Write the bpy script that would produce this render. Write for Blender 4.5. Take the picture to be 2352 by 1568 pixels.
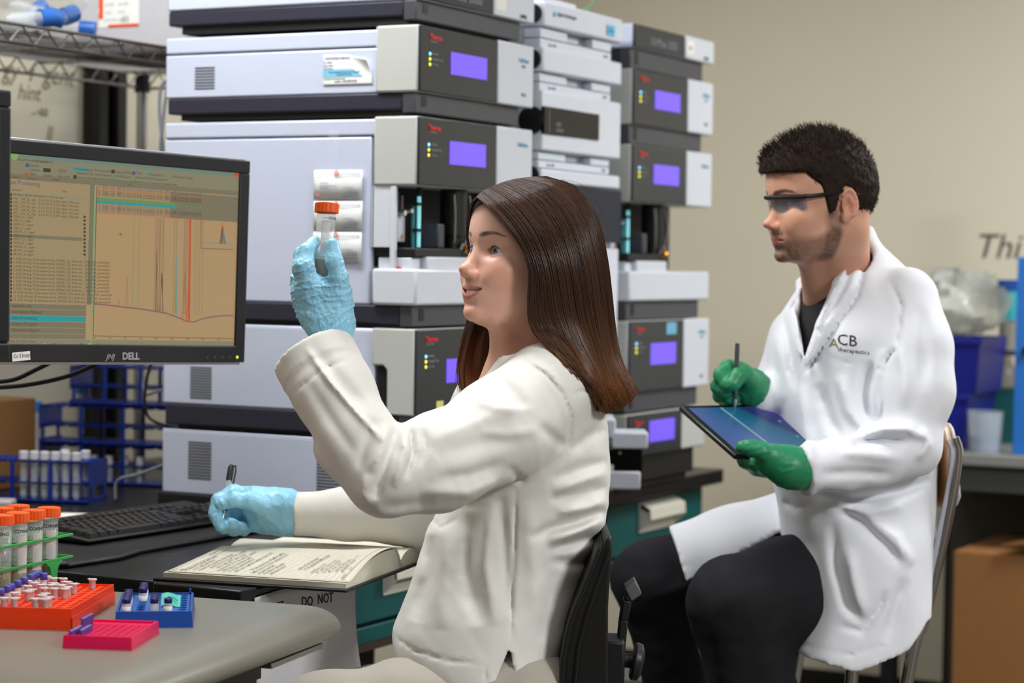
import bpy, bmesh, math, random
import numpy as np
from mathutils import Vector, Matrix

for _o in list(bpy.data.objects):
    bpy.data.objects.remove(_o, do_unlink=True)
SC = bpy.context.scene
COL = SC.collection
random.seed(7)
RNG = np.random.default_rng(11)

# ------------------------------------------------------------------ camera
F, CX, CY = 5000.0, 1176.0, 784.0
YAW, PITCH, ROLL = math.radians(28.0), math.atan(179 / 5000.0), 0.015
CAM = np.array([0.0, 0.0, 1.355])
def _basis():
    f = np.array([-math.sin(YAW) * math.cos(PITCH), math.cos(YAW) * math.cos(PITCH), -math.sin(PITCH)])
    r = np.array([math.cos(YAW), math.sin(YAW), 0.0])
    u = np.cross(r, f)
    c, s = math.cos(ROLL), math.sin(ROLL)
    return f, c * r + s * u, -s * r + c * u
cf, cr, cu = _basis()
def P(px, py, d):
    return CAM + (cf + (px - CX) / F * cr + (CY - py) / F * cu) * d
def PA(px, py, ax, val):
    v = cf + (px - CX) / F * cr + (CY - py) / F * cu
    return CAM + v * ((val - CAM[ax]) / v[ax])

cam_data = bpy.data.cameras.new('camera')
cam = bpy.data.objects.new('camera', cam_data)
COL.objects.link(cam)
SC.camera = cam
M = Matrix(((cr[0], cu[0], -cf[0], CAM[0]), (cr[1], cu[1], -cf[1], CAM[1]), (cr[2], cu[2], -cf[2], CAM[2]), (0, 0, 0, 1)))
cam.matrix_world = M
cam_data.sensor_fit = 'HORIZONTAL'
cam_data.sensor_width = 36.0
cam_data.lens = F / 2352.0 * 36.0
cam_data.clip_start = 0.05
cam_data.clip_end = 60
cam_data.dof.use_dof = True
cam_data.dof.focus_distance = 3.22
cam_data.dof.aperture_fstop = 4.0
cam_data.dof.aperture_blades = 0

# ------------------------------------------------------------------ world, lights, exposure
W = bpy.data.worlds.new('world'); SC.world = W
W.use_nodes = True
_bg = W.node_tree.nodes['Background']
_bg.inputs[0].default_value = (0.80, 0.86, 1.0, 1); _bg.inputs[1].default_value = 0.15
SC.view_settings.view_transform = 'Standard'
SC.view_settings.look = 'None'
SC.view_settings.gamma = 1.0
SC.view_settings.use_curve_mapping = False
SC.view_settings.exposure = 0.05
CEIL = 2.75
# (x, y, size_x, size_y, watts, spread_deg, aim) of unseen lamps added to light the scene; fixtures built further down
ADDED_LAMPS = [
    (-1.25, 1.15, 1.2, 0.6, 8, 180, None),
    (-0.95, 2.5, 1.2, 0.6, 4, 180, None),
    (-0.2, 5.1, 1.2, 0.6, 74, 180, None),
    (-2.35, 2.88, 1.2, 0.4, 35, 180, None),
    (1.8, 1.7, 0.6, 0.9, 165, 180, None),
    (-2.70, 4.75, 0.6, 1.2, 12, 180, None),
]
_i = 0
for (lx, ly, sx, sy, wt, sp, aim) in ADDED_LAMPS:
    ld = bpy.data.lights.new('added_lamp_light', 'AREA'); ld.shape = 'RECTANGLE'
    ld.size = sx - .06; ld.size_y = sy - .06; ld.energy = wt; ld.spread = math.radians(sp)
    ld.color = (0.98, 0.99, 1.0)
    lo = bpy.data.objects.new('added_lamp_light', ld); COL.objects.link(lo)
    lo.location = (lx, ly, CEIL - .03)
    lo['kind'] = 'helper'

# ------------------------------------------------------------------ helpers
def lin(c):
    c = c / 255.0
    return c / 12.92 if c <= 0.04045 else ((c + 0.055) / 1.055) ** 2.4
def col(r, g=None, b=None):
    if isinstance(r, (tuple, list)): r, g, b = r
    return (lin(r), lin(g), lin(b), 1.0)

def tag(o, label=None, cat=None, group=None, kind=None):
    if label: o['label'] = label
    if cat: o['category'] = cat
    if group: o['group'] = group
    if kind: o['kind'] = kind
    return o

def thing(name, label, cat, loc=(0, 0, 0), rz=0.0, group=None, kind=None):
    o = bpy.data.objects.new(name, None); COL.objects.link(o)
    o.empty_display_size = 0.05
    o.location = loc; o.rotation_euler = (0, 0, rz)
    return tag(o, label, cat, group, kind)

def link(name, me, parent=None, loc=None, rot=None):
    o = bpy.data.objects.new(name, me); COL.objects.link(o)
    if parent is not None: o.parent = parent
    if loc is not None: o.location = loc
    if rot is not None: o.rotation_euler = rot
    return o

def copy_tree(o, parent=None):
    c = o.copy(); COL.objects.link(c); c.parent = parent
    for ch in list(o.children):
        copy_tree(ch, c)
    return c

_mats = {}
def mat(name, c, rough=0.5, metal=0.0, spec=0.5, var=0.04, vscale=30.0, bump=0.0, bscale=200.0, trans=0.0, ior=1.45,
        emit=None, estr=0.0, coat=0.0, sss=0.0, sheen=0.0, alpha=1.0, aniso=0.0, rvar=0.0):
    if name in _mats: return _mats[name]
    m = bpy.data.materials.new(name); m.use_nodes = True
    nt = m.node_tree; b = nt.nodes['Principled BSDF']
    cc = col(c)
    tc = nt.nodes.new('ShaderNodeTexCoord')
    nz = nt.nodes.new('ShaderNodeTexNoise'); nz.inputs['Scale'].default_value = vscale; nz.inputs['Detail'].default_value = 4
    nt.links.new(tc.outputs['Object'], nz.inputs['Vector'])
    mx = nt.nodes.new('ShaderNodeMix'); mx.data_type = 'RGBA'
    nt.links.new(nz.outputs['Fac'], mx.inputs['Factor'])
    mx.inputs['A'].default_value = (cc[0] * (1 - var), cc[1] * (1 - var), cc[2] * (1 - var), 1)
    mx.inputs['B'].default_value = (min(1, cc[0] * (1 + var)), min(1, cc[1] * (1 + var)), min(1, cc[2] * (1 + var)), 1)
    nt.links.new(mx.outputs['Result'], b.inputs['Base Color'])
    b.inputs['Roughness'].default_value = rough
    b.inputs['Metallic'].default_value = metal
    b.inputs['Specular IOR Level'].default_value = spec
    b.inputs['Transmission Weight'].default_value = trans
    b.inputs['IOR'].default_value = ior
    b.inputs['Coat Weight'].default_value = coat
    b.inputs['Alpha'].default_value = alpha
    b.inputs['Anisotropic'].default_value = aniso
    if sheen: b.inputs['Sheen Weight'].default_value = sheen
    if sss:
        b.inputs['Subsurface Weight'].default_value = sss
        b.inputs['Subsurface Radius'].default_value = (0.012, 0.005, 0.003)
        b.inputs['Subsurface Scale'].default_value = 0.6
    if emit is not None:
        b.inputs['Emission Color'].default_value = col(emit); b.inputs['Emission Strength'].default_value = estr
    if rvar:
        rr = nt.nodes.new('ShaderNodeMapRange'); rr.inputs['To Min'].default_value = max(0, rough - rvar); rr.inputs['To Max'].default_value = rough + rvar
        nt.links.new(nz.outputs['Fac'], rr.inputs['Value']); nt.links.new(rr.outputs['Result'], b.inputs['Roughness'])
    if bump:
        n2 = nt.nodes.new('ShaderNodeTexNoise'); n2.inputs['Scale'].default_value = bscale; n2.inputs['Detail'].default_value = 3
        nt.links.new(tc.outputs['Object'], n2.inputs['Vector'])
        bp = nt.nodes.new('ShaderNodeBump'); bp.inputs['Strength'].default_value = bump; bp.inputs['Distance'].default_value = 0.002
        nt.links.new(n2.outputs['Fac'], bp.inputs['Height']); nt.links.new(bp.outputs['Normal'], b.inputs['Normal'])
    _mats[name] = m
    return m

def attr_mat(name, rough=0.5, sss=0.0, bump=0.0, bscale=300.0, spec=0.5, sheen=0.0, coat=0.0):
    """material whose colour comes from the mesh colour attribute 'Col' (skin patches, cloth stitching)"""
    if name in _mats: return _mats[name]
    m = mat(name, (200, 200, 200), rough=rough, sss=sss, bump=bump, bscale=bscale, spec=spec, sheen=sheen, coat=coat)
    nt = m.node_tree; b = nt.nodes['Principled BSDF']
    at = nt.nodes.new('ShaderNodeAttribute'); at.attribute_name = 'Col'
    nt.links.new(at.outputs['Color'], b.inputs['Base Color'])
    return m

def set_col(me, arr):
    a = me.color_attributes.new('Col', 'FLOAT_COLOR', 'POINT')
    a.data.foreach_set('color', np.asarray(arr, dtype=np.float32).ravel())

class MB:
    """collects shapes and links them as ONE mesh object"""
    def __init__(s): s.v = []; s.f = []; s.m = []; s.cm = 0
    def add(s, vs, fs):
        n = len(s.v); s.v.extend([tuple(map(float, v)) for v in vs])
        for f in fs: s.f.append(tuple(n + i for i in f)); s.m.append(s.cm)
        return s
    def box(s, x0, x1, y0, y1, z0, z1):
        return s.add([(x0,y0,z0),(x1,y0,z0),(x1,y1,z0),(x0,y1,z0),(x0,y0,z1),(x1,y0,z1),(x1,y1,z1),(x0,y1,z1)],
                     [(3,2,1,0),(4,5,6,7),(0,1,5,4),(1,2,6,5),(2,3,7,6),(3,0,4,7)])
    def boxc(s, c, sx, sy, sz): 
        return s.box(c[0]-sx/2, c[0]+sx/2, c[1]-sy/2, c[1]+sy/2, c[2]-sz/2, c[2]+sz/2)
    def obox(s, c, ax, ay, az):
        """oriented box: centre and three half-axis vectors"""
        c = np.array(c); ax, ay, az = map(np.array, (ax, ay, az)); vs = []
        for sz in (-1, 1):
            for sx, sy in ((-1,-1),(1,-1),(1,1),(-1,1)): vs.append(c + sx*ax + sy*ay + sz*az)
        return s.add(vs, [(3,2,1,0),(4,5,6,7),(0,1,5,4),(1,2,6,5),(2,3,7,6),(3,0,4,7)])
    def prism(s, poly, a, b, axis='z'):
        """polygon (list of 2D) extruded from a to b along axis"""
        n = len(poly)
        def pt(p, t):
            if axis == 'z': return (p[0], p[1], t)
            if axis == 'y': return (p[0], t, p[1])
            return (t, p[0], p[1])
        vs = [pt(p, a) for p in poly] + [pt(p, b) for p in poly]
        fs = [tuple(range(n))[::-1], tuple(range(n, 2*n))] + [(i, (i+1) % n, n+(i+1) % n, n+i) for i in range(n)]
        return s.add(vs, fs)
    def cyl(s, p0, p1, r0, r1=None, n=16, caps=True):
        r1 = r0 if r1 is None else r1
        p0 = np.array(p0, float); p1 = np.array(p1, float); d = p1 - p0; d /= np.linalg.norm(d) + 1e-12
        a = np.cross(d, (0,0,1) if abs(d[2]) < .9 else (1,0,0)); a /= np.linalg.norm(a); b = np.cross(d, a)
        vs = []
        for p, r in ((p0, r0), (p1, r1)):
            for i in range(n):
                t = 2*math.pi*i/n; vs.append(p + r*(math.cos(t)*a + math.sin(t)*b))
        fs = [(i, (i+1) % n, n+(i+1) % n, n+i) for i in range(n)]
        if caps: fs += [tuple(range(n))[::-1], tuple(range(n, 2*n))]
        return s.add(vs, fs)
    def lathe(s, prof, n=24, c=(0,0,0), axis=(0,0,1), caps=True):
        """profile [(r, h)...] turned about axis through c"""
        c = np.array(c, float); d = np.array(axis, float); d /= np.linalg.norm(d)
        a = np.cross(d, (0,0,1) if abs(d[2]) < .9 else (1,0,0)); a /= np.linalg.norm(a); b = np.cross(d, a)
        vs = []; fs = []; k = len(prof)
        for (r, h) in prof:
            for i in range(n):
                t = 2*math.pi*i/n; vs.append(c + d*h + max(r, 1e-5)*(math.cos(t)*a + math.sin(t)*b))
        for j in range(k-1):
            for i in range(n): fs.append((j*n+i, j*n+(i+1) % n, (j+1)*n+(i+1) % n, (j+1)*n+i))
        if caps: fs += [tuple(range(n))[::-1], tuple(range((k-1)*n, k*n))]
        return s.add(vs, fs)
    def tube(s, pts, r, n=8, caps=True, flat=1.0):
        pts = [np.array(p, float) for p in pts]; k = len(pts)
        rs = r if isinstance(r, (list, tuple, np.ndarray)) else [r]*k
        vs = []; fs = []; prev = None
        for j in range(k):
            d = pts[min(j+1, k-1)] - pts[max(j-1, 0)]; d /= np.linalg.norm(d) + 1e-12
            if prev is None: a = np.cross(d, (0,0,1) if abs(d[2]) < .9 else (1,0,0))
            else: a = prev - d*np.dot(prev, d)
            a /= np.linalg.norm(a) + 1e-12; prev = a; b = np.cross(d, a)
            for i in range(n):
                t = 2*math.pi*i/n; vs.append(pts[j] + rs[j]*(math.cos(t)*a + flat*math.sin(t)*b))
        for j in range(k-1):
            for i in range(n): fs.append((j*n+i, j*n+(i+1) % n, (j+1)*n+(i+1) % n, (j+1)*n+i))
        if caps: fs += [tuple(range(n))[::-1], tuple(range((k-1)*n, k*n))]
        return s.add(vs, fs)
    def grid(s, fn, nu, nv):
        """surface fn(u,v) sampled on a grid"""
        vs = [fn(i/(nu-1), j/(nv-1)) for j in range(nv) for i in range(nu)]
        fs = [(j*nu+i, j*nu+i+1, (j+1)*nu+i+1, (j+1)*nu+i) for j in range(nv-1) for i in range(nu-1)]
        return s.add(vs, fs)
    def mesh(s, name, mats):
        me = bpy.data.meshes.new(name); me.from_pydata(s.v, [], s.f)
        mats = mats if isinstance(mats, (list, tuple)) else [mats]
        for m in mats: me.materials.append(m)
        if len(mats) > 1: me.polygons.foreach_set('material_index', s.m)
        bm = bmesh.new(); bm.from_mesh(me); bmesh.ops.recalc_face_normals(bm, faces=bm.faces); bm.to_mesh(me); bm.free()
        return me
    def build(s, name, mats, parent=None, bevel=0.0, seg=2, smooth=False, loc=None, rot=None, solid=0.0, sub=0):
        me = s.mesh(name, mats)
        o = link(name, me, parent, loc, rot)
        finish(o, bevel, seg, smooth, solid, sub)
        return o

def finish(o, bevel=0.0, seg=2, smooth=False, solid=0.0, sub=0):
    me = o.data
    if solid:
        md = o.modifiers.new('solid', 'SOLIDIFY'); md.thickness = solid; md.offset = -1
    if sub:
        md = o.modifiers.new('sub', 'SUBSURF'); md.levels = sub; md.render_levels = sub
    if bevel:
        md = o.modifiers.new('bevel', 'BEVEL'); md.width = bevel; md.segments = seg; md.limit_method = 'ANGLE'; md.angle_limit = math.radians(40)
        md.harden_normals = False
    if smooth or bevel or sub:
        me.polygons.foreach_set('use_smooth', [True]*len(me.polygons))
        try: me.set_sharp_from_angle(angle=math.radians(38))
        except Exception: pass

def text(name, body, size, m, parent, origin, ux, uy, depth=0.0006, shear=0.0, align='LEFT', bold=0.0, sx=1.0):
    """lettering as real, slightly raised mesh: origin is the baseline start; ux/uy its right and up directions"""
    cu_ = bpy.data.curves.new(name, 'FONT'); cu_.body = body; cu_.size = size; cu_.extrude = depth; cu_.align_x = align
    cu_.shear = shear; cu_.offset = bold; cu_.resolution_u = 3
    t = bpy.data.objects.new(name, cu_); COL.objects.link(t)
    me = bpy.data.meshes.new_from_object(t)
    bpy.data.objects.remove(t, do_unlink=True)
    me.materials.clear(); me.materials.append(m)
    me.name = name
    ux = Vector(ux).normalized(); uy = Vector(uy).normalized(); uz = ux.cross(uy)
    mw = Matrix(((ux.x*sx, uy.x, uz.x, origin[0]), (ux.y*sx, uy.y, uz.y, origin[1]), (ux.z*sx, uy.z, uz.z, origin[2]), (0,0,0,1)))
    me.transform(mw)
    return link(name, me, parent)

def smoothstep(a, b, x):
    t = np.clip((x-a)/(b-a), 0, 1); return t*t*(3-2*t)

# ------------------------------------------------------------------ shared materials
M_white = mat('instrument_white', (206, 211, 220), rough=.38, var=.02)
M_side = mat('instrument_side_paint', (206, 214, 236), rough=.38, metal=.2, var=.02, spec=.5)
M_side_grey = mat('instrument_side_grey', (158, 160, 168), rough=.30, metal=.35, var=.03)
M_bezel = mat('instrument_bezel_grey', (186, 188, 184), rough=.42, var=.02)
M_panel = mat('instrument_front_charcoal', (44, 47, 51), rough=.28, var=.04, spec=.3)
M_strip = mat('strip_charcoal', (66, 67, 74), rough=.45, var=.06)
M_strip_side = mat('strip_side_blue_black', (40, 40, 56), rough=.5, var=.15, vscale=12)
M_black = mat('black_plastic', (16, 16, 17), rough=.5, var=.1)
M_dark = mat('dark_cavity', (8, 8, 9), rough=.7)
M_lcd = mat('lcd_violet', (96, 70, 200), rough=.3, emit=(104, 78, 214), estr=.75)
M_led_b = mat('led_blue', (110, 190, 255), emit=(120, 195, 255), estr=2.2)
M_led_y = mat('led_yellow', (235, 225, 60), emit=(230, 225, 50), estr=1.3)
M_red = mat('print_red', (214, 40, 36), rough=.5)
M_print_grey = mat('print_grey', (132, 134, 138), rough=.5)
M_print_blue = mat('print_blue', (110, 160, 190), rough=.5)
M_chrome = mat('chrome', (200, 200, 205), rough=.14, metal=1.0, var=.02)
M_steel = mat('brushed_steel', (150, 148, 144), rough=.32, metal=1.0)
M_paper = mat('paper_white', (236, 233, 226), rough=.8, var=.02)
M_ink = mat('ink_black', (24, 24, 28), rough=.6)
M_teal = mat('teal_paint', (14, 82, 82), rough=.38, var=.05)
M_bench = mat('black_resin', (20, 20, 22), rough=.35, var=.15, rvar=.08)
# ------------------------------------------------------------------ the room
M_wall = mat('wall_paint_beige', (208, 201, 181), rough=.55, var=.02, vscale=3, bump=.05, bscale=120)
M_floor = mat('floor_vinyl', (84, 78, 70), rough=.45, var=.1, vscale=8)
M_ceil = mat('ceiling_white', (214, 213, 208), rough=.9)
M_wall2 = mat('wall_paint_taupe', (138, 130, 116), rough=.6, var=.02, vscale=3)
XL, YB, XR, YF = -3.32, 6.45, 4.2, -2.2
for nm, a in (('floor', (XL-.1, XR+.1, YF-.1, YB+.1, -.1, 0)), ('ceiling', (XL-.1, XR+.1, YF-.1, YB+.1, CEIL, CEIL+.1)),
              ('wall_back', (XL-.1, XR+.1, YB, YB+.1, 0, CEIL)), ('wall_left', (XL-.1, XL, YF, YB, 0, CEIL)),
              ('wall_right', (XR, XR+.1, YF, YB, 0, CEIL)), ('wall_front', (XL-.1, XR+.1, YF-.1, YF, 0, CEIL))):
    o = MB().box(*a).build(nm, M_floor if nm == 'floor' else M_ceil if nm == 'ceiling' else M_wall2 if nm in ('wall_right', 'wall_front') else M_wall)
    tag(o, kind='structure', label={'floor': 'brown grey vinyl floor of the laboratory', 'ceiling': 'white ceiling of the laboratory',
        'wall_back': 'beige back wall with marker writing', 'wall_left': 'beige side wall behind the wire shelf',
        'wall_right': 'taupe wall on the right of the room', 'wall_front': 'taupe wall behind the camera'}[nm])
for k, (x0, x1, y0, y1) in enumerate(((XL, XL+.012, YF, YB), (XL, XR, YB-.012, YB))):
    tag(MB().box(x0, x1, y0, y1, 0, .1).build('baseboard_left' if k == 0 else 'baseboard_back', M_black), kind='structure', label='black rubber baseboard along the wall')
# added fixtures (frame and diffuser) dressing the unseen area lights
M_diff = mat('added_lamp_diffuser', (250, 250, 245), emit=(255, 248, 236), estr=1.2)
for k, (lx, ly, sx, sy, wt, sp, aim) in enumerate(ADDED_LAMPS):
    t = thing('added_ceiling_light', ['added unseen ceiling panel light over the front desk', 'added unseen ceiling panel light over the woman', 'added unseen ceiling panel light near the back wall',
              'added unseen ceiling panel light over the monitors', 'added unseen ceiling panel light on the right side of the room', 'added unseen ceiling panel light behind the instrument stacks'][k], 'ceiling light', (lx, ly, CEIL), group='added ceiling panel lights')
    fr = MB()
    for (a, b, c, d) in ((-sx/2, sx/2, -sy/2, -sy/2+.03), (-sx/2, sx/2, sy/2-.03, sy/2), (-sx/2, -sx/2+.03, -sy/2, sy/2), (sx/2-.03, sx/2, -sy/2, sy/2)):
        fr.box(a, b, c, d, -.035, 0)
    fr.build('frame', M_white, t, bevel=.003)
    MB().box(-sx/2+.03, sx/2-.03, -sy/2+.03, sy/2-.03, -.02, -.005).build('diffuser', M_diff, t)
# black upright channel on the left wall and marker writing on both walls
_a = PA(205, 250, 0, XL+.02); _b = PA(270, 250, 0, XL+.02)
t = thing('wall_channel', 'black vertical metal channel on the beige wall behind the wire shelf', 'wall channel', (XL, (_a[1]+_b[1])/2, 0))
_w = (_b[1]-_a[1])/2
MB().box(0.001, .02, -_w, _w, .85, CEIL-.3).build('back_plate', M_black, t)
MB().box(.02, .05, -_w, -_w*.35, .85, CEIL-.3).box(.02, .05, _w*.35, _w, .85, CEIL-.3).build('flange', M_black, t, bevel=.003)
M_marker = mat('marker_ink', (126, 120, 92), rough=.7)
M_marker2 = mat('marker_ink_dark', (52, 50, 44), rough=.7)
def marker(name, body, px, py, size, onback, label, mm):
    if onback:
        p = PA(px, py, 1, YB-.001); ux, uy = (1, 0, 0), (0, 0, 1)
    else:
        p = PA(px, py, 0, XL+.001); ux, uy = (0, 1, 0), (0, 0, 1)
    o = text(name, body, size, mm, None, p, ux, uy, depth=.0004, shear=.25)
    tag(o, label, 'writing')
marker('marker_writing', 'Thi', 2236, 592, .105, True, 'handwritten letters Thi in black marker on the back wall', M_marker2)
marker('marker_writing', 'gy  f  gent', 5, 178, .062, False, 'topmost line of faint marker handwriting on the left wall', M_marker)
marker('marker_writing', 'hint', 40, 226, .05, False, 'short faint marker word below the top line on the left wall', M_marker)
marker('marker_writing', '..-aa', 72, 262, .035, False, 'faint marker dashes at the lower part of the left wall', M_marker)
marker('marker_writing', 'll', 105, 322, .05, False, 'slanted marker strokes just above the monitor on the left wall', M_marker)
marker('marker_writing', '\\', 1522, 556, .06, True, 'small marker stroke on the back wall beside the right instrument stack', M_marker)
# ------------------------------------------------------------------ instrument stacks
XFRONT, YL, YR, YM = -1.99, 3.376, 4.286, 3.862
WID = .437
def led_row(t, y, z, dz=.0095, r=.0032):
    for k, m in enumerate((M_led_b, M_led_y, M_led_y)):
        MB().lathe([(0, 0), (r, 0), (r*.8, .0012), (0, .0016)], n=12, c=(0.0005, y, z-k*dz), axis=(1, 0, 0)).build('status_light', m, t, smooth=True)
        text('print', ('POWER', 'CONNECTED', 'STATUS')[k], .0062, M_print_grey, t, (.0006, y+.008, z-k*dz-.002), (0, 1, 0), (0, 0, 1))
def vent(t, x0, x1, z0, z1, n, y=.0072):
    pitch = (z1-z0)/n
    v = MB()
    for k in range(n):
        v.box(x0, x1, y, y+.0015, z0+k*pitch, z0+k*pitch+pitch*.42)
    v.build('vent_slots', M_dark, t)
def thermo(name, label, cat, x, y, z, h, body=True, seam=None, vents=(), led=True, lcdz=None, name_print=True, notch=False, group=None, lid=None, sticker=None, white_right=True, aer=None):
    """one module of the tall dark-fronted stacks: painted body, wrap-round bezel, charcoal front, light end piece, lamp row, display"""
    t = thing(name, label, cat, (x, y, z), group=group)
    s = lid if lid is not None else h*.69
    b = MB().box(-.57, -.092, .008, WID-.008, 0, s-.0012); 
    b.build('body', M_side, t, bevel=.003)
    MB().box(-.57, -.092, .008, WID-.008, s+.0012, h-.006).build('lid', M_side, t, bevel=.003)
    MB().box(-.565, -.1, .010, WID-.01, s-.002, s+.002).build('seam', M_black, t)
    if notch:
        prof = [(-.094, .42*h+.02), (-.094, h), (-.004, h), (-.004, 0), (-.068, 0), (-.068, .53*h), (-.0805, .53*h+.001)]
        prof = [(-.094, h), (-.004, h), (-.004, 0), (-.062, 0), (-.062, .52*h), (-.07, .57*h), (-.094, .57*h)]
        MB().prism(prof, 0, WID, 'y').build('bezel', M_bezel, t, bevel=.003)
        MB().box(-.084, -.066, .006, .012, .15*h, .56*h).build('grip_slot', M_dark, t)
    else:
        MB().box(-.094, -.004, 0, WID, 0, h).build('bezel', M_bezel, t, bevel=.004)
    MB().box(-.006, 0, .0015, .292, .0015, h-.0015).build('front_panel', M_panel, t, bevel=.0015)
    if white_right:
        MB().box(-.006, .002, .2925, WID, 0, h).build('end_panel', M_white, t, bevel=.003)
        text('print', 'UltiMate', .0125, M_print_blue, t, (.0023, .372, h-.035), (0, 1, 0), (0, 0, 1), shear=.2)
        text('print', '3000', .008, M_print_blue, t, (.0023, .385, h-.045), (0, 1, 0), (0, 0, 1))
        text('print', 'RSLC', .010, M_print_grey, t, (.0023, .385, .02), (0, 1, 0), (0, 0, 1))
    if name_print:
        text('maker_name', 'Thermo', .0135, M_red, t, (.0006, .032, h-.0235), (0, 1, 0), (0, 0, 1), bold=.0004)
        text('print', 'SCIENTIFIC', .0058, M_print_grey, t, (.0006, .034, h-.030), (0, 1, 0), (0, 0, 1))
    if led: led_row(t, .034, h-.05)
    if lcdz:
        d = MB().box(-.002, .0012, .110, .248, lcdz[0], lcdz[1]).build('display', M_lcd, t)
    for v in vents: vent(t, *v)
    if sticker:
        MB().box(.0002, .0008, *sticker[0]).build('sticker', sticker[1], t)
    return t
def tray(label, x, y, z, h, group, gap=.012):
    """dark tray between two modules"""
    t = thing('stacking_tray', label, 'tray', (x, y, z), group=group)
    MB().box(-.563, -.04, .006, WID-.04, gap, h-.0005).build('side_rail', M_strip_side, t, bevel=.003)
    MB().box(-.0385, -.012, .004, WID-.035, gap*.5, h-.0005).build('front_rail', M_strip, t, bevel=.002)
    MB().box(-.535, -.03, .012, WID-.045, 0, gap).build('foot', M_dark, t)
    MB().box(-.0122, -.0112, .027, .045, gap+.006, h-.006).build('latch', M_black, t)
    return t
def solvent_rack(label, x, y, z, h, group):
    t = thing('solvent_rack', label, 'instrument', (x, y, z), group=group)
    MB().box(-.565, -.005, .004, WID-.004, 0, h).build('body', M_side, t, bevel=.004)
    MB().box(-.006, 0, .0015, .272, .0015, h-.0015).build('front_panel', M_panel, t, bevel=.0015)
    MB().box(-.006, .002, .2725, WID, 0, h).build('end_panel', M_white, t, bevel=.003)
    MB().box(.002, .0024, .28, .318, .012, h-.01).build('sticker', M_paper, t)
    text('print', 'DEG', .009, M_print_grey, t, (.0026, .288, h-.03), (0, 1, 0), (0, 0, 1))
    text('print', '(-SRD)', .010, M_ink, t, (.0023, .375, .006), (0, 1, 0), (0, 0, 1))
    text('print', 'UltiMate 3000', .026, M_print_grey, t, (.0006, .075, .012), (0, 1, 0), (0, 0, 1), shear=.15)
    return t
M_syr = mat('syringe_blue_glow', (150, 230, 236), rough=.2, emit=(130, 225, 232), estr=.55)
M_gold = mat('brass_fitting', (214, 150, 60), rough=.25, metal=1)
M_tealglass = mat('bay_teal_edge', (70, 140, 145), rough=.3)
M_warn = mat('warning_orange', (232, 150, 40), rough=.5)
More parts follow.
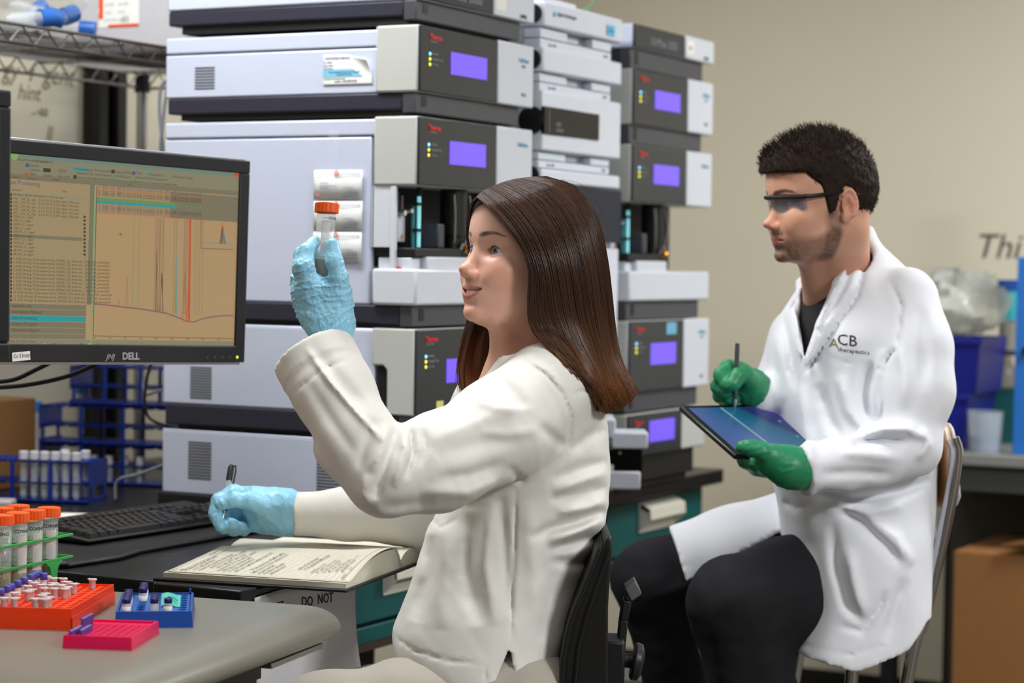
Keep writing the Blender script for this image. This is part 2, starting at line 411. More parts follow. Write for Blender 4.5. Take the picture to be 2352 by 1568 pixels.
def autosampler(label, x, y, z, group, full):
    """tall module: display head, open bay with syringe and needle arm, deep white lower drawer"""
    h = .341
    t = thing('autosampler', label, 'instrument', (x, y, z), group=group)
    MB().box(-.57, -.105, .008, WID-.008, 0, .305).build('body', M_side, t, bevel=.003)
    MB().box(-.57, -.092, .008, WID-.008, .3075, h-.004).build('lid', M_side, t, bevel=.003)
    MB().box(-.565, -.108, .010, WID-.01, .303, .309).build('seam', M_black, t)
    hz = .216
    MB().box(-.096, -.004, 0, WID, hz, h).build('bezel', M_bezel, t, bevel=.004)
    MB().box(-.006, 0, .0015, .292, hz+.0015, h-.0015).build('front_panel', M_panel, t, bevel=.0015)
    MB().box(-.006, .002, .2925, WID, hz, h).build('end_panel', M_white, t, bevel=.003)
    text('print', 'UltiMate', .0125, M_print_blue, t, (.0023, .372, h-.035), (0, 1, 0), (0, 0, 1), shear=.2)
    text('maker_name', 'Thermo', .0135, M_red, t, (.0006, .032, h-.0235), (0, 1, 0), (0, 0, 1), bold=.0004)
    text('print', 'SCIENTIFIC', .0058, M_print_grey, t, (.0006, .034, h-.030), (0, 1, 0), (0, 0, 1))
    led_row(t, .034, h-.05)
    MB().box(-.002, .0012, .110, .248, hz+.043, hz+.086).build('display', M_lcd, t)
    # bay
    MB().box(-.32, -.10, .02, WID-.01, .07, hz).build('bay_back', M_dark, t)
    MB().box(-.060, -.049, .002, .010, .06, hz).build('post', M_white, t, bevel=.001)
    MB().box(-.10, -.096, .004, .085, .105, hz).box(-.098, -.06, .004, .006, .105, hz).build('bay_liner', M_white, t)
    MB().box(-.095, -.012, .012, .18, .088, .104).build('bay_floor', M_black, t, bevel=.002)
    MB().box(-.09, -.08, .04, .046, .105, hz).box(-.09, -.075, .05, .062, .12, hz-.01).build('needle_rail', M_strip, t, bevel=.001)
    MB().box(-.09, -.07, .047, .073, .115, .163).build('needle_block', M_white, t, bevel=.002)
    MB().cyl((-.07, .048, .168), (-.055, .048, .168), .005, n=12).cyl((-.07, .064, .172), (-.05, .064, .172), .004, n=12).cyl((-.072, .064, .20), (-.072, .064, .165), .003, n=8).build('fitting', M_chrome, t, smooth=True)
    MB().prism([(.056, .122), (.064, .122), (.060, .130)], -.0695, -.0688, 'x').build('warning_triangle', M_warn, t)
    MB().box(-.06, -.056, .078, .084, .105, hz-.03).build('syringe_rail', M_tealglass, t)
    MB().cyl((-.05, .088, .106), (-.05, .088, .199), .0035, n=12).build('syringe', M_syr, t, smooth=True)
    MB().cyl((-.05, .088, .2), (-.05, .088, hz), .0055, n=12).box(-.056, -.044, .074, .088, .182, .188).box(-.056, -.044, .074, .088, .134, .140).build('syringe_clamp', M_black, t)
    MB().box(-.08, -.03, .125, .150, .105, .15).build('valve_body', M_strip, t, bevel=.003)
    MB().cyl((-.04, .2, .13), (-.04, .2, hz), .026, n=20).cyl((-.04, .2, .105), (-.04, .2, .13), .018, n=20).build('motor', M_black, t, smooth=True)
    MB().tube([(-.02, .165, .205), (-.018, .166, .17), (-.02, .17, .12), (-.03, .175, .1)], .0022, n=6).tube([(-.015, .215, .205), (-.012, .22, .16), (-.016, .215, .12)], .002, n=6).build('capillary', M_steel, t, smooth=True)
    MB().lathe([(0, 0), (.006, 0), (.0075, .004), (.0075, .010), (.005, .013), (0, .013)], n=12, c=(-.012, .196, .098), axis=(.4, .2, .6)).build('brass_nut', M_gold, t, smooth=True)
    for yy, zz in ((.188, .116), (.2, .122), (.21, .119)):
        MB().cyl((-.018, yy, zz-.012), (-.012, yy, zz), .0045, n=10).build('fitting', M_chrome, t, smooth=True)
    MB().box(-.09, -.02, .012, .045, .064, .086).build('waste_block', M_white, t, bevel=.002)
    MB().box(-.078, -.008, .05, .21, .064, .0885).build('inner_tray', M_white, t, bevel=.003)
    MB().lathe([(0, 0), (.006, 0), (.006, .004), (.002, .006), (0, .006)], n=12, c=(-.046, .012, .064)).build('red_knob', M_red, t, smooth=True)
    MB().box(-.094, .0, -.004, WID, 0, .066).build('drawer', M_white, t, bevel=.005)
    return t
T = 'left dark-fronted stack'
z_ = dict(A=1.826, sA=1.782, B=1.6605, sB=1.618, C=1.2765, sC=1.234, D=1.077, sD=1.031, E=.905)
gL, gR = 'modules of the left instrument stack', 'modules of the right instrument stack'
solvent_rack('white-sided solvent rack on the left instrument stack, cut by the picture top', XFRONT, YL, z_['A'], .09, gL)
_bottle_note = None
tray('blue-black tray under the solvent rack of the left instrument stack', XFRONT, YL, z_['sA'], .044, gL, .016)
tB = thermo('pump_module', 'white pump module with peeling service sticker high in the left stack', 'instrument', XFRONT, YL, z_['B'], .1205, seam=True,
       vents=((-.501, -.455, .0165, .061, 8),), lcdz=(.040, .081), group=gL, lid=.083)
tray('blue-black tray between the peeling sticker module and the tall autosampler', XFRONT, YL, z_['sB'], .0425, gL, .012)
autosampler('tall white autosampler of the left stack with three taped business cards', XFRONT, YL, z_['C'], gL, True)
tray('black tray under the left autosampler, level with the raised cuff', XFRONT, YL, z_['sC'], .0425, gL, .008)
tD = thermo('detector_module', 'grey-sided module with yellow sticky note, behind the seated woman', 'instrument', XFRONT, YL, z_['D'], .157, vents=((-.505, -.455, .012, .075, 12),),
       lcdz=(.056, .10), notch=True, group=gL, lid=.1545, sticker=((.075, .10, .004, .024), mat('note_yellow', (214, 216, 120), rough=.8)))
tray('black tray between the two lowest modules of the left stack', XFRONT, YL, z_['sD'], .046, gL, .006)
thermo('column_oven_module', 'lowest grey-sided module of the left stack with two vent grilles', 'instrument', XFRONT, YL, z_['E'], .124, vents=((-.508, -.454, .03, .104, 13), (-.215, -.155, .02, .10, 14)),
       lcdz=(.04, .082), group=gL, lid=.1215)
tb = thing('stack_base', 'black plinth under the left instrument stack', 'plinth', (XFRONT, YL, .862), group=gL)
MB().box(-.573, -.02, -.002, WID-.002, .014, .043).build('deck', M_black, tb, bevel=.002)
MB().box(-.545, -.03, .02, WID-.02, 0, .014).build('foot_rail', M_dark, tb)
# right stack, the same modules further back
solvent_rack('grey solvent rack on top of the right instrument stack', XFRONT, YR, z_['A'], .052, gR)
tray('dark tray under the solvent rack of the right instrument stack', XFRONT, YR, z_['sA'], .044, gR, .002)
thermo('pump_module', 'upper display module of the right stack, level with the man\'s hairline', 'instrument', XFRONT, YR, z_['B'], .1205, lcdz=(.040, .081), group=gR, lid=.083)
tray('dark tray under the upper display module of the right stack', XFRONT, YR, z_['sB'], .0425, gR, .004)
autosampler('tall autosampler of the right stack with small glowing blue syringe', XFRONT, YR, z_['C'], gR, False)
tray('black tray under the right autosampler drawer', XFRONT, YR, z_['sC'], .0425, gR, .004)
thermo('detector_module', 'module with light blue sticker in the right stack', 'instrument', XFRONT, YR, z_['D'], .157, lcdz=(.058, .106), group=gR, lid=.1545,
       sticker=((.195, .25, .124, .151), mat('note_blue', (110, 175, 205), rough=.8)))
tray('black tray above the lowest module of the right stack', XFRONT, YR, z_['sD'], .046, gR, .004)
thermo('column_oven_module', 'lowest module of the right stack, just left of the tablet', 'instrument', XFRONT, YR, z_['E']+.03, .094, lcdz=(.028, .076), group=gR, lid=.09, white_right=False)
tb = thing('stack_base', 'black plinth under the right instrument stack', 'plinth', (XFRONT, YR, .862), group=gR)
MB().box(-.573, -.02, -.002, WID-.03, .014, .073).build('deck', M_black, tb, bevel=.002)
MB().box(-.545, -.03, .02, WID-.05, 0, .014).build('foot_rail', M_dark, tb)

# ---- service sticker with a peeling corner, and the business cards
M_card = mat('card_white', (226, 228, 226), rough=.6)
M_navy = mat('print_navy', (70, 80, 140), rough=.6)
M_sky = mat('print_sky', (120, 190, 220), rough=.6)
M_orange_print = mat('print_orange', (226, 96, 60), rough=.6)
t = thing('service_sticker', 'white service sticker with blue band peeling off the pump module', 'sticker', (-2.147, YL+.0068, 1.7045))
def _stk(u, v):
    x = (u-.5)*.106; z = (v-.5)*.055
    # the top right corner has peeled along a diagonal and curls outward
    q = (x-.012)*.6+(z-.002)*.8 - .012
    c = max(0.0, q)
    return (x - c*.25, -.0006 - 9.0*c*c, z - c*.35)
MB().grid(_stk, 30, 20).build('sheet', M_card, t, solid=.0004, smooth=True)
def _band(u, v):
    x = -.053+u*(.086-.022*v); z = -.0130+v*.014
    return (x, -.0010, z)
MB().grid(_band, 4, 2).build('band', M_sky, t)
for (s_, zz, sz, xx) in (('INSTRUMENT SERVICE', .0195, .0052, -.048), ('ID:  2044-1', .0125, .0042, -.052), ('Date:  08/19', .0065, .0042, -.052), ('Serviced by:', .0015, .0042, -.052),
                       ('For Certified Service or Repair', -.006, .0052, -.040), ('Call 800 555 0100', -.0105, .0045, -.024), ('analytical instrument services', -.017, .0038, -.050), ('quality  LAB SERVICES', -.0225, .0052, -.028)):
    text('print', s_, sz, M_navy if zz > 0 else M_ink, t, (xx, -.0011, zz), (1, 0, 0), (0, 0, 1), depth=.0001)
for k, (zc, sh) in enumerate(((1.494, .0), (1.437, .001), (1.3805, .0005))):
    t = thing('business_card', ['topmost of the three business cards taped to the autosampler side', 'middle business card behind the orange tube cap', 'lowest business card beside the raised glove'][k], 'business card',
              (-2.1625+sh, YL+.0055, zc), group='business cards on the autosampler')
    MB().grid(lambda u, v: ((u-.5)*.105, -.0030-.0010*(2*u-1)**2*(1 if k else .4), (v-.5)*.0545), 12, 3).build('card', M_card, t, solid=.0008, smooth=True)
    MB().lathe([(.0028, 0), (.0052, 0), (.0052, .0004), (.0028, .0004)], n=16, c=(-.003, -.0045, .0215), axis=(0, -1, 0), caps=False).build('logo', M_orange_print, t)
    text('print', 'phenomenex', .0088, M_navy, t, (.003, -.0052, .0185), (1, 0, 0), (0, 0, 1), depth=.0001)
    MB().grid(lambda u, v: (-.048+u*.085, -.0053, .013+.0035*math.sin((u*1.3)*math.pi)-.0022*u+v*.0013*(1-u)), 24, 2).build('swoosh', M_navy, t)
    for (s_, xx, zz, sz) in (('Technical', -.038, .002, .0045), ('Account Representative', -.038, -.003, .0038), ('Biosciences', -.038, -.007, .0038), ('411 Madrid Ave', .012, -.006, .0036), ('Torrance CA', .022, -.0105, .0036), ('tel 310 555 0188', .018, -.0155, .0036), ('info@example.com', .012, -.021, .0036)):
        if k and xx < 0: continue
        text('print', s_, sz, M_navy, t, (xx, -.0053, zz), (1, 0, 0), (0, 0, 1), depth=.0001)
    if k == 0:
        MB().box(-.047, -.038, -.0052, -.0049, -.0205, -.0155).build('flag_patch', mat('flag_pink', (214, 120, 120)), t)
o = MB().grid(lambda u, v: (-2.19+.022*u+.006*math.sin(v*3), YL+.0065-.0012*u*(1-u), 1.51+v*.085), 4, 10).build('clear_tape', mat('clear_tape', (235, 240, 250), rough=.15, alpha=.14), None, smooth=True)
tag(o, 'strip of clear tape above the topmost business card', 'tape')

# ---- the white stack in the middle
M_agil = mat('ivory_instrument', (214, 219, 230), rough=.4, var=.015)
M_agil_dark = mat('navy_glass_door', (14, 24, 46), rough=.25, var=.05, spec=.2)
M_gloss = mat('black_gloss', (9, 9, 10), rough=.08, var=.02, spec=.18)
gM = 'modules of the white instrument stack'
WM = .366
def agil(label, z, h, base, window=False, glass=False, top=False, sticker=False):
    t = thing('white_module', label, 'instrument', (XFRONT, YM, z), group=gM)
    # front cover: gently bowed face with round grip on its near side
    prof = [(-.075, 0)] + [(-.004, 0)] + [(-.004+.004*math.sin(math.pi*u), WM*u) for u in (0, .25, .5, .75, 1)] + [(-.075, WM)]
    MB().prism([(-.075, 0), (-.002, 0), (.0, WM*.5), (-.002, WM), (-.075, WM)], 0, h).build('cover', M_agil, t, bevel=.004)
    MB().box(-.46, -.05, .006, WM-.006, -base+.004, h-.004).build('chassis', M_bezel, t, bevel=.003)
    if base > 0:
        MB().box(-.05, -.012, .004, WM*.34, -base*.52, -.002).build('upper_ledge', M_agil, t, bevel=.002)
        MB().box(-.05, -.012, WM*.66, WM-.034, -base*.52, -.002).build('upper_ledge', M_agil, t, bevel=.002)
        MB().box(-.05, -.012, .004, WM-.034, -base, -base*.56).build('lower_ledge', M_agil, t, bevel=.002)
        MB().box(-.05, -.03, WM*.34, WM*.66, -base, -.001).build('label_recess', M_side_grey, t)
        MB().box(-.03, -.026, WM*.40, WM*.55, -base*.42, -base*.18).build('maker_badge', M_agil, t, bevel=.001)
        text('print', 'Series 1100', .007, M_print_grey, t, (-.0118, .04, -base*.86), (0, 1, 0), (0, 0, 1))
        text('print', 'G1379', .008, M_print_grey, t, (-.0118, WM*.8, -base*.86), (0, 1, 0), (0, 0, 1))
        if window:
            MB().lathe([(0, 0), (.003, 0), (.002, .001), (0, .001)], n=10, c=(-.0118, .05, -base*.3), axis=(1, 0, 0)).build('status_light', mat('led_green', (120, 230, 140), emit=(120, 230, 140), estr=.5), t)
    r = .019 if not window else .028
    zc = h*.5
    MB().lathe([(0, 0), (r, 0), (r, .006), (0, .006)], n=24, c=(-.026, -.0055, zc), axis=(0, 1, 0)).build('grip', M_black, t, smooth=False)
    if window:
        MB().box(-.004, .0035, -.003, WM*.68, h*.28, h*.73).build('black_window', M_gloss, t, bevel=.001)
        MB().box(.0036, .0039, .018, .0195, h*.3, h*.7).build('window_line', M_print_grey, t)
        text('print', '1290', .012, M_print_grey, t, (.0038, .045, h*.42), (0, 1, 0), (0, 0, 1))
        text('print', 'Infinity', .011, M_print_grey, t, (.0038, .05, h*.335), (0, 1, 0), (0, 0, 1))
    if glass:
        MB().box(-.008, .002, -.001, WM+.001, -.115, -.004).build('glass_door', M_agil_dark, t, bevel=.002)
    if top:
        text('print', 'Agilent Technologies', .010, M_print_grey, t, (.0006, .055, h*.52), (0, 1, 0), (0, 0, 1))
        MB().lathe([(0, 0), (.006, 0), (0, .0005)], n=8, c=(.0005, .044, h*.55), axis=(1, 0, 0)).build('logo', M_sky, t)
    if sticker:
        MB().box(.0005, .0012, .285, .322, .010, .032).build('sticker', mat('sticker_cyan', (96, 190, 226)), t)
        text('print', 'HL6', .014, M_print_blue, t, (.0016, .29, .016), (0, 1, 0), (0, 0, 1))
    return t
agil('top white module with cyan square sticker between the dark stacks', 1.828, .05, .042, top=True, sticker=True)
agil('plain white module second from the top between the dark stacks', 1.738, .048, .037)
agil('white module with glossy black window between the dark stacks', 1.581, .12, .034, window=True)
agil('white module directly above the navy glass door', 1.517, .028, .0, glass=True)
low = agil('white module with open sample drawer, half behind the long hair', 1.10, .29, .0)
t = thing('instrument_lid', 'small white lid lying on the top white module', 'lid', (XFRONT-.02, YM+.02, 1.878))
MB().box(-.3, 0, .0, .16, 0, .012).box(-.28, -.02, .02, .14, .012, .018).build('shell', M_agil, t, bevel=.003)
o = MB().tube([(-2.1, 4.15, 1.875), (-2.05, 4.18, 1.90), (-2.03, 4.22, 1.94), (-2.1, 4.25, 2.0), (-2.2, 4.3, 2.05)], .004, n=6).build('tubing', mat('tubing_green', (120, 150, 120), rough=.3), None, smooth=True)
tag(o, 'thin greenish tubing rising from the top of the white stack', 'tubing')
# its sample drawer stands open towards the room, low beside the hair
_d = 4.42
_q = P(1405, 1128, _d); DL = tuple(np.array(_q)-np.array(low.location)); DR = (0, 0, YAW)
def wpx(n): return n*_d/F
for nm, bx, m_ in (('drawer_jaw', (0, wpx(82), 0, .10, wpx(98), wpx(136)), M_agil), ('drawer_jaw', (-wpx(20), wpx(66), 0, .10, wpx(4), wpx(46)), M_agil),
                   ('drawer_window', (-wpx(20), wpx(70), .006, .095, wpx(44), wpx(100)), M_gloss), ('drawer_block', (-wpx(30), wpx(8), .01, .16, wpx(120), wpx(165)), M_agil), ('drawer_block', (-wpx(30), wpx(5), .004, .16, wpx(0), wpx(62)), M_agil),
                   ('drawer_runner', (-wpx(140), -wpx(18), .02, .15, wpx(10), wpx(150)), M_bezel)):
    MB().box(*bx).build(nm, m_, low, bevel=.004, loc=DL, rot=DR)
MB().lathe([(0, 0), (.0035, 0), (.003, .001), (0, .001)], n=14, c=(wpx(18), .0055, wpx(88)), axis=(0, -1, 0)).build('drawer_button', M_chrome, low, loc=DL, rot=DR)
MB().box(-.46, -.05, .01, WM-.01, .862-1.10, 0).build('lower_chassis', M_bezel, low, bevel=.003)
# ------------------------------------------------------------------ the lab bench with the stacks
ZB = .862
t = thing('lab_bench', 'long black-topped lab bench with teal drawers carrying the instruments', 'bench', (XL+.02, 2.55, 0))
_L = 4.93-2.55; _D = (-2.03)-(XL+.02)
MB().box(0, _D, .12, _L, ZB-.034, ZB).build('worktop', M_bench, t, bevel=.003)
MB().box(0, _D-.06, .14, _L-.05, .66, ZB-.034).build('carcass', M_teal, t)
for y in (.14, 1.25, _L-.10):
    for x in (.03, _D-.11): MB().box(x, x+.045, y, y+.045, 0, .66).build('leg', M_teal, t, bevel=.002)
MB().box(_D-.105, _D-.075, .14, _L-.05, .635, .66).build('rail', M_steel, t, bevel=.002)
# drawer fronts along the woman's side
def drawer(y0, y1, z0, z1, handle=True):
    d = MB().box(_D-.06, _D-.038, y0, y1, z0, z1).build('drawer', M_teal, t, bevel=.003)
    if handle:
        yc = (y0+y1)/2; zc = (z0+z1)/2+.018
        h = MB()
        h.box(_D-.038, _D-.034, yc-.1, yc+.1, zc-.035, zc+.035)
        h.prism([(_D-.034, zc+.034), (_D-.008, zc+.022), (_D-.006, zc-.004), (_D-.012, zc-.006), (_D-.014, zc+.012), (_D-.034, zc+.02)], yc-.1, yc+.1, 'y')
        h.prism([(_D-.034, zc+.034), (_D-.008, zc+.022), (_D-.006, zc-.004), (_D-.034, zc-.03)], yc-.1, yc-.096, 'y')
        h.prism([(_D-.034, zc+.034), (_D-.008, zc+.022), (_D-.006, zc-.004), (_D-.034, zc-.03)], yc+.096, yc+.1, 'y')
        h.build('handle', mat('handle_cream', (206, 204, 190), rough=.4), d, bevel=.0015)
for k in range(4):
    y0 = .115+k*.56
    drawer(max(y0, .145), y0+.545, .70, .82)
MB().box(_D-.06, _D-.042, .14, _L-.05, .662, .692).build('apron', M_teal, t, bevel=.002)
# black box added to fill the shaded void under the bench
t = thing('shade_filler_box', 'added black box standing in for the shade under the bench drawers', 'added box', (-2.62, 2.95, 0))
MB().box(0, .44, 0, .5, 0, .45).build('case', M_black, t, bevel=.006)
MB().box(.4401, .446, .02, .48, .02, .43).build('front_plate', M_dark, t, bevel=.003)
t = thing('shade_filler_block', 'added dark block standing in for the shade of the knee space', 'added block', (-2.75, 3.55, 0))  # second added box, its dark colour stands in for the knee-space shade
MB().box(0, .30, 0, .45, 0, .6).build('body', M_dark, t, bevel=.004)
MB().box(.3, .304, .01, .44, .03, .58).build('door', M_black, t, bevel=.002)
# wire shelf with its load
M_wire = mat('wire_steel', (120, 118, 116), rough=.35, metal=1.0)
t = thing('wire_shelf', 'chrome wire shelf rack behind the monitors, upper left', 'shelf', (0, 0, 0))
xs0, xs1, ysn, ysf = -3.20, -2.76, 2.6, 4.16
zs = 1.79
def truss(bm, a, b, z0, z1, n, r=.0024):
    a = np.array(a); b = np.array(b)
    bm.cyl((*a, z1), (*b, z1), .0035, n=8); bm.cyl((*a, z0), (*b, z0), .0035, n=8)
    pts = [(*(a+(b-a)*k/(2*n)), z1 if k % 2 else z0) for k in range(2*n+1)]
    bm.tube(pts, r, n=6)
for (a, b, n) in (((xs1, ysn), (xs1, ysf), 22), ((xs0, ysn), (xs0, ysf), 22), ((xs0, ysf), (xs1, ysf), 7)):
    m_ = MB(); truss(m_, a, b, zs-.034, zs, n); m_.build('edge_truss', M_wire, t, smooth=True)
g_ = MB()
for k in range(19):
    x = xs0+(xs1-xs0)*(k+.5)/19
    g_.cyl((x, ysn, zs-.003), (x, ysf, zs-.003), .0017, n=5)
for k in range(6):
    y = ysn+(ysf-ysn)*(k+.5)/6
    g_.cyl((xs0, y, zs-.008), (xs1, y, zs-.008), .0028, n=5)
g_.build('wire_deck', M_wire, t, smooth=True)
for (x, y) in ((xs0, ysf-.02), (xs1-.012, ysf-.02), (xs0, ysn)):
    MB().cyl((x, y, .862 if x < -3 else zs-.04), (x, y, 2.2), .0127, n=16).build('post', M_chrome, t, smooth=True)
    MB().lathe([(.0127, 0), (.019, 0), (.017, .03), (.019, .045), (.0127, .045)], n=16, c=(x, y, zs-.045)).build('collar', M_black, t, smooth=True)
# carton on the shelf
YC_ = 3.72; cx0, cx1 = PA(165, 60, 1, YC_)[0], PA(430, 60, 1, YC_)[0]
t = thing('supply_carton', 'white supply carton with orange-edged label on the wire shelf', 'box', (cx0, YC_, zs+.003))
MB().box(0, cx1-cx0, 0, .34, 0, .26).build('body', mat('carton_white', (186, 186, 192), rough=.6), t, bevel=.004)
M_corange = mat('carton_orange', (226, 74, 24), rough=.6)
def cp(px, py): 
    q = PA(px, py, 1, YC_); return q[0]-cx0, q[2]-zs-.003
(lx0, lz0), (lx1, lz1) = cp(228, 64), cp(320, 2)
MB().box(lx0, lx1, -.0012, -.0002, lz0, .24).build('label_sheet', M_card, t)
MB().box(lx0, lx0+.011, -.0018, -.0012, lz0+.018, .24).build('label_band', M_corange, t)
MB().box(lx0+.025, lx1, -.0018, -.0012, lz0, lz0+.006).build('label_band', M_corange, t)
for k in range(10):
    text('print', ['LOT 2018', 'Sterile', 'tubes', '50 mL', 'qty 500', 'exp 2021', 'store dry', 'REF 430', 'cone', 'PP'][k], .0075, M_print_grey, t, (lx0+.016+(k % 2)*.036, -.0014, lz0+.012+.0085*(k//2)*2), (1, 0, 0), (0, 0, 1), depth=.0001)
text('print', 'ITS', .008, M_paper, t, (lx0+.002, -.002, lz0+.03), (0, 0, 1), (-1, 0, 0), depth=.0001)
text('print', '|||||', .016, M_ink, t, (lx0+.060, -.0014, lz0+.012), (1, 0, 0), (0, 0, 1), depth=.0001)
t = thing('orange_carton', 'orange carton glimpsed between the left stack and the supply carton', 'box', (cx1+.004, YC_+.08, zs+.003))
MB().box(0, .06, 0, .20, .0, .24).build('body', M_corange, t, bevel=.003)
MB().box(.0, .06, -.001, 0, .20, .24).build('flap_tape', M_card, t)
# bag of blue-capped tubes
M_clear_bag = mat('clear_bag', (225, 228, 226), rough=.18, alpha=.28, var=.05, bump=.9, bscale=35)
M_bluecap = mat('cap_blue', (38, 96, 176), rough=.4)
M_tube = mat('tube_clear', (226, 232, 238), rough=.1, alpha=.35)
_bl = iter(('blue-capped tube lying rightmost in the clear bag', 'blue-capped tube lying lowest left in the clear bag', 'blue-capped tube at the top left of the clear bag', 'blue-capped tube lying deepest in the clear bag', 'blue-capped tube slanting up in the middle of the clear bag'))
def tube_blue(p, q, r=.0145):
    p = np.array(p); q = np.array(q); d = (q-p)/np.linalg.norm(q-p)
    tt = thing('blue_capped_tube', next(_bl), 'tube', tuple(p), group='blue-capped tubes in the bag')
    MB().lathe([(0, 0), (.006, .002), (r*.9, .016), (r*.95, .095)], n=14, c=(0, 0, 0), axis=d).build('barrel', M_tube, tt, smooth=True)
    MB().lathe([(0, .11), (r*1.2, .11), (r*1.25, .095), (r*1.25, .078), (0, .078)], n=18, c=(0, 0, 0), axis=d).build('cap', M_bluecap, tt, smooth=True)
for (a, b) in (((78, 60, -2.86), (178, 28, -2.84)), ((10, 45, -2.84), (80, 42, -2.82)), ((20, 10, -2.9), (90, 30, -2.86)), ((95, 62, -2.95), (160, 66, -2.9)), ((40, 62, -2.88), (95, 18, -2.9))):
    tube_blue(PA(a[0], a[1], 0, a[2]), PA(b[0], b[1], 0, b[2]))
def blob(bm, c, rx, ry, rz, seed=0, amp=.12, nu=22, nv=12):
    r = np.random.default_rng(seed); ph = r.uniform(0, 6.28, (6,)); fr = r.integers(2, 6, (6, 2))
    def fn(u, v):
        a = 2*math.pi*u; b = math.pi*(v-.5)
        k = 1+amp*sum(math.sin(fr[i][0]*a+fr[i][1]*b*1.7+ph[i]) for i in range(6))/2.4
        return (c[0]+rx*k*math.cos(a)*math.cos(b), c[1]+ry*k*math.sin(a)*math.cos(b), c[2]+max(-rz, rz*k*math.sin(b)))
    vs = []
    bm.grid(fn, nu, nv)
_p = PA(85, 35, 0, -2.88)
o = MB()
blob(o, (-2.92, _p[1]-.06, zs+.085), .13, .22, .075, 3)
o = o.build('plastic_bag', M_clear_bag, None, smooth=True)
tag(o, 'crumpled clear plastic bag holding blue-capped tubes on the wire shelf', 'bag')
# grey cables hanging beside the stack
M_cable = mat('cable_grey', (132, 136, 146), rough=.5)
M_cable_b = mat('cable_black', (14, 14, 16), rough=.45)
def curve_px(pts, ax, sm=6):
    ps = [PA(a, b, ax[0], ax[1]) if len(ax) == 2 else None for a, b in pts]
    return spline(ps, sm)
def spline(ps, sm=6):
    ps = [np.array(p, float) for p in ps]; out = []
    ext = [2*ps[0]-ps[1]]+ps+[2*ps[-1]-ps[-2]]
    for i in range(1, len(ext)-2):
        p0, p1, p2, p3 = ext[i-1:i+3]
        for k in range(sm):
            t_ = k/sm
            out.append(.5*((2*p1)+(-p0+p2)*t_+(2*p0-5*p1+4*p2-p3)*t_*t_+(-p0+3*p1-3*p2+p3)*t_**3))
    out.append(ps[-1]); return out
for k, (pts, lab, mm, r, yy) in enumerate((
    ([(386, 182), (370, 200), (366, 250), (370, 300), (374, 345), (372, 420)], 'grey cable looping beside the upper left stack, nearer the wall', M_cable, .0035, 3.62),
    ([(384, 205), (377, 250), (372, 300), (368, 345), (366, 420)], 'grey cable hanging straight beside the upper left stack', M_cable, .0035, 3.6),
    ([(350, 820), (344, 850), (330, 880), (336, 905), (356, 900), (420, 885), (505, 880)], 'grey looped cable under the monitor\'s right edge', M_cable, .0032, 3.55),
    ([(362, 820), (345, 840), (336, 880), (333, 930), (350, 965), (420, 985), (505, 990)], 'dark cable drooping beside the lower left stack', M_cable_b, .0032, 3.53),
    ([(374, 1068), (320, 1088), (280, 1098), (266, 1112), (265, 1145)], 'grey tubing bending down onto the bench beside the blue racks', M_cable, .003, 3.45))):
    o = MB().tube(spline([PA(a, b, 1, yy) for a, b in pts]), r, n=8).build('cable', mm, None, smooth=True)
    tag(o, lab, 'cable')
# ------------------------------------------------------------------ monitors on an arm
M_mon = mat('monitor_black', (26, 26, 29), rough=.42, var=.08, bump=.15, bscale=900)
M_silver = mat('monitor_silver', (176, 178, 184), rough=.35, metal=.4)
MON_RZ, MON_ROLL = math.radians(76.0), .025
_tr = P(573, 370, 3.70); _br = P(565, 832, 3.70)
mon = thing('monitor', 'black-framed monitor showing a chromatogram, left of the raised hand', 'monitor', (0, 0, 0))
Rm = Matrix.Rotation(MON_RZ, 3, 'Z') @ Matrix.Rotation(MON_ROLL, 3, 'Y')
MW, MH = .512, .342
_ux = Vector(Rm @ Vector((1, 0, 0))); _uz = Vector(Rm @ Vector((0, 0, 1))); _un = Vector(Rm @ Vector((0, -1, 0)))
mon_c = Vector((_tr+_br)/2) - _ux*(MW/2)
mon.location = mon_c
mon.rotation_euler = Rm.to_euler()
def scr(px, py):
    """where the sight line through a photo point meets the monitor's face, in the monitor's own x/z"""
    v = Vector(cf + (px - CX) / F * cr + (CY - py) / F * cu); c = Vector(CAM)
    t_ = (mon_c - c).dot(_un) / v.dot(_un); p = c + v*t_ - mon_c
    return p.dot(_ux), p.dot(_uz)
bz = .022
fr = MB()
fr.box(-MW/2, MW/2, 0, .03, MH/2-bz, MH/2); fr.box(-MW/2, MW/2, 0, .03, -MH/2, -MH/2+bz+.006)
fr.box(-MW/2, -MW/2+bz, 0, .03, -MH/2+bz, MH/2-bz); fr.box(MW/2-bz, MW/2, 0, .03, -MH/2+bz, MH/2-bz)
fr.build('bezel', M_mon, mon, bevel=.002)
for _a, _b in ((MH/2-.003, MH/2+.0035), (-MH/2-.0045, -MH/2+.003)):
    MB().box(-MW/2+.002, MW/2-.002, .01, .05, _a, _b).build('silver_rim', M_silver, mon, bevel=.001)
MB().box(-MW/2+.02, MW/2-.02, .03, .055, -MH/2+.02, MH/2-.02).box(-.09, .09, .055, .075, -.09, .09).build('back_shell', M_mon, mon, bevel=.008)
def emis(name, c, s=1.0):
    return mat(name, tuple(min(255, x*.25) for x in c), rough=.35, emit=c, estr=s, var=.01)
S_bg = emis('screen_tan', (160, 133, 95)); S_head = emis('screen_header', (124, 120, 96)); S_title = emis('screen_title', (104, 122, 108))
S_panel = emis('screen_list', (146, 128, 94)); S_grey = emis('screen_grey', (112, 106, 84)); S_txt = emis('screen_text', (70, 62, 48)); S_cyan = emis('screen_cyan', (34, 138, 142))
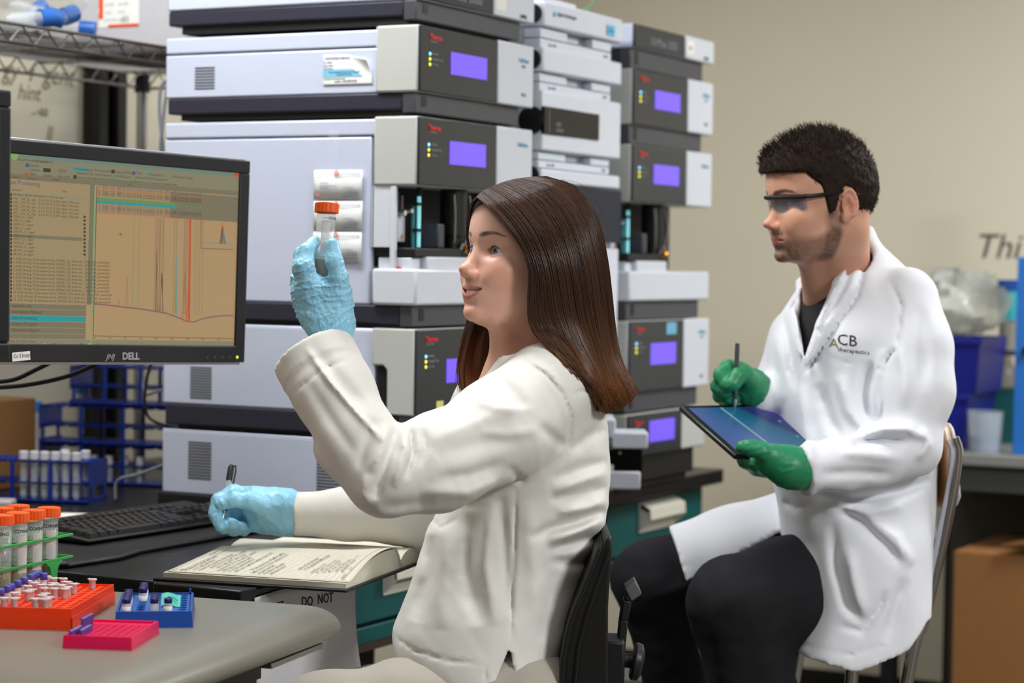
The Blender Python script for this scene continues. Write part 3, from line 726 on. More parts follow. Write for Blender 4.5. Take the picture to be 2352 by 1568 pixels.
S_red = emis('screen_red', (178, 74, 44)); S_green = emis('screen_green', (98, 130, 84)); S_line = emis('screen_dark', (60, 52, 44)); S_pink = emis('screen_pink', (158, 100, 88)); S_rule = emis('screen_rule', (116, 96, 72))
S_blue = emis('screen_blue', (70, 84, 110)); S_bar = emis('screen_taskbar', (92, 112, 100)); S_lgreen = emis('screen_palegreen', (124, 150, 100)); S_white = emis('screen_pale', (176, 160, 124))
sx0, sx1, sz0, sz1 = -MW/2+bz, MW/2-bz, -MH/2+bz+.006, MH/2-bz
screen = MB().box(sx0, sx1, .004, .008, sz0, sz1).build('screen', S_bg, mon)
def cpx(c):  # point of the enlarged study crop to photo pixel
    return (c[0]/2.903, c[1]/2.903+320)
def rect(name, a, b, m, lvl=1):
    """rectangle between two study points, on the screen"""
    x0, z1 = scr(*cpx(a)); x1, z0 = scr(*cpx(b))
    x0 = max(x0, sx0); x1 = min(x1, sx1)
    return MB().box(x0, x1, .004-.0002*lvl, .004-.0002*lvl+.00015, min(z0, z1), max(z0, z1)).build(name, m, screen)
def stext(s_, c, size, m=None, lvl=4):
    x, z = scr(*cpx(c))
    if x < sx0: x = sx0+.002
    return text('screen_text', s_, size, m or S_txt, screen, (x, .004-.0002*lvl, z), (1, 0, 0), (0, 0, 1), depth=.00002)
rect('title_bar', (60, 80), (1600, 232), S_title) if False else None
xa, za = scr(*cpx((85, 100))); xb, zb = scr(*cpx((85, 125)))
def strip(name, z0, z1, m, x0=None, x1=None, lvl=1):
    x0 = sx0 if x0 is None else x0; x1 = sx1 if x1 is None else x1
    return MB().box(x0, x1, .004-.0002*lvl, .004-.0002*lvl+.00015, z0, z1).build(name, m, screen)
def zc_(c): return scr(*cpx(c))[1]
def xc_(c): return scr(*cpx(c))[0]
z_title = zc_((90, 122)); z_rib = zc_((90, 262)); z_dp = zc_((90, 322)); z_list1 = zc_((70, 1088)); z_task1 = zc_((60, 1362)); x_l = xc_((600, 700)); x_g = xc_((640, 700))
strip('title_bar', z_title, sz1, S_title)
strip('ribbon', z_rib, z_title, S_head)
strip('ribbon_caption', z_rib, z_rib+.008, S_grey, lvl=2)
strip('side_heading', z_dp, z_rib, S_panel, x1=x_l, lvl=1)
strip('injection_list', z_list1, z_dp, S_panel, x1=x_l, lvl=1)
strip('list_rule', zc_((90, 348))-.004, zc_((90, 348))-.0032, S_cyan, x1=x_l-.004, lvl=2)
strip('scroll_gutter', z_list1, z_rib, S_grey, x0=x_l, x1=x_g-.003, lvl=1)
strip('axis_gutter', z_list1-.06, z_rib, S_lgreen, x0=x_g-.003, x1=x_g, lvl=2)
zt = [zc_((70, v)) for v in (1092, 1130, 1172, 1212, 1253, 1293, 1330)]
for k in range(6):
    strip('side_tab', zt[k+1]+.0006, zt[k], S_cyan if k == 2 else S_grey, x1=x_l-.001, lvl=1)
strip('status_line', z_task1, zt[6], S_head, lvl=1)
strip('task_bar', sz0, z_task1, S_bar, lvl=1)
strip('selected_row', zc_((80, 652)), zc_((80, 630)), S_grey, x1=x_l-.012, lvl=2)
for s_, c, sz in (('Injection List', (88, 1118), .0078), ('Instrument Method', (88, 1158), .0078), ('Data Processing', (88, 1198), .0078), ('Report Designer', (88, 1238), .0078), ('Electronic Report', (88, 1280), .0078), ('00 min, 10.3 mAU - Zoom', (55, 1352), .0062),
                 ('ata Processing', (78, 297), .0105), ('Injections', (85, 340), .0062), ('Data Processing Home', (125, 140), .0072), ('Processing', (247, 150), .0065), ('Layout', (312, 152), .0065), ('Filter', (425, 352), .0055),
                 ('Injection', (205, 180), .0068), ('Channel', (208, 208), .0068), ('Peak', (208, 236), .0068), ('Results', (303, 245), .0062), ('Calib. & PM', (392, 252), .0062), ('Clipboard', (88, 255), .0055), ('Navigation', (185, 263), .0055), ('Presets', (360, 272), .0055),
                 ('Chromatogram', (516, 203), .0066), ('Calibration Plot', (516, 230), .0066), ('Interactive Results', (516, 258), .0066), ('Processing Method', (642, 212), .0066), ('Peak Properties', (642, 240), .0066), ('Interactive Charts', (642, 268), .0066),
                 ('Contour/3D Plot', (772, 222), .0066), ('UV-VIS Spectra', (772, 250), .0066), ('Fluorescence Spectra', (772, 280), .0066), ('I-t Plot', (910, 230), .0066), ('Injection Rack', (910, 258), .0066), ('Sequence Log', (910, 288), .0066),
                 ('Mass Spectra', (1010, 240), .0066), ('MS Components', (1010, 268), .0066), ('Tentatively Identified Peaks', (1010, 297), .0066), ('MS Fraction View', (1160, 254), .0066), ('Panes', (860, 308), .0055), ('CBTI_0320_Hemp_ferm_1013_Final_processed_broth_200um_cbt', (640, 138), .0066)):
    stext(s_, c, sz*(.78 if .0055 <= sz <= .0075 else .9), S_blue if 'ata Proc' in s_ and sz > .01 else None)
names = ['HP Blank (50/50 H2O/AcCN + 0.1% formic)'] + ['STD__OA_DL_Gar__0.110_0.117_0.120_mgml_10ul prep']*5 + ['CBGA_0.1_mgml', 'CBG_0.1_mgml', 'CBDA_0.1_mgml', 'CBD_0.1_mgml', 'CBDVA_0.1_mgml', 'CBDV_0.1_mgml', 'CBCA_0.1_mgml', 'THCA_0.1_mgml', 'THCVA_0.1_mgml', 'd9-THC_0.1mgml', 'd8-THC_0.1mgml'] + \
        ['%d_0320_05-Aug-19_fermentor broth_CBT602_Q%d_Amin out__%d.2g PDA_premed.kill' % (k, k, 42-3*k) for k in range(1, 13)]
ys = [374, 400, 424, 450, 474, 498, 520, 545, 571, 596, 620, 646, 671, 696, 721, 746, 771, 802, 826, 852, 877, 902, 927, 952, 976, 1001, 1026, 1052, 1077]
for k, (n_, y_) in enumerate(zip(names, ys)):
    stext(n_, (96, y_), .0052)
    x, z = scr(*cpx((78, y_-6))); MB().box(max(x, sx0), max(x, sx0)+.0028, .0034, .0036, z-.002, z+.002).build('row_icon', S_line, screen)
    if 6 <= k <= 16:
        x, z = scr(*cpx((573, y_-4))); MB().box(x-.002, x+.002, .0034, .0036, z-.0018, z+.0018).build('row_mark', S_line, screen)
# legend block of trace names
lg = [(322, S_blue), (340, S_red), (358, S_txt), (374, S_txt), (412, S_green), (440, S_grey), (458, S_txt), (472, S_blue), (486, S_red)]
x0_, x1_ = xc_((655, 400)), xc_((1145, 420))
strip('legend', zc_((660, 492)), zc_((660, 312)), S_grey, x0=x0_, x1=sx1, lvl=1)
strip('legend_names', zc_((660, 492)), zc_((660, 312)), S_panel, x0=x0_, x1=x1_, lvl=2)
strip('legend_highlight', zc_((660, 408)), zc_((660, 386)), S_green, x0=x0_, x1=x1_+.01, lvl=3)
strip('legend_highlight', zc_((660, 424)), zc_((660, 408)), S_cyan, x0=x0_, x1=x1_+.012, lvl=4)
for k, (y_, m_) in enumerate(lg):
    stext('%d - 0320_CLE_180716_Gm+10_Final_processed_broth_200um_ME_[manually integrated]' % (k+1), (665, y_), .0058, m_)
# the plot
def line(name, pts, w, m, lvl=3):
    q = [scr(*cpx(p)) for p in pts]; bm_ = MB(); y = .004-.0002*lvl
    for (a, b), (c, d) in zip(q[:-1], q[1:]):
        L = math.hypot(c-a, d-b)+1e-9; nx, nz = -(d-b)/L*w/2, (c-a)/L*w/2
        bm_.add([(a+nx, y, b+nz), (a-nx, y, b-nz), (c-nx, y, d-nz), (c+nx, y, d+nz)], [(0, 1, 2, 3)])
    return bm_.build(name, m, screen)
base = [(638, 1096), (740, 1106), (850, 1120), (960, 1132), (1040, 1146), (1120, 1160), (1200, 1188), (1250, 1212), (1300, 1218), (1360, 1196), (1420, 1184), (1480, 1176), (1566, 1175)]
line('baseline', base, .0018, S_blue); line('baseline_trace', [(a, b-3) for a, b in base], .0008, S_red, 4)
line('axis', [(655, 312), (650, 490), (640, 900), (630, 1310)], .0012, S_line); line('axis', [(630, 1310), (1560, 1328)], .0008, S_line)
for x_, xb_, m_, w in ((905, 890, S_green, .0008), (940, 930, S_green, .0008), (1048, 1036, S_rule, .0008), (1058, 1048, S_rule, .001), (1068, 1054, S_pink, .0012), (1078, 1068, S_line, .0008), (1090, 1078, S_pink, .001), (1102, 1092, S_rule, .0012),
                    (1175, 1164, S_rule, .0008), (1190, 1178, S_rule, .0008), (1242, 1230, S_rule, .0012), (1255, 1240, S_pink, .0016), (1262, 1248, S_rule, .0008), (1316, 1306, S_rule, .0006), (1330, 1320, S_green, .0006), (1345, 1335, S_rule, .0006), (1364, 1354, S_rule, .0006)):
    line('trace', [(x_, 515+(x_-900)*.04), ((x_+xb_)/2, 800), (xb_, 1150+(x_-1100)*.1)], w, m_)
line('tall_peak', [(1277, 530), (1272, 800), (1268, 1215)], .0042, S_red, 5)
line('peak', [(1250, 1205), (1262, 1100), (1272, 800)], .002, S_red, 4); line('peak', [(1184, 780), (1183, 1170)], .0018, S_cyan, 5)
line('peak', [(795, 1110), (803, 1064), (808, 1108)], .001, S_pink); line('peak', [(845, 1118), (857, 905), (862, 1112)], .001, S_pink); line('peak', [(1046, 1140), (1054, 735), (1058, 1150)], .001, S_line); line('peak', [(1075, 1150), (1088, 890), (1096, 1150)], .0012, S_line); line('peak', [(1225, 1200), (1244, 880), (1250, 1210)], .001, S_rule)
line('inset_frame', [(1352, 535), (1350, 726), (1566, 735)], .0008, S_line); line('inset_line', [(1356, 690), (1460, 694), (1566, 700)], .001, S_cyan)
for dx, m_ in ((0, S_red), (8, S_line), (-10, S_txt), (14, S_cyan)): line('inset_peak', [(1482+dx*.6, 697), (1492+dx*.3, 560+abs(dx)*3), (1500+dx, 698)], .0014, m_)
line('cursor', [(800, 632), (826, 633)], .0007, S_line); line('cursor', [(812, 619), (812, 647)], .0007, S_line)
for k in range(10): stext('%d.00' % k, (622+k*104, 1328+k*1.4), .004)
for k in range(8): stext('%d' % (700-100*k), (612, 490+k*110), .005, S_cyan)
ic = ['teal', 'red', 'teal', 'red', 'yel', 'green', 'red', 'teal', 'green', 'white', 'grey']
icm = dict(teal=S_cyan, red=S_red, yel=emis('screen_yellow', (170, 150, 70)), green=emis('screen_xgreen', (50, 110, 66)), white=S_white, grey=S_grey)
for k, nm in enumerate(ic):
    x, z = scr(*cpx((68+k*60 if k < 10 else 665, 1384)))
    MB().lathe([(0, 0), (.0062, 0), (.005, .0002), (0, .0002)], n=10, c=(x, .0032, z), axis=(0, -1, 0)).build('task_icon', icm[nm], screen)
for (cx_, cy_, m_) in ((322, 205, S_line), (425, 210, S_grey), (508, 196, S_cyan), (508, 250, S_line), (762, 214, S_line), (762, 270, S_green), (900, 225, S_blue), (900, 280, S_green), (1000, 232, S_cyan), (190, 172, S_blue), (185, 232, S_red), (1285, 262, S_grey)):
    x, z = scr(*cpx((cx_, cy_))); w = .007 if cx_ in (322, 425) else .003
    MB().box(x-w, x+w, .0032, .0034, z-.003, z+.003).build('ribbon_icon', m_, screen)
rect('tool_highlight', (497, 186), (600, 212), S_cyan, 3)
MB().lathe([(.004, 0), (.007, 0), (.007, .0003), (.004, .0003)], n=16, c=(xc_((95, 106))+.002, .0032, zc_((95, 106))), axis=(0, -1, 0)).build('app_badge', S_lgreen, screen)
xq, zq = scr(548, 350+30); MB().box(sx1-.012, sx1, .0032, .0034, sz1-.006, sz1-.001).build('close_button', S_red, screen)
# marks on the bezel
M_logo = mat('logo_silver', (170, 172, 176), rough=.3, metal=.3)
text('logo', 'DELL', .0155, M_logo, mon, (scr(280, 826)[0], -.0004, scr(280, 825)[1]), (1, 0, 0), (0, 0, 1), bold=.0006)
text('scribble', 'JNJ', .0125, M_logo, mon, (scr(243, 826)[0], -.0004, scr(243, 825)[1]), (1, 0, 0), (0, 0, 1), shear=.3)
x, z = scr(48, 818); MB().obox((x, -.0006, z), (.0165, 0, .0015), (0, .0004, 0), (-.0006, 0, .0068)).build('sticker', M_paper, mon)
text('scribble', 'Gr33nzyn!', .0088, mat('pen_blue', (34, 36, 90)), mon, (x-.0145, -.0012, z-.003), (1, 0, .08), (-.08, 0, 1), depth=.0001)
x, z = scr(545, 820); MB().lathe([(0, 0), (.0026, 0), (.002, .0008), (0, .0008)], n=12, c=(x, 0, z), axis=(0, -1, 0)).build('power_light', mat('led_lime', (190, 220, 40), emit=(190, 225, 40), estr=1.0), mon)
for k in range(4):
    x, z = scr(476+k*17, 820); MB().box(x-.0015, x+.0015, -.0004, .001, z-.0025, z+.0025).build('button', M_strip, mon)
# second monitor, nearer, only its right edge in view
_t2 = P(33, 208, 2.80); _b2 = P(18, 826, 2.80)
mon2 = thing('monitor', 'second black monitor whose right edge shows at the left picture border', 'monitor', (0, 0, 0))
R2 = Matrix.Rotation(math.radians(80.0), 3, 'Z'); u2 = R2 @ Vector((1, 0, 0))
mon2.location = (Vector(_t2)+Vector(_b2))/2 - u2*(MW/2); mon2.rotation_euler = R2.to_euler()
MH2 = float(_t2[2]-_b2[2])
fr = MB(); fr.box(-MW/2, MW/2, 0, .03, MH2/2-bz, MH2/2); fr.box(-MW/2, MW/2, 0, .03, -MH2/2, -MH2/2+bz); fr.box(-MW/2, -MW/2+bz, 0, .03, -MH2/2+bz, MH2/2-bz); fr.box(MW/2-bz, MW/2, 0, .03, -MH2/2+bz, MH2/2-bz)
fr.build('bezel', M_mon, mon2, bevel=.003)
MB().box(-MW/2+bz, MW/2-bz, .004, .008, -MH2/2+bz, MH2/2-bz).build('screen', emis('screen_pale_grey', (128, 130, 134)), mon2)
MB().box(-MW/2+.02, MW/2-.02, .03, .055, -MH2/2+.02, MH2/2-.02).box(-.08, .08, .055, .075, -.08, .08).build('back_shell', M_mon, mon2, bevel=.008)
# the arm that carries both
arm = thing('dual_monitor_mount', 'black pole and arms carrying the two monitors behind their screens', 'monitor mount', (-2.72, 2.66, ZB))
MB().lathe([(0, 0), (.07, 0), (.07, .012), (.03, .02), (.018, .03), (.018, .56), (0, .56)], n=20).build('pole', M_black, arm, smooth=True)
for mm_, zz in ((mon, .46), (mon2, .40)):
    a = mm_.matrix_basis @ Vector((0, .078, 0)); b = mm_.matrix_basis @ Vector((0, .10, 0))
    loc = Vector(arm.location)
    pa = a-loc; pb = b-loc
    MB().tube([(0, 0, pb.z), (pb.x*.5, pb.y*.5, pb.z), tuple(pb)], .016, n=12).build('arm', M_black, arm, smooth=True)
    MB().cyl(tuple(pb), tuple(pa), .045, .045, n=16).build('mount_plate', M_black, arm)
for k, (pts, lab) in enumerate((([(-40, 880), (30, 872), (80, 850), (130, 825)], 'upper black cable below the chromatogram monitor'), ([(-40, 892), (60, 884), (160, 862), (250, 822)], 'lower black cable sweeping below the chromatogram monitor'))):
    o = MB().tube(spline([P(a, b, 3.62-k*.02) for a, b in pts]), .0038, n=8).build('cable', M_cable_b, None, smooth=True); tag(o, lab, 'cable')

# ------------------------------------------------------------------ keyboard on its black slab
t = thing('keyboard_platform', 'black slab with rounded front edge under the keyboard', 'platform', (0, 0, 0))
MB().prism([(-2.62, 2.66), (-2.27, 2.66), (-2.225, 2.70), (-2.215, 2.82), (-2.235, 2.90), (-2.235, 3.365), (-2.62, 3.365)], ZB, ZB+.011).build('slab', M_black, t, bevel=.006, seg=3)
kb = thing('keyboard', 'black keyboard with yellow tag lying behind the open notebook', 'keyboard', (-2.395, 3.10, ZB+.011), rz=math.radians(90-3))
M_key = mat('key_black', (24, 24, 25), rough=.35, var=.06)
MB().prism([(-.085, .004), (-.085, .010), (.085, .026), (.085, .004)], -.228, .228, 'x').build('case', M_black, kb, bevel=.003)
def keymesh(w, d):
    a = .0009; h = .007; i = .002
    return MB().add([(-w/2, -d/2, 0), (w/2, -d/2, 0), (w/2, d/2, 0), (-w/2, d/2, 0), (-w/2+i, -d/2+i, h), (w/2-i, -d/2+i, h), (w/2-i, d/2-i, h+.001), (-w/2+i, d/2-i, h+.001)],
                    [(3, 2, 1, 0), (4, 5, 6, 7), (0, 1, 5, 4), (1, 2, 6, 5), (2, 3, 7, 6), (3, 0, 4, 7)]).mesh('key', M_key)
M_legend = mat('key_legend', (150, 150, 150), rough=.5)
_km = {}
def key(x, y, w=.017, d=.017):
    if (w, d) not in _km: _km[(w, d)] = keymesh(w, d)
    z = .0105+(y+.085)/.17*.016
    o = link('key', _km[(w, d)], kb, (x, y, z), (math.radians(5.4), 0, 0)); return o
lg_m = MB().box(-.003, -.001, 0, .003, 0, .0002).mesh('legend', M_legend)
for r_ in range(6):
    y = -.07+r_*.0195+(.006 if r_ == 5 else 0); x = -.215
    rowk = [[.022, .022, .022, .11, .022, .022, .022, .022], [.04]+[.017]*10+[.048], [.031]+[.017]*11+[.038], [.026]+[.017]*12+[.024], [.017]*13+[.034], [.017]+[.017]*12+[.017]][r_]
    for w in rowk:
        k_ = key(x+w/2, y, w); link('legend', lg_m, k_, (0, .001, .0082)); x += w+.0021
    for c_ in range(3):
        if r_ in (1,) and c_ != 1: continue
        if r_ == 2: continue
        key(.082+c_*.0195, y)
    if r_ < 5:
        for c_ in range(4):
            k_ = key(.148+c_*.0195, y); link('legend', lg_m, k_, (0, .001, .0082))
MB().box(-.214, -.182, .060, .074, .028, .0285).build('tag', mat('tag_yellow', (206, 200, 40), rough=.6), kb)
o = MB().grid(lambda u, v: (-2.75+.16*u, 2.98+.27*v+.03*u, ZB+.002+.004*math.sin(u*2.5)*v), 8, 8).build('loose_paper', M_paper, None, solid=.0004, smooth=True); tag(o, 'loose white sheet behind the keyboard, beside the orange-capped tubes', 'paper')

# ------------------------------------------------------------------ notebook on its pull-out board, sign below
o = thing('pull_out_board', 'black pull-out board under the open notebook', 'board', (-2.03, 2.67, ZB-.036))
MB().box(0.001, .165, -.01, .28, 0, .036).build('board', M_bench, o, bevel=.003)
nb = thing('lab_notebook', 'open handwritten laboratory notebook under the writing hand', 'notebook', (-1.925, 2.945, ZB), rz=math.radians(11))
# local: x to the reader, y to the reader's right; left page y<0
PW, PH = .235, .300
M_cover = mat('cover_black', (12, 12, 13), rough=.45)
M_page = mat('page_cream', (214, 209, 193), rough=.75, var=.015)
def page_z(x, y):
    s_ = min(1.0, abs(y)/PW); u = x/PH+.5
    if y < 0:
        z = .012 + .022*(1-s_)**1.15 * (0.75+.35*u) - .03*max(0, 1-s_/.10)
        z += .014*max(0, u-.72)/.28*math.sin(math.pi*min(1, s_*1.05))
    else:
        z = .012 + .018*math.exp(-((s_-.22)/.26)**2) - .006*max(0, 1-s_/.08)
    return z
MB().box(-PH/2-.012, PH/2+.006, -PW-.012, -.004, 0, .004).build('cover', M_cover, nb, bevel=.001)
MB().box(-PH/2-.012, PH/2+.006, .004, PW+.012, 0, .004).build('cover', M_cover, nb, bevel=.001)
MB().box(-PH/2-.012, PH/2+.006, -.006, .006, 0, .0045).build('spine', M_cover, nb, bevel=.001)
for sgn in (-1, 1):
    def blk(sgn):
        nx, ny = 20, 28; vs = []; fs = []
        for j in range(ny):
            for i in range(nx):
                x = -PH/2+PH*i/(nx-1); y = sgn*PW*j/(ny-1); vs.append((x, y, page_z(x, y if j else sgn*1e-6)))
        n = len(vs)
        vs += [(a, b, .0042) for a, b, c in vs]
        for j in range(ny-1):
            for i in range(nx-1):
                q = j*nx+i; fs.append((q, q+1, q+nx+1, q+nx)); fs.append((n+q, n+q+nx, n+q+nx+1, n+q+1))
        ring = [i for i in range(nx)]+[j*nx+nx-1 for j in range(1, ny)]+[(ny-1)*nx+i for i in range(nx-2, -1, -1)]+[j*nx for j in range(ny-2, 0, -1)]
        for a, b in zip(ring, ring[1:]+ring[:1]): fs.append((a, n+a, n+b, b))
        return MB().add(vs, fs)
    blk(sgn).build('page_block', M_page, nb, smooth=True)
# a loose leaf lifting off the left page
MB().grid(lambda u, v: (-PH/2+.004+PH*u*.995, -PW*(1-v)+.004, page_z(-PH/2+PH*u, -PW*(1-v)-1e-6)+.0015+.006*max(0, u-.75)*4*v*(1-v)*2), 24, 18).build('loose_leaf', M_page, nb, smooth=True, solid=.0003)
def page_text(s_, x, y, size, m, rot=0):
    cu_ = bpy.data.curves.new('w', 'FONT'); cu_.body = s_; cu_.size = size; cu_.shear = .3; cu_.resolution_u = 1
    tmp = bpy.data.objects.new('w', cu_); COL.objects.link(tmp)
    me = bpy.data.meshes.new_from_object(tmp); bpy.data.objects.remove(tmp, do_unlink=True)
    for v in me.vertices:
        yy = y+v.co.x+.0; xx = x-v.co.y-.06*v.co.x*0
        u = (xx+PH/2)/PH; vv = 1+yy/PW
        v.co = (xx, yy, page_z(xx, min(yy, -1e-6))+.0022+.006*max(0, u-.75)*4*max(0, vv)*max(0, 1-vv)*2)
    me.materials.clear(); me.materials.append(m)
    return link('handwriting', me, nb)
M_pen = mat('ink_grey', (70, 68, 70), rough=.7); M_rule = mat('ruled_line', (176, 172, 160), rough=.8)
rr = random.Random(4)
W_ = ['cells', 'spun', 'at', '4C', 'add', '10 uL', 'of', 'the', 'broth', 'extract', 'run', 'gradient', 'with', 'buffer', 'mix', 'wash', 'then', 'filter', 'sample', 'to', 'vial', 'inject', 'check', 'peak', 'area', 'repeat', 'pH 7', '50 mL', 'std', 'curve']
def ruled(name, x, y0, y1, w, m):
    MB().grid(lambda u, v: (x+(v-.5)*w, y0+(y1-y0)*u, page_z(x, min(y0+(y1-y0)*u, -1e-6))+.0021+.006*max(0, (x+PH/2)/PH-.75)*4*max(0, 1+(y0+(y1-y0)*u)/PW)*max(0, -(y0+(y1-y0)*u)/PW)*2), 16, 2).build(name, m, nb)
for k in range(26):
    x = -.118+k*.0098
    ruled('ruled_line', x+.002, -.226, -.02, .0004, M_rule)
    if k in (9, 15, 16, 19): continue
    nw = rr.choice([4, 5, 6, 6]) if k < 13 else rr.choice([2, 3, 4, 5])
    y0 = -.212+(.02 if k in (3, 4, 10, 17, 18) else 0) + (.02 if k > 15 else 0)
    s_ = ' '.join(rr.choice(W_) for _ in range(nw))
    if len(s_)*.0044 > -.03-y0: s_ = s_[:int((-.03-y0)/.0044)]
    page_text(s_, x, y0, .0098, M_ink if 6 <= k <= 10 else M_pen)
page_text('PROJECT', -.133, -.10, .0075, M_ink); page_text('T- 3\n  min\n 300', -.135, -.225, .008, M_pen)
ruled('margin_rule', -.126, -.226, -.015, .0008, M_pen); ruled('margin_rule', .140, -.226, -.02, .0008, M_pen); page_text('Signature       Date', .137, -.22, .006, M_pen); page_text('Continued', .137, -.07, .007, M_ink)
page_text('Page 12', .12, -.12, .006, M_pen)
sg = thing('taped_sign', 'white paper sign reading PLEASE DO NOT hanging under the notebook', 'sign', (-1.863, 2.69, .848))
def sign(u, v):
    y = .285*u; z = -.19*v-.05*v*u*0
    x = .002+.035*max(0, u-.3)*v+.03*v*v*u + .008*math.sin(u*4+v*2)*v
    return (x, y-.02*v*u*2, z+.004*math.sin(u*6))
MB().grid(sign, 24, 20).build('sheet', mat('sign_paper', (214, 212, 214), rough=.7), sg, smooth=True, solid=.0004)
def sign_text(s_, u0, v0, size):
    cu_ = bpy.data.curves.new('w', 'FONT'); cu_.body = s_; cu_.size = size; cu_.resolution_u = 2; cu_.offset = .0003
    tmp = bpy.data.objects.new('w', cu_); COL.objects.link(tmp)
    me = bpy.data.meshes.new_from_object(tmp); bpy.data.objects.remove(tmp, do_unlink=True)
    for v in me.vertices:
        p = sign(u0+v.co.x/.285, v0-v.co.y/.19); v.co = (p[0]+.0012, p[1], p[2])
    me.materials.clear(); me.materials.append(M_ink); return link('lettering', me, sg)
sign_text('PLEASE', .04, .17, .021); sign_text('DO', .44, .16, .021); sign_text('NOT', .60, .15, .021); sign_text('PUSH', .58, .36, .021)

# ------------------------------------------------------------------ the grey desk in front
DRZ = math.radians(9.0)
dk = thing('grey_desk', 'grey laminate desk with rounded edges in the front left corner', 'desk', (-1.660, 2.622, 0), rz=DRZ)
M_lam = mat('desk_laminate', (124, 121, 110), rough=.32, var=.03, vscale=60, bump=.04, bscale=700)
TH = .045
def desk_top():
    # slab with a wide rounded front (x+) edge and rounded far edge
    R_ = .055; prof = []
    for k in range(9):
        a = math.pi/2*k/8; prof.append((-R_+R_*math.sin(a), ZB-.028*(1-math.cos(a))))
    for k in range(1, 7):
        a = math.pi/2*k/6; prof.append((-.016+.016*math.cos(a), ZB-.028-.017*math.sin(a)))
    prof += [(-.9, ZB-TH), (-.9, ZB)]
    return MB().prism(prof, -1.7, 0.0, 'y')
desk_top().build('top', M_lam, dk, bevel=.012, seg=4)
MB().box(-.85, -.10, -1.6, -.06, ZB-.10, ZB-TH).build('frame', M_black, dk)
M_legm = mat('desk_leg_grey', (132, 132, 134), rough=.4, metal=.3)
MB().box(-.215, -.135, -.20, -.12, 0, ZB-TH-.03).build('leg', M_legm, dk, bevel=.003)
MB().box(-.215, -.135, -1.5, -1.42, 0, ZB-TH-.03).build('leg', M_legm, dk, bevel=.003)
MB().prism([(-.22, ZB-TH-.002), (-.03, ZB-TH-.002), (-.03, ZB-TH-.008), (-.13, ZB-TH-.05), (-.22, ZB-TH-.05)], -.21, -.10, 'y').build('bracket', M_black, dk, bevel=.002)
MB().box(-.10, -.018, -.20, -.03, ZB-TH-.012, ZB-TH-.004).build('bracket_plate', M_steel, dk, bevel=.001)

# ------------------------------------------------------------------ racks, tubes, vials
def hole_plate(bm, nx, ny, px_, py_, r, z0, z1, x0=0, y0=0, n=12, floor=None):
    """plate of nx by ny round holes (each cell: square rim to circle, with the well wall going down)"""
    for i in range(nx):
        for j in range(ny):
            cx_ = x0+px_*(i+.5); cy_ = y0+py_*(j+.5); vs = []; fs = []
            for k in range(n):
                a = 2*math.pi*(k+.5)/n; ca, sa = math.cos(a), math.sin(a); m_ = max(abs(ca), abs(sa))
                vs += [(cx_+px_/2*ca/m_, cy_+py_/2*sa/m_, z1), (cx_+r*ca, cy_+r*sa, z1), (cx_+r*ca, cy_+r*sa, z0)]
            for k in range(n):
                a = 3*k; b = 3*((k+1) % n); fs += [(a, b, b+1, a+1), (a+1, b+1, b+2, a+2)]
            bm.add(vs, fs)
def rack_box(bm, W_, D_, H_, taper=.0, wall=.0015):
    """open-topped box walls, wider at the foot by taper"""
    t_ = taper
    o0 = [(-t_, -t_), (W_+t_, -t_), (W_+t_, D_+t_), (-t_, D_+t_)]; o1 = [(0, 0), (W_, 0), (W_, D_), (0, D_)]
    i1 = [(wall, wall), (W_-wall, wall), (W_-wall, D_-wall), (wall, D_-wall)]
    vs = [(*p, 0) for p in o0]+[(*p, H_) for p in o1]+[(*p, H_) for p in i1]+[(*p, H_*.25) for p in i1]
    fs = [(3, 2, 1, 0)]
    for k in range(4):
        a, b = k, (k+1) % 4; fs += [(a, b, 4+b, 4+a), (4+a, 4+b, 8+b, 8+a), (8+a, 8+b, 12+b, 12+a)]
    bm.add(vs, fs)
# orange microtube rack
M_orange = mat('rack_orange', (240, 62, 10), rough=.38, var=.03, sss=.15)
orz = math.radians(24.0); OW, OD, OH = .118, .222, .0285
ork = thing('microtube_rack', 'bright orange microtube rack at the left picture edge', 'tube rack', (-1.853, 2.256, ZB), rz=orz)
b_ = MB(); rack_box(b_, OW, OD, OH, .001, .002); b_.build('box', M_orange, ork, loc=(-OW, 0, 0))
b_ = MB(); b_.box(-.0015, OW+.0015, -.0015, .0005, 0, .017).box(OW-.0005, OW+.0015, -.0015, OD+.0015, 0, .017); b_.build('skirt', M_orange, ork, loc=(-OW, 0, 0))
ncx, ncy = 8, 14; pcx, pcy = (OW-.006)/ncx, (OD-.006)/ncy
b_ = MB(); hole_plate(b_, ncx, ncy, pcx, pcy, .0054, OH-.018, OH-.0025, .003, .003); b_.build('well_plate', M_orange, ork, loc=(-OW, 0, 0))
M_micro = mat('microtube_frosted', (236, 226, 226), rough=.3, alpha=.62, var=.02)
M_micro_lid = mat('microtube_lid', (238, 230, 230), rough=.35, alpha=.72)
M_bluecap2 = mat('cryo_cap_blue', (78, 84, 178), rough=.4)
M_scrib = mat('scribble_ink', (60, 50, 60), rough=.7)
def mesh_tube():
    return MB().lathe([(.0006, -.019), (.0016, -.018), (.0044, -.006), (.0047, .0105), (.0058, .0110), (.0058, .0122), (.0044, .0122), (.0042, .0)], n=14, caps=False).mesh('microtube_body', M_micro)
def mesh_lid():
    b = MB().lathe([(.0001, .0140), (.0045, .0138), (.0062, .0134), (.0062, .0122), (.0001, .0122)], n=14, caps=False)
    b.prism([(.0050, -.0022), (.0082, -.0016), (.0082, .0016), (.0050, .0022)], .0124, .0134); b.box(-.0078, -.0055, -.0012, .0012, .0118, .0130)
    return b.mesh('microtube_lid', M_micro_lid)
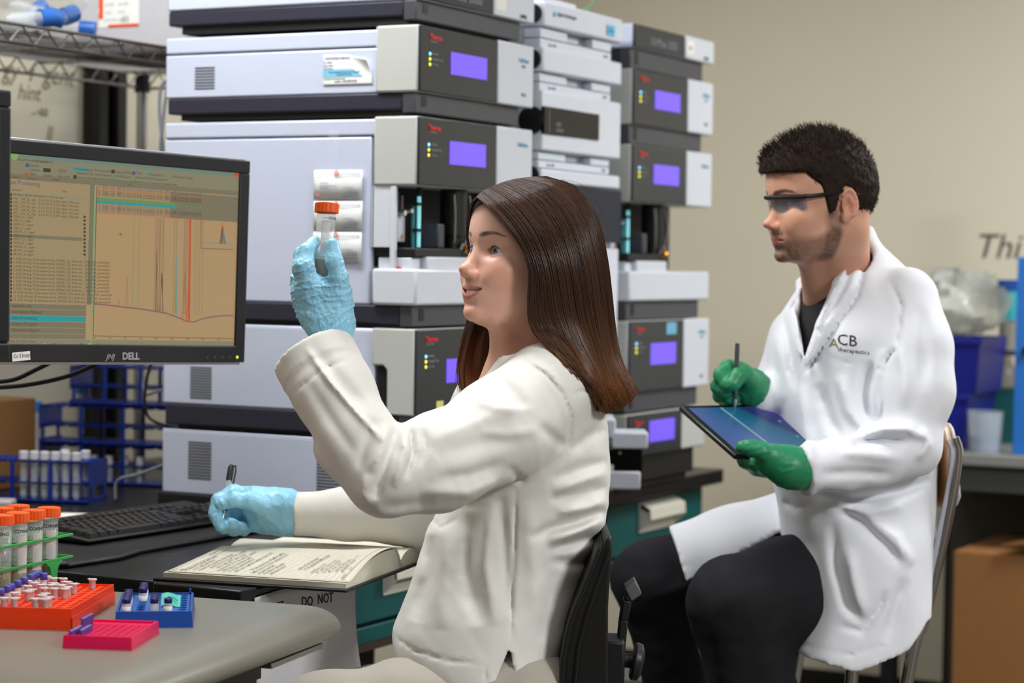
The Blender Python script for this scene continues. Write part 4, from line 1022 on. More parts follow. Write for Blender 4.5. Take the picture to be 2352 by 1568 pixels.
def mesh_mark():
    b = MB()
    for k in range(4): b.box(-.0028+k*.0014, -.0022+k*.0014, -.0016+.0005*(k % 2), .0014, .0140, .0142)
    b.add([(-.003, -.0006, .0142), (.003, .0004, .0142), (.003, .0009, .0142), (-.003, -.0001, .0142)], [(0, 1, 2, 3)])
    return b.mesh('lid_mark', M_scrib)
m_tb, m_ld, m_mk = mesh_tube(), mesh_lid(), mesh_mark()
m_cryo_c = MB().lathe([(.0001, .020), (.0048, .020), (.0053, .019), (.0053, .0105), (.0001, .0105)], n=14, caps=False).mesh('cap', M_bluecap2)
m_cryo_b = MB().lathe([(.001, -.018), (.0044, -.016), (.0048, .0115), (.003, .0115)], n=14, caps=False).mesh('barrel', M_micro)
lids = [(830, 240), (640, 320), (590, 365), (440, 430), (600, 500), (270, 540), (475, 535), (80, 660), (275, 670), (620, 680), (815, 700), (900, 640), (840, 560), (770, 590), (1040, 470), (830, 450), (880, 390), (1000, 355), (1080, 290), (1190, 350), (1310, 280), (1050, 412), (1170, 400), (1300, 490), (1400, 440), (1490, 395), (1690, 295)]
blus = [(100, 500), (170, 430), (240, 405), (310, 330), (400, 290), (480, 230), (560, 190), (640, 150), (700, 150)]
used = {}
co, so = math.cos(orz), math.sin(orz)
def to_cell(px, py, z):
    p = PA(px, py, 2, z); dx, dy = p[0]+1.853, p[1]-2.256
    lx, ly = co*dx+so*dy, -so*dx+co*dy
    return int(math.floor((lx+OW-.003)/pcx)), int(math.floor((ly-.003)/pcy))
def near_free(c):
    i, j = max(0, min(ncx-1, c[0])), max(0, min(ncy-1, c[1]))
    for r in range(0, 5):
        for dj in range(-r, r+1):
            for di in range(-r, r+1):
                q = (i+di, j+dj)
                if 0 <= q[0] < ncx and 0 <= q[1] < ncy and q not in used: return q
def place(c, kind):
    q = near_free(c); used[q] = kind
    lx = -OW+.003+pcx*(q[0]+.5); ly = .003+pcy*(q[1]+.5); p = (-1.853+co*lx-so*ly, 2.256+so*lx+co*ly, ZB+OH-.0022)
    colw = ['far left', 'second', 'third', 'fourth', 'fifth', 'sixth', 'seventh', 'last'][q[0]]; roww = ['front', 'second', 'third', 'fourth', 'fifth', 'sixth', 'seventh', 'eighth', 'ninth', 'tenth', 'eleventh', 'twelfth', 'thirteenth', 'back'][q[1]]
    if kind == 'micro':
        tt = thing('microtube', 'frosted microtube with inked lid in the %s column, %s row of the orange rack' % (colw, roww), 'microtube', p, rz=orz+RNG.uniform(-.6, .6)+(math.pi if RNG.random() < .3 else 0), group='microtubes in the orange rack')
        link('tube_body', m_tb, tt); l_ = link('lid', m_ld, tt); link('lid_mark', m_mk, l_)
    else:
        tt = thing('cryo_tube', 'blue-capped tube in the %s column, %s row of the orange rack' % (colw, roww), 'cryo tube', p, group='blue-capped tubes in the orange rack')
        link('barrel', m_cryo_b, tt); link('cap', m_cryo_c, tt)
    for ch in tt.children: ch.data.polygons.foreach_set('use_smooth', [True]*len(ch.data.polygons))
for (a, b) in lids: place(to_cell(a/8.4, 1290+b/8.4, ZB+OH+.0135), 'micro')
for (a, b) in blus: place(to_cell(a/8.4, 1290+b/8.4, ZB+OH+.019), 'cryo')
# blue vial box
M_bluebox = mat('box_blue', (24, 74, 160), rough=.38, var=.03)
BW, BD, BH = .100, .165, .0215
brz = math.radians(35.5)
bb = thing('vial_box', 'blue vial rack holding glass vials, in front of the notebook', 'vial rack', (-1.817, 2.304, ZB), rz=brz)
b_ = MB(); rack_box(b_, BW, BD, BH, .002, .003); b_.build('box', M_bluebox, bb)
vpx, vpy = (BW-.008)/5, (BD-.008)/10
b_ = MB(); hole_plate(b_, 5, 10, vpx, vpy, .0064, BH-.016, BH-.002, .004, .004); b_.build('well_plate', mat('box_blue_plate', (36, 94, 176), rough=.35, bump=.6, bscale=260), bb)
MB().box(BW-.006, BW-.003, BD-.004, BD-.001, BH, BH+.006).build('clip', M_bluebox, bb)
_st = MB().grid(lambda u, v: (.058+.026*u, .045+.028*v, BH+.0005+.012*v+.002*math.sin(u*5)), 8, 6).build('teal_tag', mat('tag_teal', (60, 176, 158), rough=.6), bb, solid=.0003)
MB().tube([(.062, .055, BH+.007), (.068, .062, BH+.0105), (.075, .058, BH+.009), (.080, .052, BH+.006)], .0005, n=5).tube([(.070, .05, BH+.0055), (.067, .054, BH+.007), (.073, .053, BH+.0066)], .0005, n=5).build('tag_scribble', M_ink, bb)
M_vcap = mat('vial_cap_navy', (26, 26, 96), rough=.35); M_glass = mat('vial_glass', (240, 242, 244), rough=.05, alpha=.38, spec=.8); M_septum = mat('septum_red', (140, 50, 50), rough=.6); M_septb = mat('septum_pale', (150, 150, 190), rough=.5)
m_vb = MB().lathe([(.0001, -.013), (.0056, -.013), (.0057, -.012), (.0057, .0085), (.0042, .0112), (.0038, .0125), (.0034, .0125)], n=16, caps=False).mesh('glass_body', M_glass)
m_vc = MB().lathe([(.003, .0172), (.0050, .0176), (.0056, .0168), (.0056, .0108), (.004, .0108)], n=18, caps=False).mesh('cap', M_vcap)
m_vs = MB().lathe([(.0001, .0166), (.0035, .0166), (.0035, .0160), (.0001, .0160)], n=12, caps=False).mesh('septum', M_septum)
m_vs2 = m_vs.copy(); m_vs2.materials.clear(); m_vs2.materials.append(M_septb)
m_vl = MB().lathe([(.00572, -.004), (.00578, -.004), (.00578, .007), (.00572, .007)], n=16, caps=False).mesh('paper_label', M_paper)
cb, sb_ = math.cos(brz), math.sin(brz)
def vial(c, r, lab, red, paper):
    lx = .004+vpx*(c+.5); ly = .004+vpy*(r+.5); p = (-1.817+cb*lx-sb_*ly, 2.304+sb_*lx+cb*ly, ZB+BH-.0015)
    tt = thing('glass_vial', lab, 'vial', p, group='vials in the blue rack')
    link('glass_body', m_vb, tt); c_ = link('cap', m_vc, tt); link('septum', m_vs if red else m_vs2, c_)
    if paper: link('paper_label', m_vl, tt)
    for ch in tt.children: ch.data.polygons.foreach_set('use_smooth', [True]*len(ch.data.polygons))
ordn = ['front', 'second', 'third', 'fourth', 'fifth', 'rearmost']
for k in range(6): vial(0, k, '%s of the six navy-capped vials in the left column of the blue rack' % ordn[k], False, k == 0)
for k in range(4): vial(1, 6+k, '%s of the four vials standing at the back of the blue rack' % ['front', 'second', 'third', 'rearmost'][k], False, True)
for k in range(3): vial(2, k, '%s of the three red-septum vials beside the teal tag' % ['front', 'middle', 'rear'][k], True, False)
vial(3, 0, 'single navy-capped vial right of the teal tag in the blue rack', False, True)
# pink strip rack
M_pink = mat('rack_pink', (226, 14, 84), rough=.35, var=.03, sss=.15)
PKW, PKD, PKH = .088, .127, .0165
prz = math.radians(22.0)
pk = thing('pcr_rack', 'hot pink tube-strip rack nearest the desk edge', 'tube rack', (-1.776, 2.147, ZB), rz=prz)
b_ = MB(); rack_box(b_, PKW, PKD, PKH, .001, .0025); b_.build('box', M_pink, pk)
qx, qy = (PKW-.006)/8, (PKD-.022)/12
b_ = MB(); hole_plate(b_, 8, 12, qx, qy, .0032, PKH-.013, PKH-.003, .003, .003, n=10); b_.box(.003, PKW-.003, PKD-.019, PKD-.003, PKH-.006, PKH-.003); b_.build('well_plate', M_pink, pk)
M_purple = mat('strip_violet', (112, 76, 160), rough=.3, alpha=.75)
def strip_mesh():
    b = MB()
    for k in range(8):
        b.lathe([(.0012, -.012), (.0027, -.004), (.0028, .004), (.0033, .0044), (.0033, .0056), (.0001, .0064)], n=10, c=(0, qy*k, 0), caps=False)
        if k: b.box(-.0012, .0012, qy*(k-1)+.003, qy*k-.003, .0044, .0054)
        b.box(-.0052, -.0032, qy*k-.0009, qy*k+.0009, .0046, .0056)
    return b.mesh('tube_strip', M_purple)
m_st = strip_mesh()
cp, sp_ = math.cos(prz), math.sin(prz)
for (c, r, z_o, lab) in ((0, 0, .0, 'front violet tube strip at the left edge of the pink rack'), (1, 0, .0, 'violet tube strip in the second column of the pink rack'), (0, 4, .008, 'violet tube strip lying raised at the back left of the pink rack')):
    rows = 5 if c == 0 else 5
    lx = .003+qx*(c+.5); ly = .003+qy*(r+.5+(1 if c == 1 else 0)+(1.5 if r == 4 else 0))
    p = (-1.776+cp*lx-sp_*ly, 2.147+sp_*lx+cp*ly, ZB+PKH-.001+z_o)
    o = link('tube_strip', m_st, None, p, (0, 0, prz)); o.scale = (1, .62, 1)
    tag(o, lab, 'tube strip', 'violet tube strips in the pink rack')
# green rack with the orange-capped 50 mL tubes
M_green = mat('rack_green', (52, 150, 72), rough=.4)
M_ocap = mat('cap_orange', (240, 92, 20), rough=.45, var=.03)
M_ct = mat('conical_plastic', (216, 222, 222), rough=.12, alpha=.30, spec=.6)
M_liq = mat('amber_liquid', (150, 120, 40), rough=.2, alpha=.75)
GX, GY, GP = -2.128, 2.535, .0385
gz = math.radians(5.0)
gr = thing('conical_tube_rack', 'green wire-thin rack holding orange-capped conical tubes', 'tube rack', (GX, GY, ZB), rz=gz)
def plate(z, h=.004, w0=-.083, w1=.024, fr_=.003):
    b = MB()
    for xx in (w1, -.0295-GP*.02, w0): b.box(xx-fr_/2, xx+fr_/2, -GP*6, .03, z, z+h)
    for k in range(8): 
        yy = .0195-GP*k; b.box(w0, w1, yy-.0012, yy+.0012, z, z+h*.8)
    b.box(w0, w1, .027, .030, z, z+h)
    return b
plate(.075).build('upper_frame', M_green, gr, bevel=.0008)
plate(.042).build('lower_frame', M_green, gr, bevel=.0008)
for yy in (.0-GP*.5, -GP*4.5):
    for xx in (.0245, -.083):
        b = MB(); prof = [(yy-.022, .042), (yy+.022, .042), (yy+.011, .034), (yy+.008, .026), (yy+.009, 0), (yy-.009, 0), (yy-.008, .026), (yy-.011, .034)]
        b.prism(prof, xx-.0015, xx+.0015, 'x').build('leg', M_green, gr, bevel=.0006)
for xx in (.0245, -.083):
    MB().box(xx-.0015, xx+.0015, -GP*6+.002, -GP*6+.008, .04, .078).build('upright', M_green, gr)
m_cap = MB()
for ring in range(1):
    n = 40; vs = []; fs = []
    prof = [(.0001, .1185), (.0140, .1185), (.0168, .1180), (.0175, .1168), (.0175, .1050), (.0172, .1040), (.0140, .1040)]
    for j, (r, h) in enumerate(prof):
        for i in range(n):
            a = 2*math.pi*i/n; q = r*(1-(.035 if (i % 2 and 3 <= j <= 5) else 0)); vs.append((q*math.cos(a), q*math.sin(a), h))
    for j in range(len(prof)-1):
        for i in range(n): fs.append((j*n+i, j*n+(i+1) % n, (j+1)*n+(i+1) % n, (j+1)*n+i))
    m_cap.add(vs, fs)
cap_me = m_cap.mesh('cap', M_ocap)
tube_me = MB().lathe([(.0001, .0), (.0028, .0008), (.0135, .0175), (.0140, .104), (.0132, .104)], n=24, caps=False).mesh('barrel', M_ct)
liq_me = MB().lathe([(.0001, .001), (.0024, .0016), (.0130, .018), (.0132, .036), (.0001, .036)], n=20, caps=False).mesh('liquid', M_liq)
lab_me = MB()
lab_me.grid(lambda u, v: (.01415*math.cos(-.55+u*1.1), .01415*math.sin(-.55+u*1.1), .030+.055*v), 10, 2)
lab_me = lab_me.mesh('paper_label', mat('label_pale', (206, 198, 196), rough=.7))
grd = MB()
for k in range(14):
    grd.grid(lambda u, v, k=k: (.01412*math.cos(2.2+u*(.7 if k % 2 else 1.1)), .01412*math.sin(2.2+u*(.7 if k % 2 else 1.1)), .028+k*.0052+.0005*v), 8, 2)
grd_me = grd.mesh('graduation', M_print_grey)
for me in (tube_me, liq_me): me.polygons.foreach_set('use_smooth', [True]*len(me.polygons))
def curved_text(body, size, r, a0, z0, parent, m, depth=0):
    cu_ = bpy.data.curves.new('w', 'FONT'); cu_.body = body; cu_.size = size; cu_.resolution_u = 2; cu_.offset = .0001
    tmp = bpy.data.objects.new('w', cu_); COL.objects.link(tmp)
    me = bpy.data.meshes.new_from_object(tmp); bpy.data.objects.remove(tmp, do_unlink=True)
    for v in me.vertices:
        a = a0+v.co.x/r; z = z0+v.co.y; v.co = (r*math.cos(a), r*math.sin(a), z)
    me.materials.clear(); me.materials.append(m); return link('lettering', me, parent)
cg, sg_ = math.cos(gz), math.sin(gz)
tubes = [(0, k, ang) for k, ang in zip(range(6), (-.6, -.4, -.3, -1.5, -.9, -1.0))]+[(1, k, -.8) for k in range(6)]
words0 = ['rightmost', 'second from the right', 'third from the right', 'numbered 15', 'fifth from the right', 'sixth from the right']
for (row, k, ang) in tubes:
    lx = -.001-.0555*row; ly = .004-GP*k; p = (GX+cg*lx-sg_*ly, GY+sg_*lx+cg*ly, ZB+.001)
    lab = ('orange-capped conical tube %s in the front row of the green rack' % words0[k]) if row == 0 else ('orange-capped conical tube %s in the back row of the green rack' % ['first', 'second', 'third', 'fourth', 'fifth', 'sixth'][k])
    tt = thing('conical_tube', lab, 'tube', p, rz=ang, group='orange-capped tubes in the green rack')
    link('barrel', tube_me, tt); link('cap', cap_me, tt); link('liquid', liq_me, tt); link('paper_label', lab_me, tt); link('graduation', grd_me, tt)
    if row == 0:
        curved_text('CORNING', .0072, .0143, -.95, .089, tt, M_ink)
        if k == 3: curved_text('15', .013, .0144, -.45, .068, tt, M_ink)
# ------------------------------------------------------------------ blue racks and clutter at the back of the bench
M_brack = mat('rack_blue', (10, 46, 140), rough=.4, var=.05)
def blue_rack(lab, loc, rz, L, D, H, nx, ny):
    r_ = thing('blue_tube_rack', lab, 'tube rack', loc, rz=rz, group='blue tube racks on the bench')
    for nm, z in (('top_plate', H-.004), ('middle_plate', H*.45)):
        b = MB(); hole_plate(b, nx, ny, L/nx, D/ny, min(L/nx, D/ny)*.42, z, z+.004); b.build(nm, M_brack, r_)
    MB().box(0, L, 0, D, .004, .007).build('bottom_plate', M_brack, r_)
    for x in (0, L-.003):
        MB().box(x, x+.003, 0, D, H*.40, H).box(x, x+.003, 0, D, .0, .012).box(x, x+.003, D*.1, D*.22, 0, H*.4).box(x, x+.003, D*.78, D*.9, 0, H*.4).build('end_panel', M_brack, r_)
    for k in (.33, .66):
        for y in (0, D-.003): MB().box(L*k-.004, L*k+.004, y, y+.003, .004, H).build('post', M_brack, r_)
    return r_
def rk(px, py, z): return PA(px, py, 2, z)
M_whitecap = mat('cap_frosted', (214, 214, 220), rough=.45, alpha=.9)
_r1 = rk(-60, 1150, ZB)
rz1 = YAW-math.radians(10)
blue_rack('blue tube rack with white-capped tubes at the front of the bench clutter', (_r1[0], _r1[1], ZB), rz1, .245, .10, .085, 11, 4)
c1, s1 = math.cos(rz1), math.sin(rz1)
cap1 = MB().lathe([(.0001, .100), (.0085, .100), (.0095, .098), (.0095, .084), (.0001, .084)], n=16, caps=False).mesh('cap', M_whitecap)
bar1 = MB().lathe([(.0001, .004), (.005, .006), (.0075, .012), (.0075, .085), (.006, .085)], n=14, caps=False).mesh('barrel', M_tube)
for k in range(8):
    i, j = (4+k, 0) if k < 6 else (8+(k-6)*2-1, 2)
    lx = .245/11*(i+.5); ly = .10/4*(j+.5)
    tt = thing('white_capped_tube', '%s white-capped tube in the front blue rack, counted from the left' % ['first', 'second', 'third', 'fourth', 'fifth', 'sixth', 'seventh', 'eighth'][k], 'tube', (_r1[0]+c1*lx-s1*ly, _r1[1]+s1*lx+c1*ly, ZB+.003), group='white-capped tubes in the front blue rack')
    link('cap', cap1, tt); link('barrel', bar1, tt)
_r2 = rk(88, 1108, ZB); rz2 = YAW-math.radians(14)
for k, lab in enumerate(('lowest of the three stacked blue racks beside the left instrument stack', 'middle one of the three stacked blue racks', 'topmost of the three stacked blue racks, just under the monitor')):
    q = P((88, 88, 165)[k], 1108, 4.72)
    blue_rack(lab, (_r2[0]+.06*(k == 2), _r2[1]+.03*(k == 2), ZB+.0855*k), rz2, .30-.05*(k == 2), .11, .085, 10, 4)
c2, s2 = math.cos(rz2), math.sin(rz2)
tcap = MB().lathe([(.0001, .117), (.0105, .117), (.0112, .115), (.0112, .102), (.0001, .102)], n=16, caps=False).mesh('cap', mat('cap_cyan', (46, 130, 190), rough=.4))
tbar = MB().lathe([(.0001, 0), (.003, .001), (.0085, .012), (.0092, .104), (.008, .104)], n=14, caps=False).mesh('barrel', M_tube)
for k, (lx, ly, z, lab) in enumerate(((-.018, .03, ZB+.055, 'cyan-capped tube leaning at the left end of the stacked blue racks'), (.055, .09, ZB+.09, 'cyan-capped tube standing in the middle blue rack'))):
    tt = thing('cyan_capped_tube', lab, 'tube', (_r2[0]+c2*lx-s2*ly, _r2[1]+s2*lx+c2*ly, z if k else ZB), group='cyan-capped tubes on the bench')
    o1 = link('cap', tcap, tt); o2 = link('barrel', tbar, tt)
    if k == 0: tt.scale = (1, 1, 1.5)
# small white tubes standing inside the lowest stacked rack
for k in range(6):
    lx = .05+.036*k; ly = .02
    tt = thing('small_vial', '%s small pale vial in the lowest stacked blue rack, counted from the left' % ['first', 'second', 'third', 'fourth', 'fifth', 'sixth'][k], 'vial', (_r2[0]+c2*lx-s2*ly, _r2[1]+s2*lx+c2*ly, ZB+.0075), group='small pale vials in the lowest stacked blue rack')
    MB().lathe([(.0001, 0), (.007, 0), (.007, .035), (.005, .038)], n=12, caps=False).build('barrel', M_tube, tt, smooth=True); MB().lathe([(.0001, .056), (.0085, .056), (.0085, .038), (.0001, .038)], n=12, caps=False).build('cap', M_whitecap, tt, smooth=True)
t = thing('brown_carton', 'brown cardboard carton in the dark corner below the monitors', 'box', (XL+.03, 3.02, ZB))
M_cardb = mat('cardboard', (122, 84, 44), rough=.8, var=.06)
MB().box(0, .20, 0, .62, 0, .19).build('body', M_cardb, t, bevel=.003)
MB().box(.2, .2005, .28, .34, 0, .19).build('packing_tape', mat('packing_tape', (136, 100, 60), rough=.35), t)
for k, (y, c, lab) in enumerate(((3.10, (190, 176, 110), 'cream jar on the brown carton'), (3.30, (216, 150, 30), 'amber jar on the brown carton'), (3.42, (60, 140, 60), 'green jar on the brown carton'), (3.55, (54, 40, 120), 'violet box-shaped jar on the brown carton'))):
    tt = thing('reagent_jar', lab, 'jar', (XL+.13, y, ZB+.19), group='jars on the brown carton')
    MB().lathe([(0, 0), (.035, 0), (.036, .05), (.03, .06), (.022, .066), (.022, .07), (0, .07)], n=18).build('body', mat('jar_%d' % k, c, rough=.4), tt, smooth=True)
    MB().lathe([(0, .07), (.026, .07), (.026, .088), (0, .088)], n=18).build('lid', M_black, tt, smooth=True)
t = thing('reagent_packet', 'white and violet reagent packets heaped left of the blue racks', 'packet', (-2.99, 3.23, ZB))
for k in range(3):
    MB().grid(lambda u, v: ((u-.5)*.10, (v-.5)*.12+.01*k, .02+.025*k+.018*math.sin(math.pi*u)*math.sin(math.pi*v)), 10, 10).build('packet', mat('packet_%d' % k, [(90, 84, 170), (200, 196, 206), (190, 120, 130)][k], rough=.4), t, smooth=True, solid=.012)
t = thing('white_box_lid', 'white plastic lid and red clip at the far left of the bench', 'lid', tuple(rk(-10, 1172, ZB)), rz=YAW)
MB().box(-.03, .035, -.02, .03, 0, .022).build('shell', mat('lid_white', (170, 170, 172), rough=.4), t, bevel=.006, seg=3)
MB().box(.046, .052, -.01, -.004, 0, .008).build('red_clip', M_red, t)
MB().box(.035, .062, -.012, .01, 0, .006).build('tab', mat('lid_tan', (150, 140, 136), rough=.5), t)
# ------------------------------------------------------------------ back bench on the right with its clutter
YBF = 5.74
rb = thing('side_bench', 'grey-topped bench along the back wall on the right', 'bench', (-1.93, YBF, 0))
MB().box(0, 2.4, 0, .69, .83, .862).build('worktop', mat('side_bench_top', (128, 128, 124), rough=.4), rb, bevel=.004)
MB().box(.03, 2.37, .03, .66, .76, .83).build('apron', mat('bench_steel', (70, 72, 72), rough=.5), rb)
for x in (.03, 2.33): 
    for y in (.03, .62): MB().box(x, x+.04, y, y+.04, 0, .76).build('leg', M_black, rb)
MB().box(.05, 2.35, .60, .62, .1, .76).build('back_panel', mat('bench_back', (74, 72, 62), rough=.7), rb)
def onb(px, py, Y): return PA(px, py, 1, Y)
M_bin = mat('bin_blue', (20, 28, 128), rough=.45, var=.06)
def bin_(lab, x0, x1, y0, z, h, parent=None):
    t_ = thing('storage_bin', lab, 'bin', (x0, y0, z), group='blue storage bins on the side bench')
    w = x1-x0; b = MB(); 
    vs = [(.012, .012, 0), (w-.012, .012, 0), (w-.012, .268, 0), (.012, .268, 0), (0, 0, h), (w, 0, h), (w, .28, h), (0, .28, h), (.006, .006, h), (w-.006, .006, h), (w-.006, .274, h), (.006, .274, h), (.018, .018, .006), (w-.018, .018, .006), (w-.018, .262, .006), (.018, .262, .006)]
    fs = [(3, 2, 1, 0)]
    for k in range(4):
        a, c = k, (k+1) % 4; fs += [(a, c, 4+c, 4+a), (4+a, 4+c, 8+c, 8+a), (8+a, 8+c, 12+c, 12+a)]
    fs.append((12, 13, 14, 15)); b.add(vs, fs).build('shell', M_bin, t_)
    MB().box(-.006, w+.006, -.006, .0, h-.018, h).build('rim', M_bin, t_, bevel=.002)
    return t_
_a = onb(2120, 1010, 5.85); _b = onb(2222, 1010, 5.85); _c = onb(2252, 780, 5.85); zc = onb(2222, 905, 5.85)[2]
bin_('lower blue storage bin behind the man on the side bench', _a[0], _b[0], 5.85, .862, zc-.862)
z2 = onb(2252, 890, 5.85)[2]; zt_ = onb(2252, 778, 5.85)[2]
bin_('upper blue storage bin topped by a clear bag', onb(2110, 800, 5.85)[0], _c[0], 5.85, zc+.002, zt_-zc)
o = MB(); pc = onb(2200, 720, 5.98); blob(o, (pc[0], 5.99, zt_+.088), .13, .12, .085, 11, .22, 26, 16)
o = o.build('clear_bag', mat('clear_bag_bright', (214, 218, 212), rough=.2, alpha=.55, var=.1, bump=1.0, bscale=30), None, smooth=True); tag(o, 'crumpled clear plastic bag on the upper blue bin', 'bag')
t_ = thing('measuring_jug', 'clear plastic jug with blue liquid next to the lower blue bin', 'jug', tuple(onb(2262, 1032, 5.82)[:2])+(.862,))
MB().lathe([(0, 0), (.042, 0), (.048, .11), (.05, .112), (.047, .112), (.041, .004), (0, .004)], n=20, caps=False).build('wall', mat('jug_clear', (190, 200, 210), rough=.15, alpha=.4), t_, smooth=True)
MB().lathe([(0, .005), (.040, .005), (.043, .045), (0, .045)], n=20, caps=False).build('liquid', mat('jug_liquid', (60, 110, 170), rough=.2), t_, smooth=True)
t_ = thing('glass_jar', 'row of clear flasks in a teal tray beside the blue frame', 'flask tray', (onb(2262, 900, 6.16)[0]+.02, 6.16, .862))
MB().box(0, .16, 0, .14, .0, .155).build('tray', mat('tray_teal', (18, 84, 84), rough=.5), t_, bevel=.003)
for k in range(3):
    MB().lathe([(0, .155), (.022, .155), (.024, .20), (.010, .235), (.010, .27), (0, .27)], n=16, c=(.03+.05*k, .06, 0)).build('flask', mat('flask_clear', (196, 196, 190), rough=.15, alpha=.5), t_, smooth=True)
t_ = thing('cyan_container', 'cyan container with blue lid on the shelf pole at the right edge', 'container', (onb(2322, 735, 6.15)[0], 6.15, onb(2322, 735, 6.15)[2]))
MB().lathe([(0, 0), (.034, 0), (.038, .085), (0, .085)], n=18).build('body', mat('container_cyan', (60, 168, 178), rough=.4), t_, smooth=True)
MB().lathe([(0, .085), (.041, .085), (.041, .115), (0, .115)], n=18).build('lid', mat('lid_blue', (28, 70, 150), rough=.4), t_, smooth=True)
MB().lathe([(0, -.085), (.032, -.085), (.034, -.005), (0, -.001)], n=18).build('lower_jar', mat('container_grey', (150, 152, 142), rough=.4, alpha=.8), t_, smooth=True)
MB().box(-.05, .12, -.05, .05, -.10, -.087).build('shelf_bracket', M_steel, t_)
t_ = thing('blue_stand', 'blue upright stand at the right picture edge', 'stand', (onb(2330, 1040, 5.80)[0], 5.80, .862))
xz = onb(2344, 590, 5.80); 
MB().obox((.02, 0, (xz[2]-.862)/2), (.022, 0, 0), (0, .012, 0), ((xz[0]-t_.location[0])/2*.8, 0, (xz[2]-.862)/2)).build('upright', mat('frame_blue', (40, 108, 190), rough=.4), t_, bevel=.003)
zz1 = onb(2345, 445, 5.80)[2]-.862; MB().box(.03, .16, -.02, .02, xz[2]-.862+.012, zz1).build('header', mat('frame_blue2', (24, 92, 172), rough=.4), t_, bevel=.004)
MB().box(.045, .16, -.015, .015, zz1, zz1+.12).build('white_top', M_paper, t_, bevel=.003)
MB().lathe([(0, 0), (.012, 0), (.012, .01), (0, .01)], n=12, c=(.03, -.014, .28), axis=(0, -1, 0)).build('knob', M_black, t_)
_c1 = PA(2196, 1262, 1, 5.72)
t_ = thing('cardboard_box', 'large brown cardboard box under the side bench', 'box', (_c1[0], 5.70, 0))
MB().box(0, .95, 0, .5, 0, _c1[2]).build('body', mat('cardboard_dark', (136, 92, 48), rough=.8, var=.06), t_, bevel=.004)
MB().obox((.30, .08, _c1[2]+.045), (.15, 0, .02), (.02, .10, 0), (-.001, 0, .002)).build('flap', mat('cardboard_flap', (112, 72, 36), rough=.8), t_)
MB().box(0, .95, -.001, 0, _c1[2]*.30, _c1[2]*.36).build('packing_tape', mat('tape_brown', (120, 84, 50), rough=.4), t_)
# ------------------------------------------------------------------ things on the floor between the two people
t_ = thing('low_crate', 'low grey crate on the floor behind the black office chair', 'crate', tuple(PA(1470, 1568, 2, .52)[:2])+(0,), rz=YAW)
MB().box(-.1, .14, 0, .3, 0, .5).build('body', mat('crate_grey', (104, 102, 96), rough=.7), t_, bevel=.006)
MB().box(-.1, .14, -.008, 0, .44, .5).build('rim', mat('crate_grey2', (90, 88, 84), rough=.7), t_, bevel=.003)
_o = PA(1470, 1568, 2, .52)
t_ = thing('orange_pouch', 'orange and yellow pouch glimpsed behind the chair knob', 'pouch', (_o[0], _o[1]+.1, .501), rz=YAW)
b_ = MB(); blob(b_, (0, 0, .05), .036, .05, .05, 5, .06, 20, 12); b_.build('pouch', mat('pouch_orange', (236, 118, 20), rough=.5), t_, smooth=True)
b_ = MB(); blob(b_, (.028, 0, .062), .020, .046, .040, 6, .06, 18, 10); b_.build('yellow_side', mat('pouch_yellow', (206, 170, 30), rough=.5), t_, smooth=True)
# ------------------------------------------------------------------ sculpting tools: distance fields meshed on a grid
def toK(p):
    """world to the people's working frame: l (right of the picture), d (away), z"""
    p = np.asarray(p, float); c, s = math.cos(YAW), math.sin(YAW)
    return np.array([c*p[0]+s*p[1], -s*p[0]+c*p[1], p[2]])
def K(px, py, d): return toK(P(px, py, d))
def frK(p):
    c, s = math.cos(YAW), math.sin(YAW); return (c*p[0]-s*p[1], s*p[0]+c*p[1], p[2])
def smin(a, b, k):
    h = np.clip(.5+.5*(b-a)/k, 0, 1); return b+(a-b)*h-k*h*(1-h)
def smax(a, b, k): return -smin(-a, -b, k)
def d_ell(p, c, r, R=None):
    q = p-np.asarray(c, np.float32)
    if R is not None: q = q@np.asarray(R, np.float32)
    r = np.asarray(r, np.float32)
    k0 = np.linalg.norm(q/r, axis=1); k1 = np.linalg.norm(q/(r*r), axis=1)+1e-9
    return k0*(k0-1)/k1
def d_cone(p, a, b, ra, rb):
    a = np.asarray(a, np.float32); b = np.asarray(b, np.float32); ab = b-a
    t = np.clip(((p-a)@ab)/(ab@ab+1e-12), 0, 1)
    return np.linalg.norm(p-a-t[:, None]*ab, axis=1)-(ra+(rb-ra)*t)
def d_chain(p, pts, rs, k=.006):
    d = None
    for i in range(len(pts)-1):
        e = d_cone(p, pts[i], pts[i+1], rs[i], rs[i+1]); d = e if d is None else smin(d, e, k)
    return d
def d_seg2(q, a, b):
    """distance in the l-z plane to a segment, and position along it"""
    a = np.asarray(a, np.float32); b = np.asarray(b, np.float32); ab = b-a
    t = np.clip(((q-a)@ab)/(ab@ab+1e-12), 0, 1); v = q-a-t[:, None]*ab
    return np.linalg.norm(v, axis=1), t, v
def vnoise(p, scale, seed=0):
    """cheap smooth value noise in [-1,1]"""
    r = np.random.default_rng(seed); out = np.zeros(len(p), np.float32)
    for k in range(5):
        w = r.normal(size=3)*scale*(1+.5*k); ph = r.uniform(0, 6.28); w2 = r.normal(size=3)*scale*.6; ph2 = r.uniform(0, 6.28)
        out += np.sin(p@w.astype(np.float32)+ph+1.7*np.sin(p@w2.astype(np.float32)+ph2))/(1+.35*k)
    return out/3.0
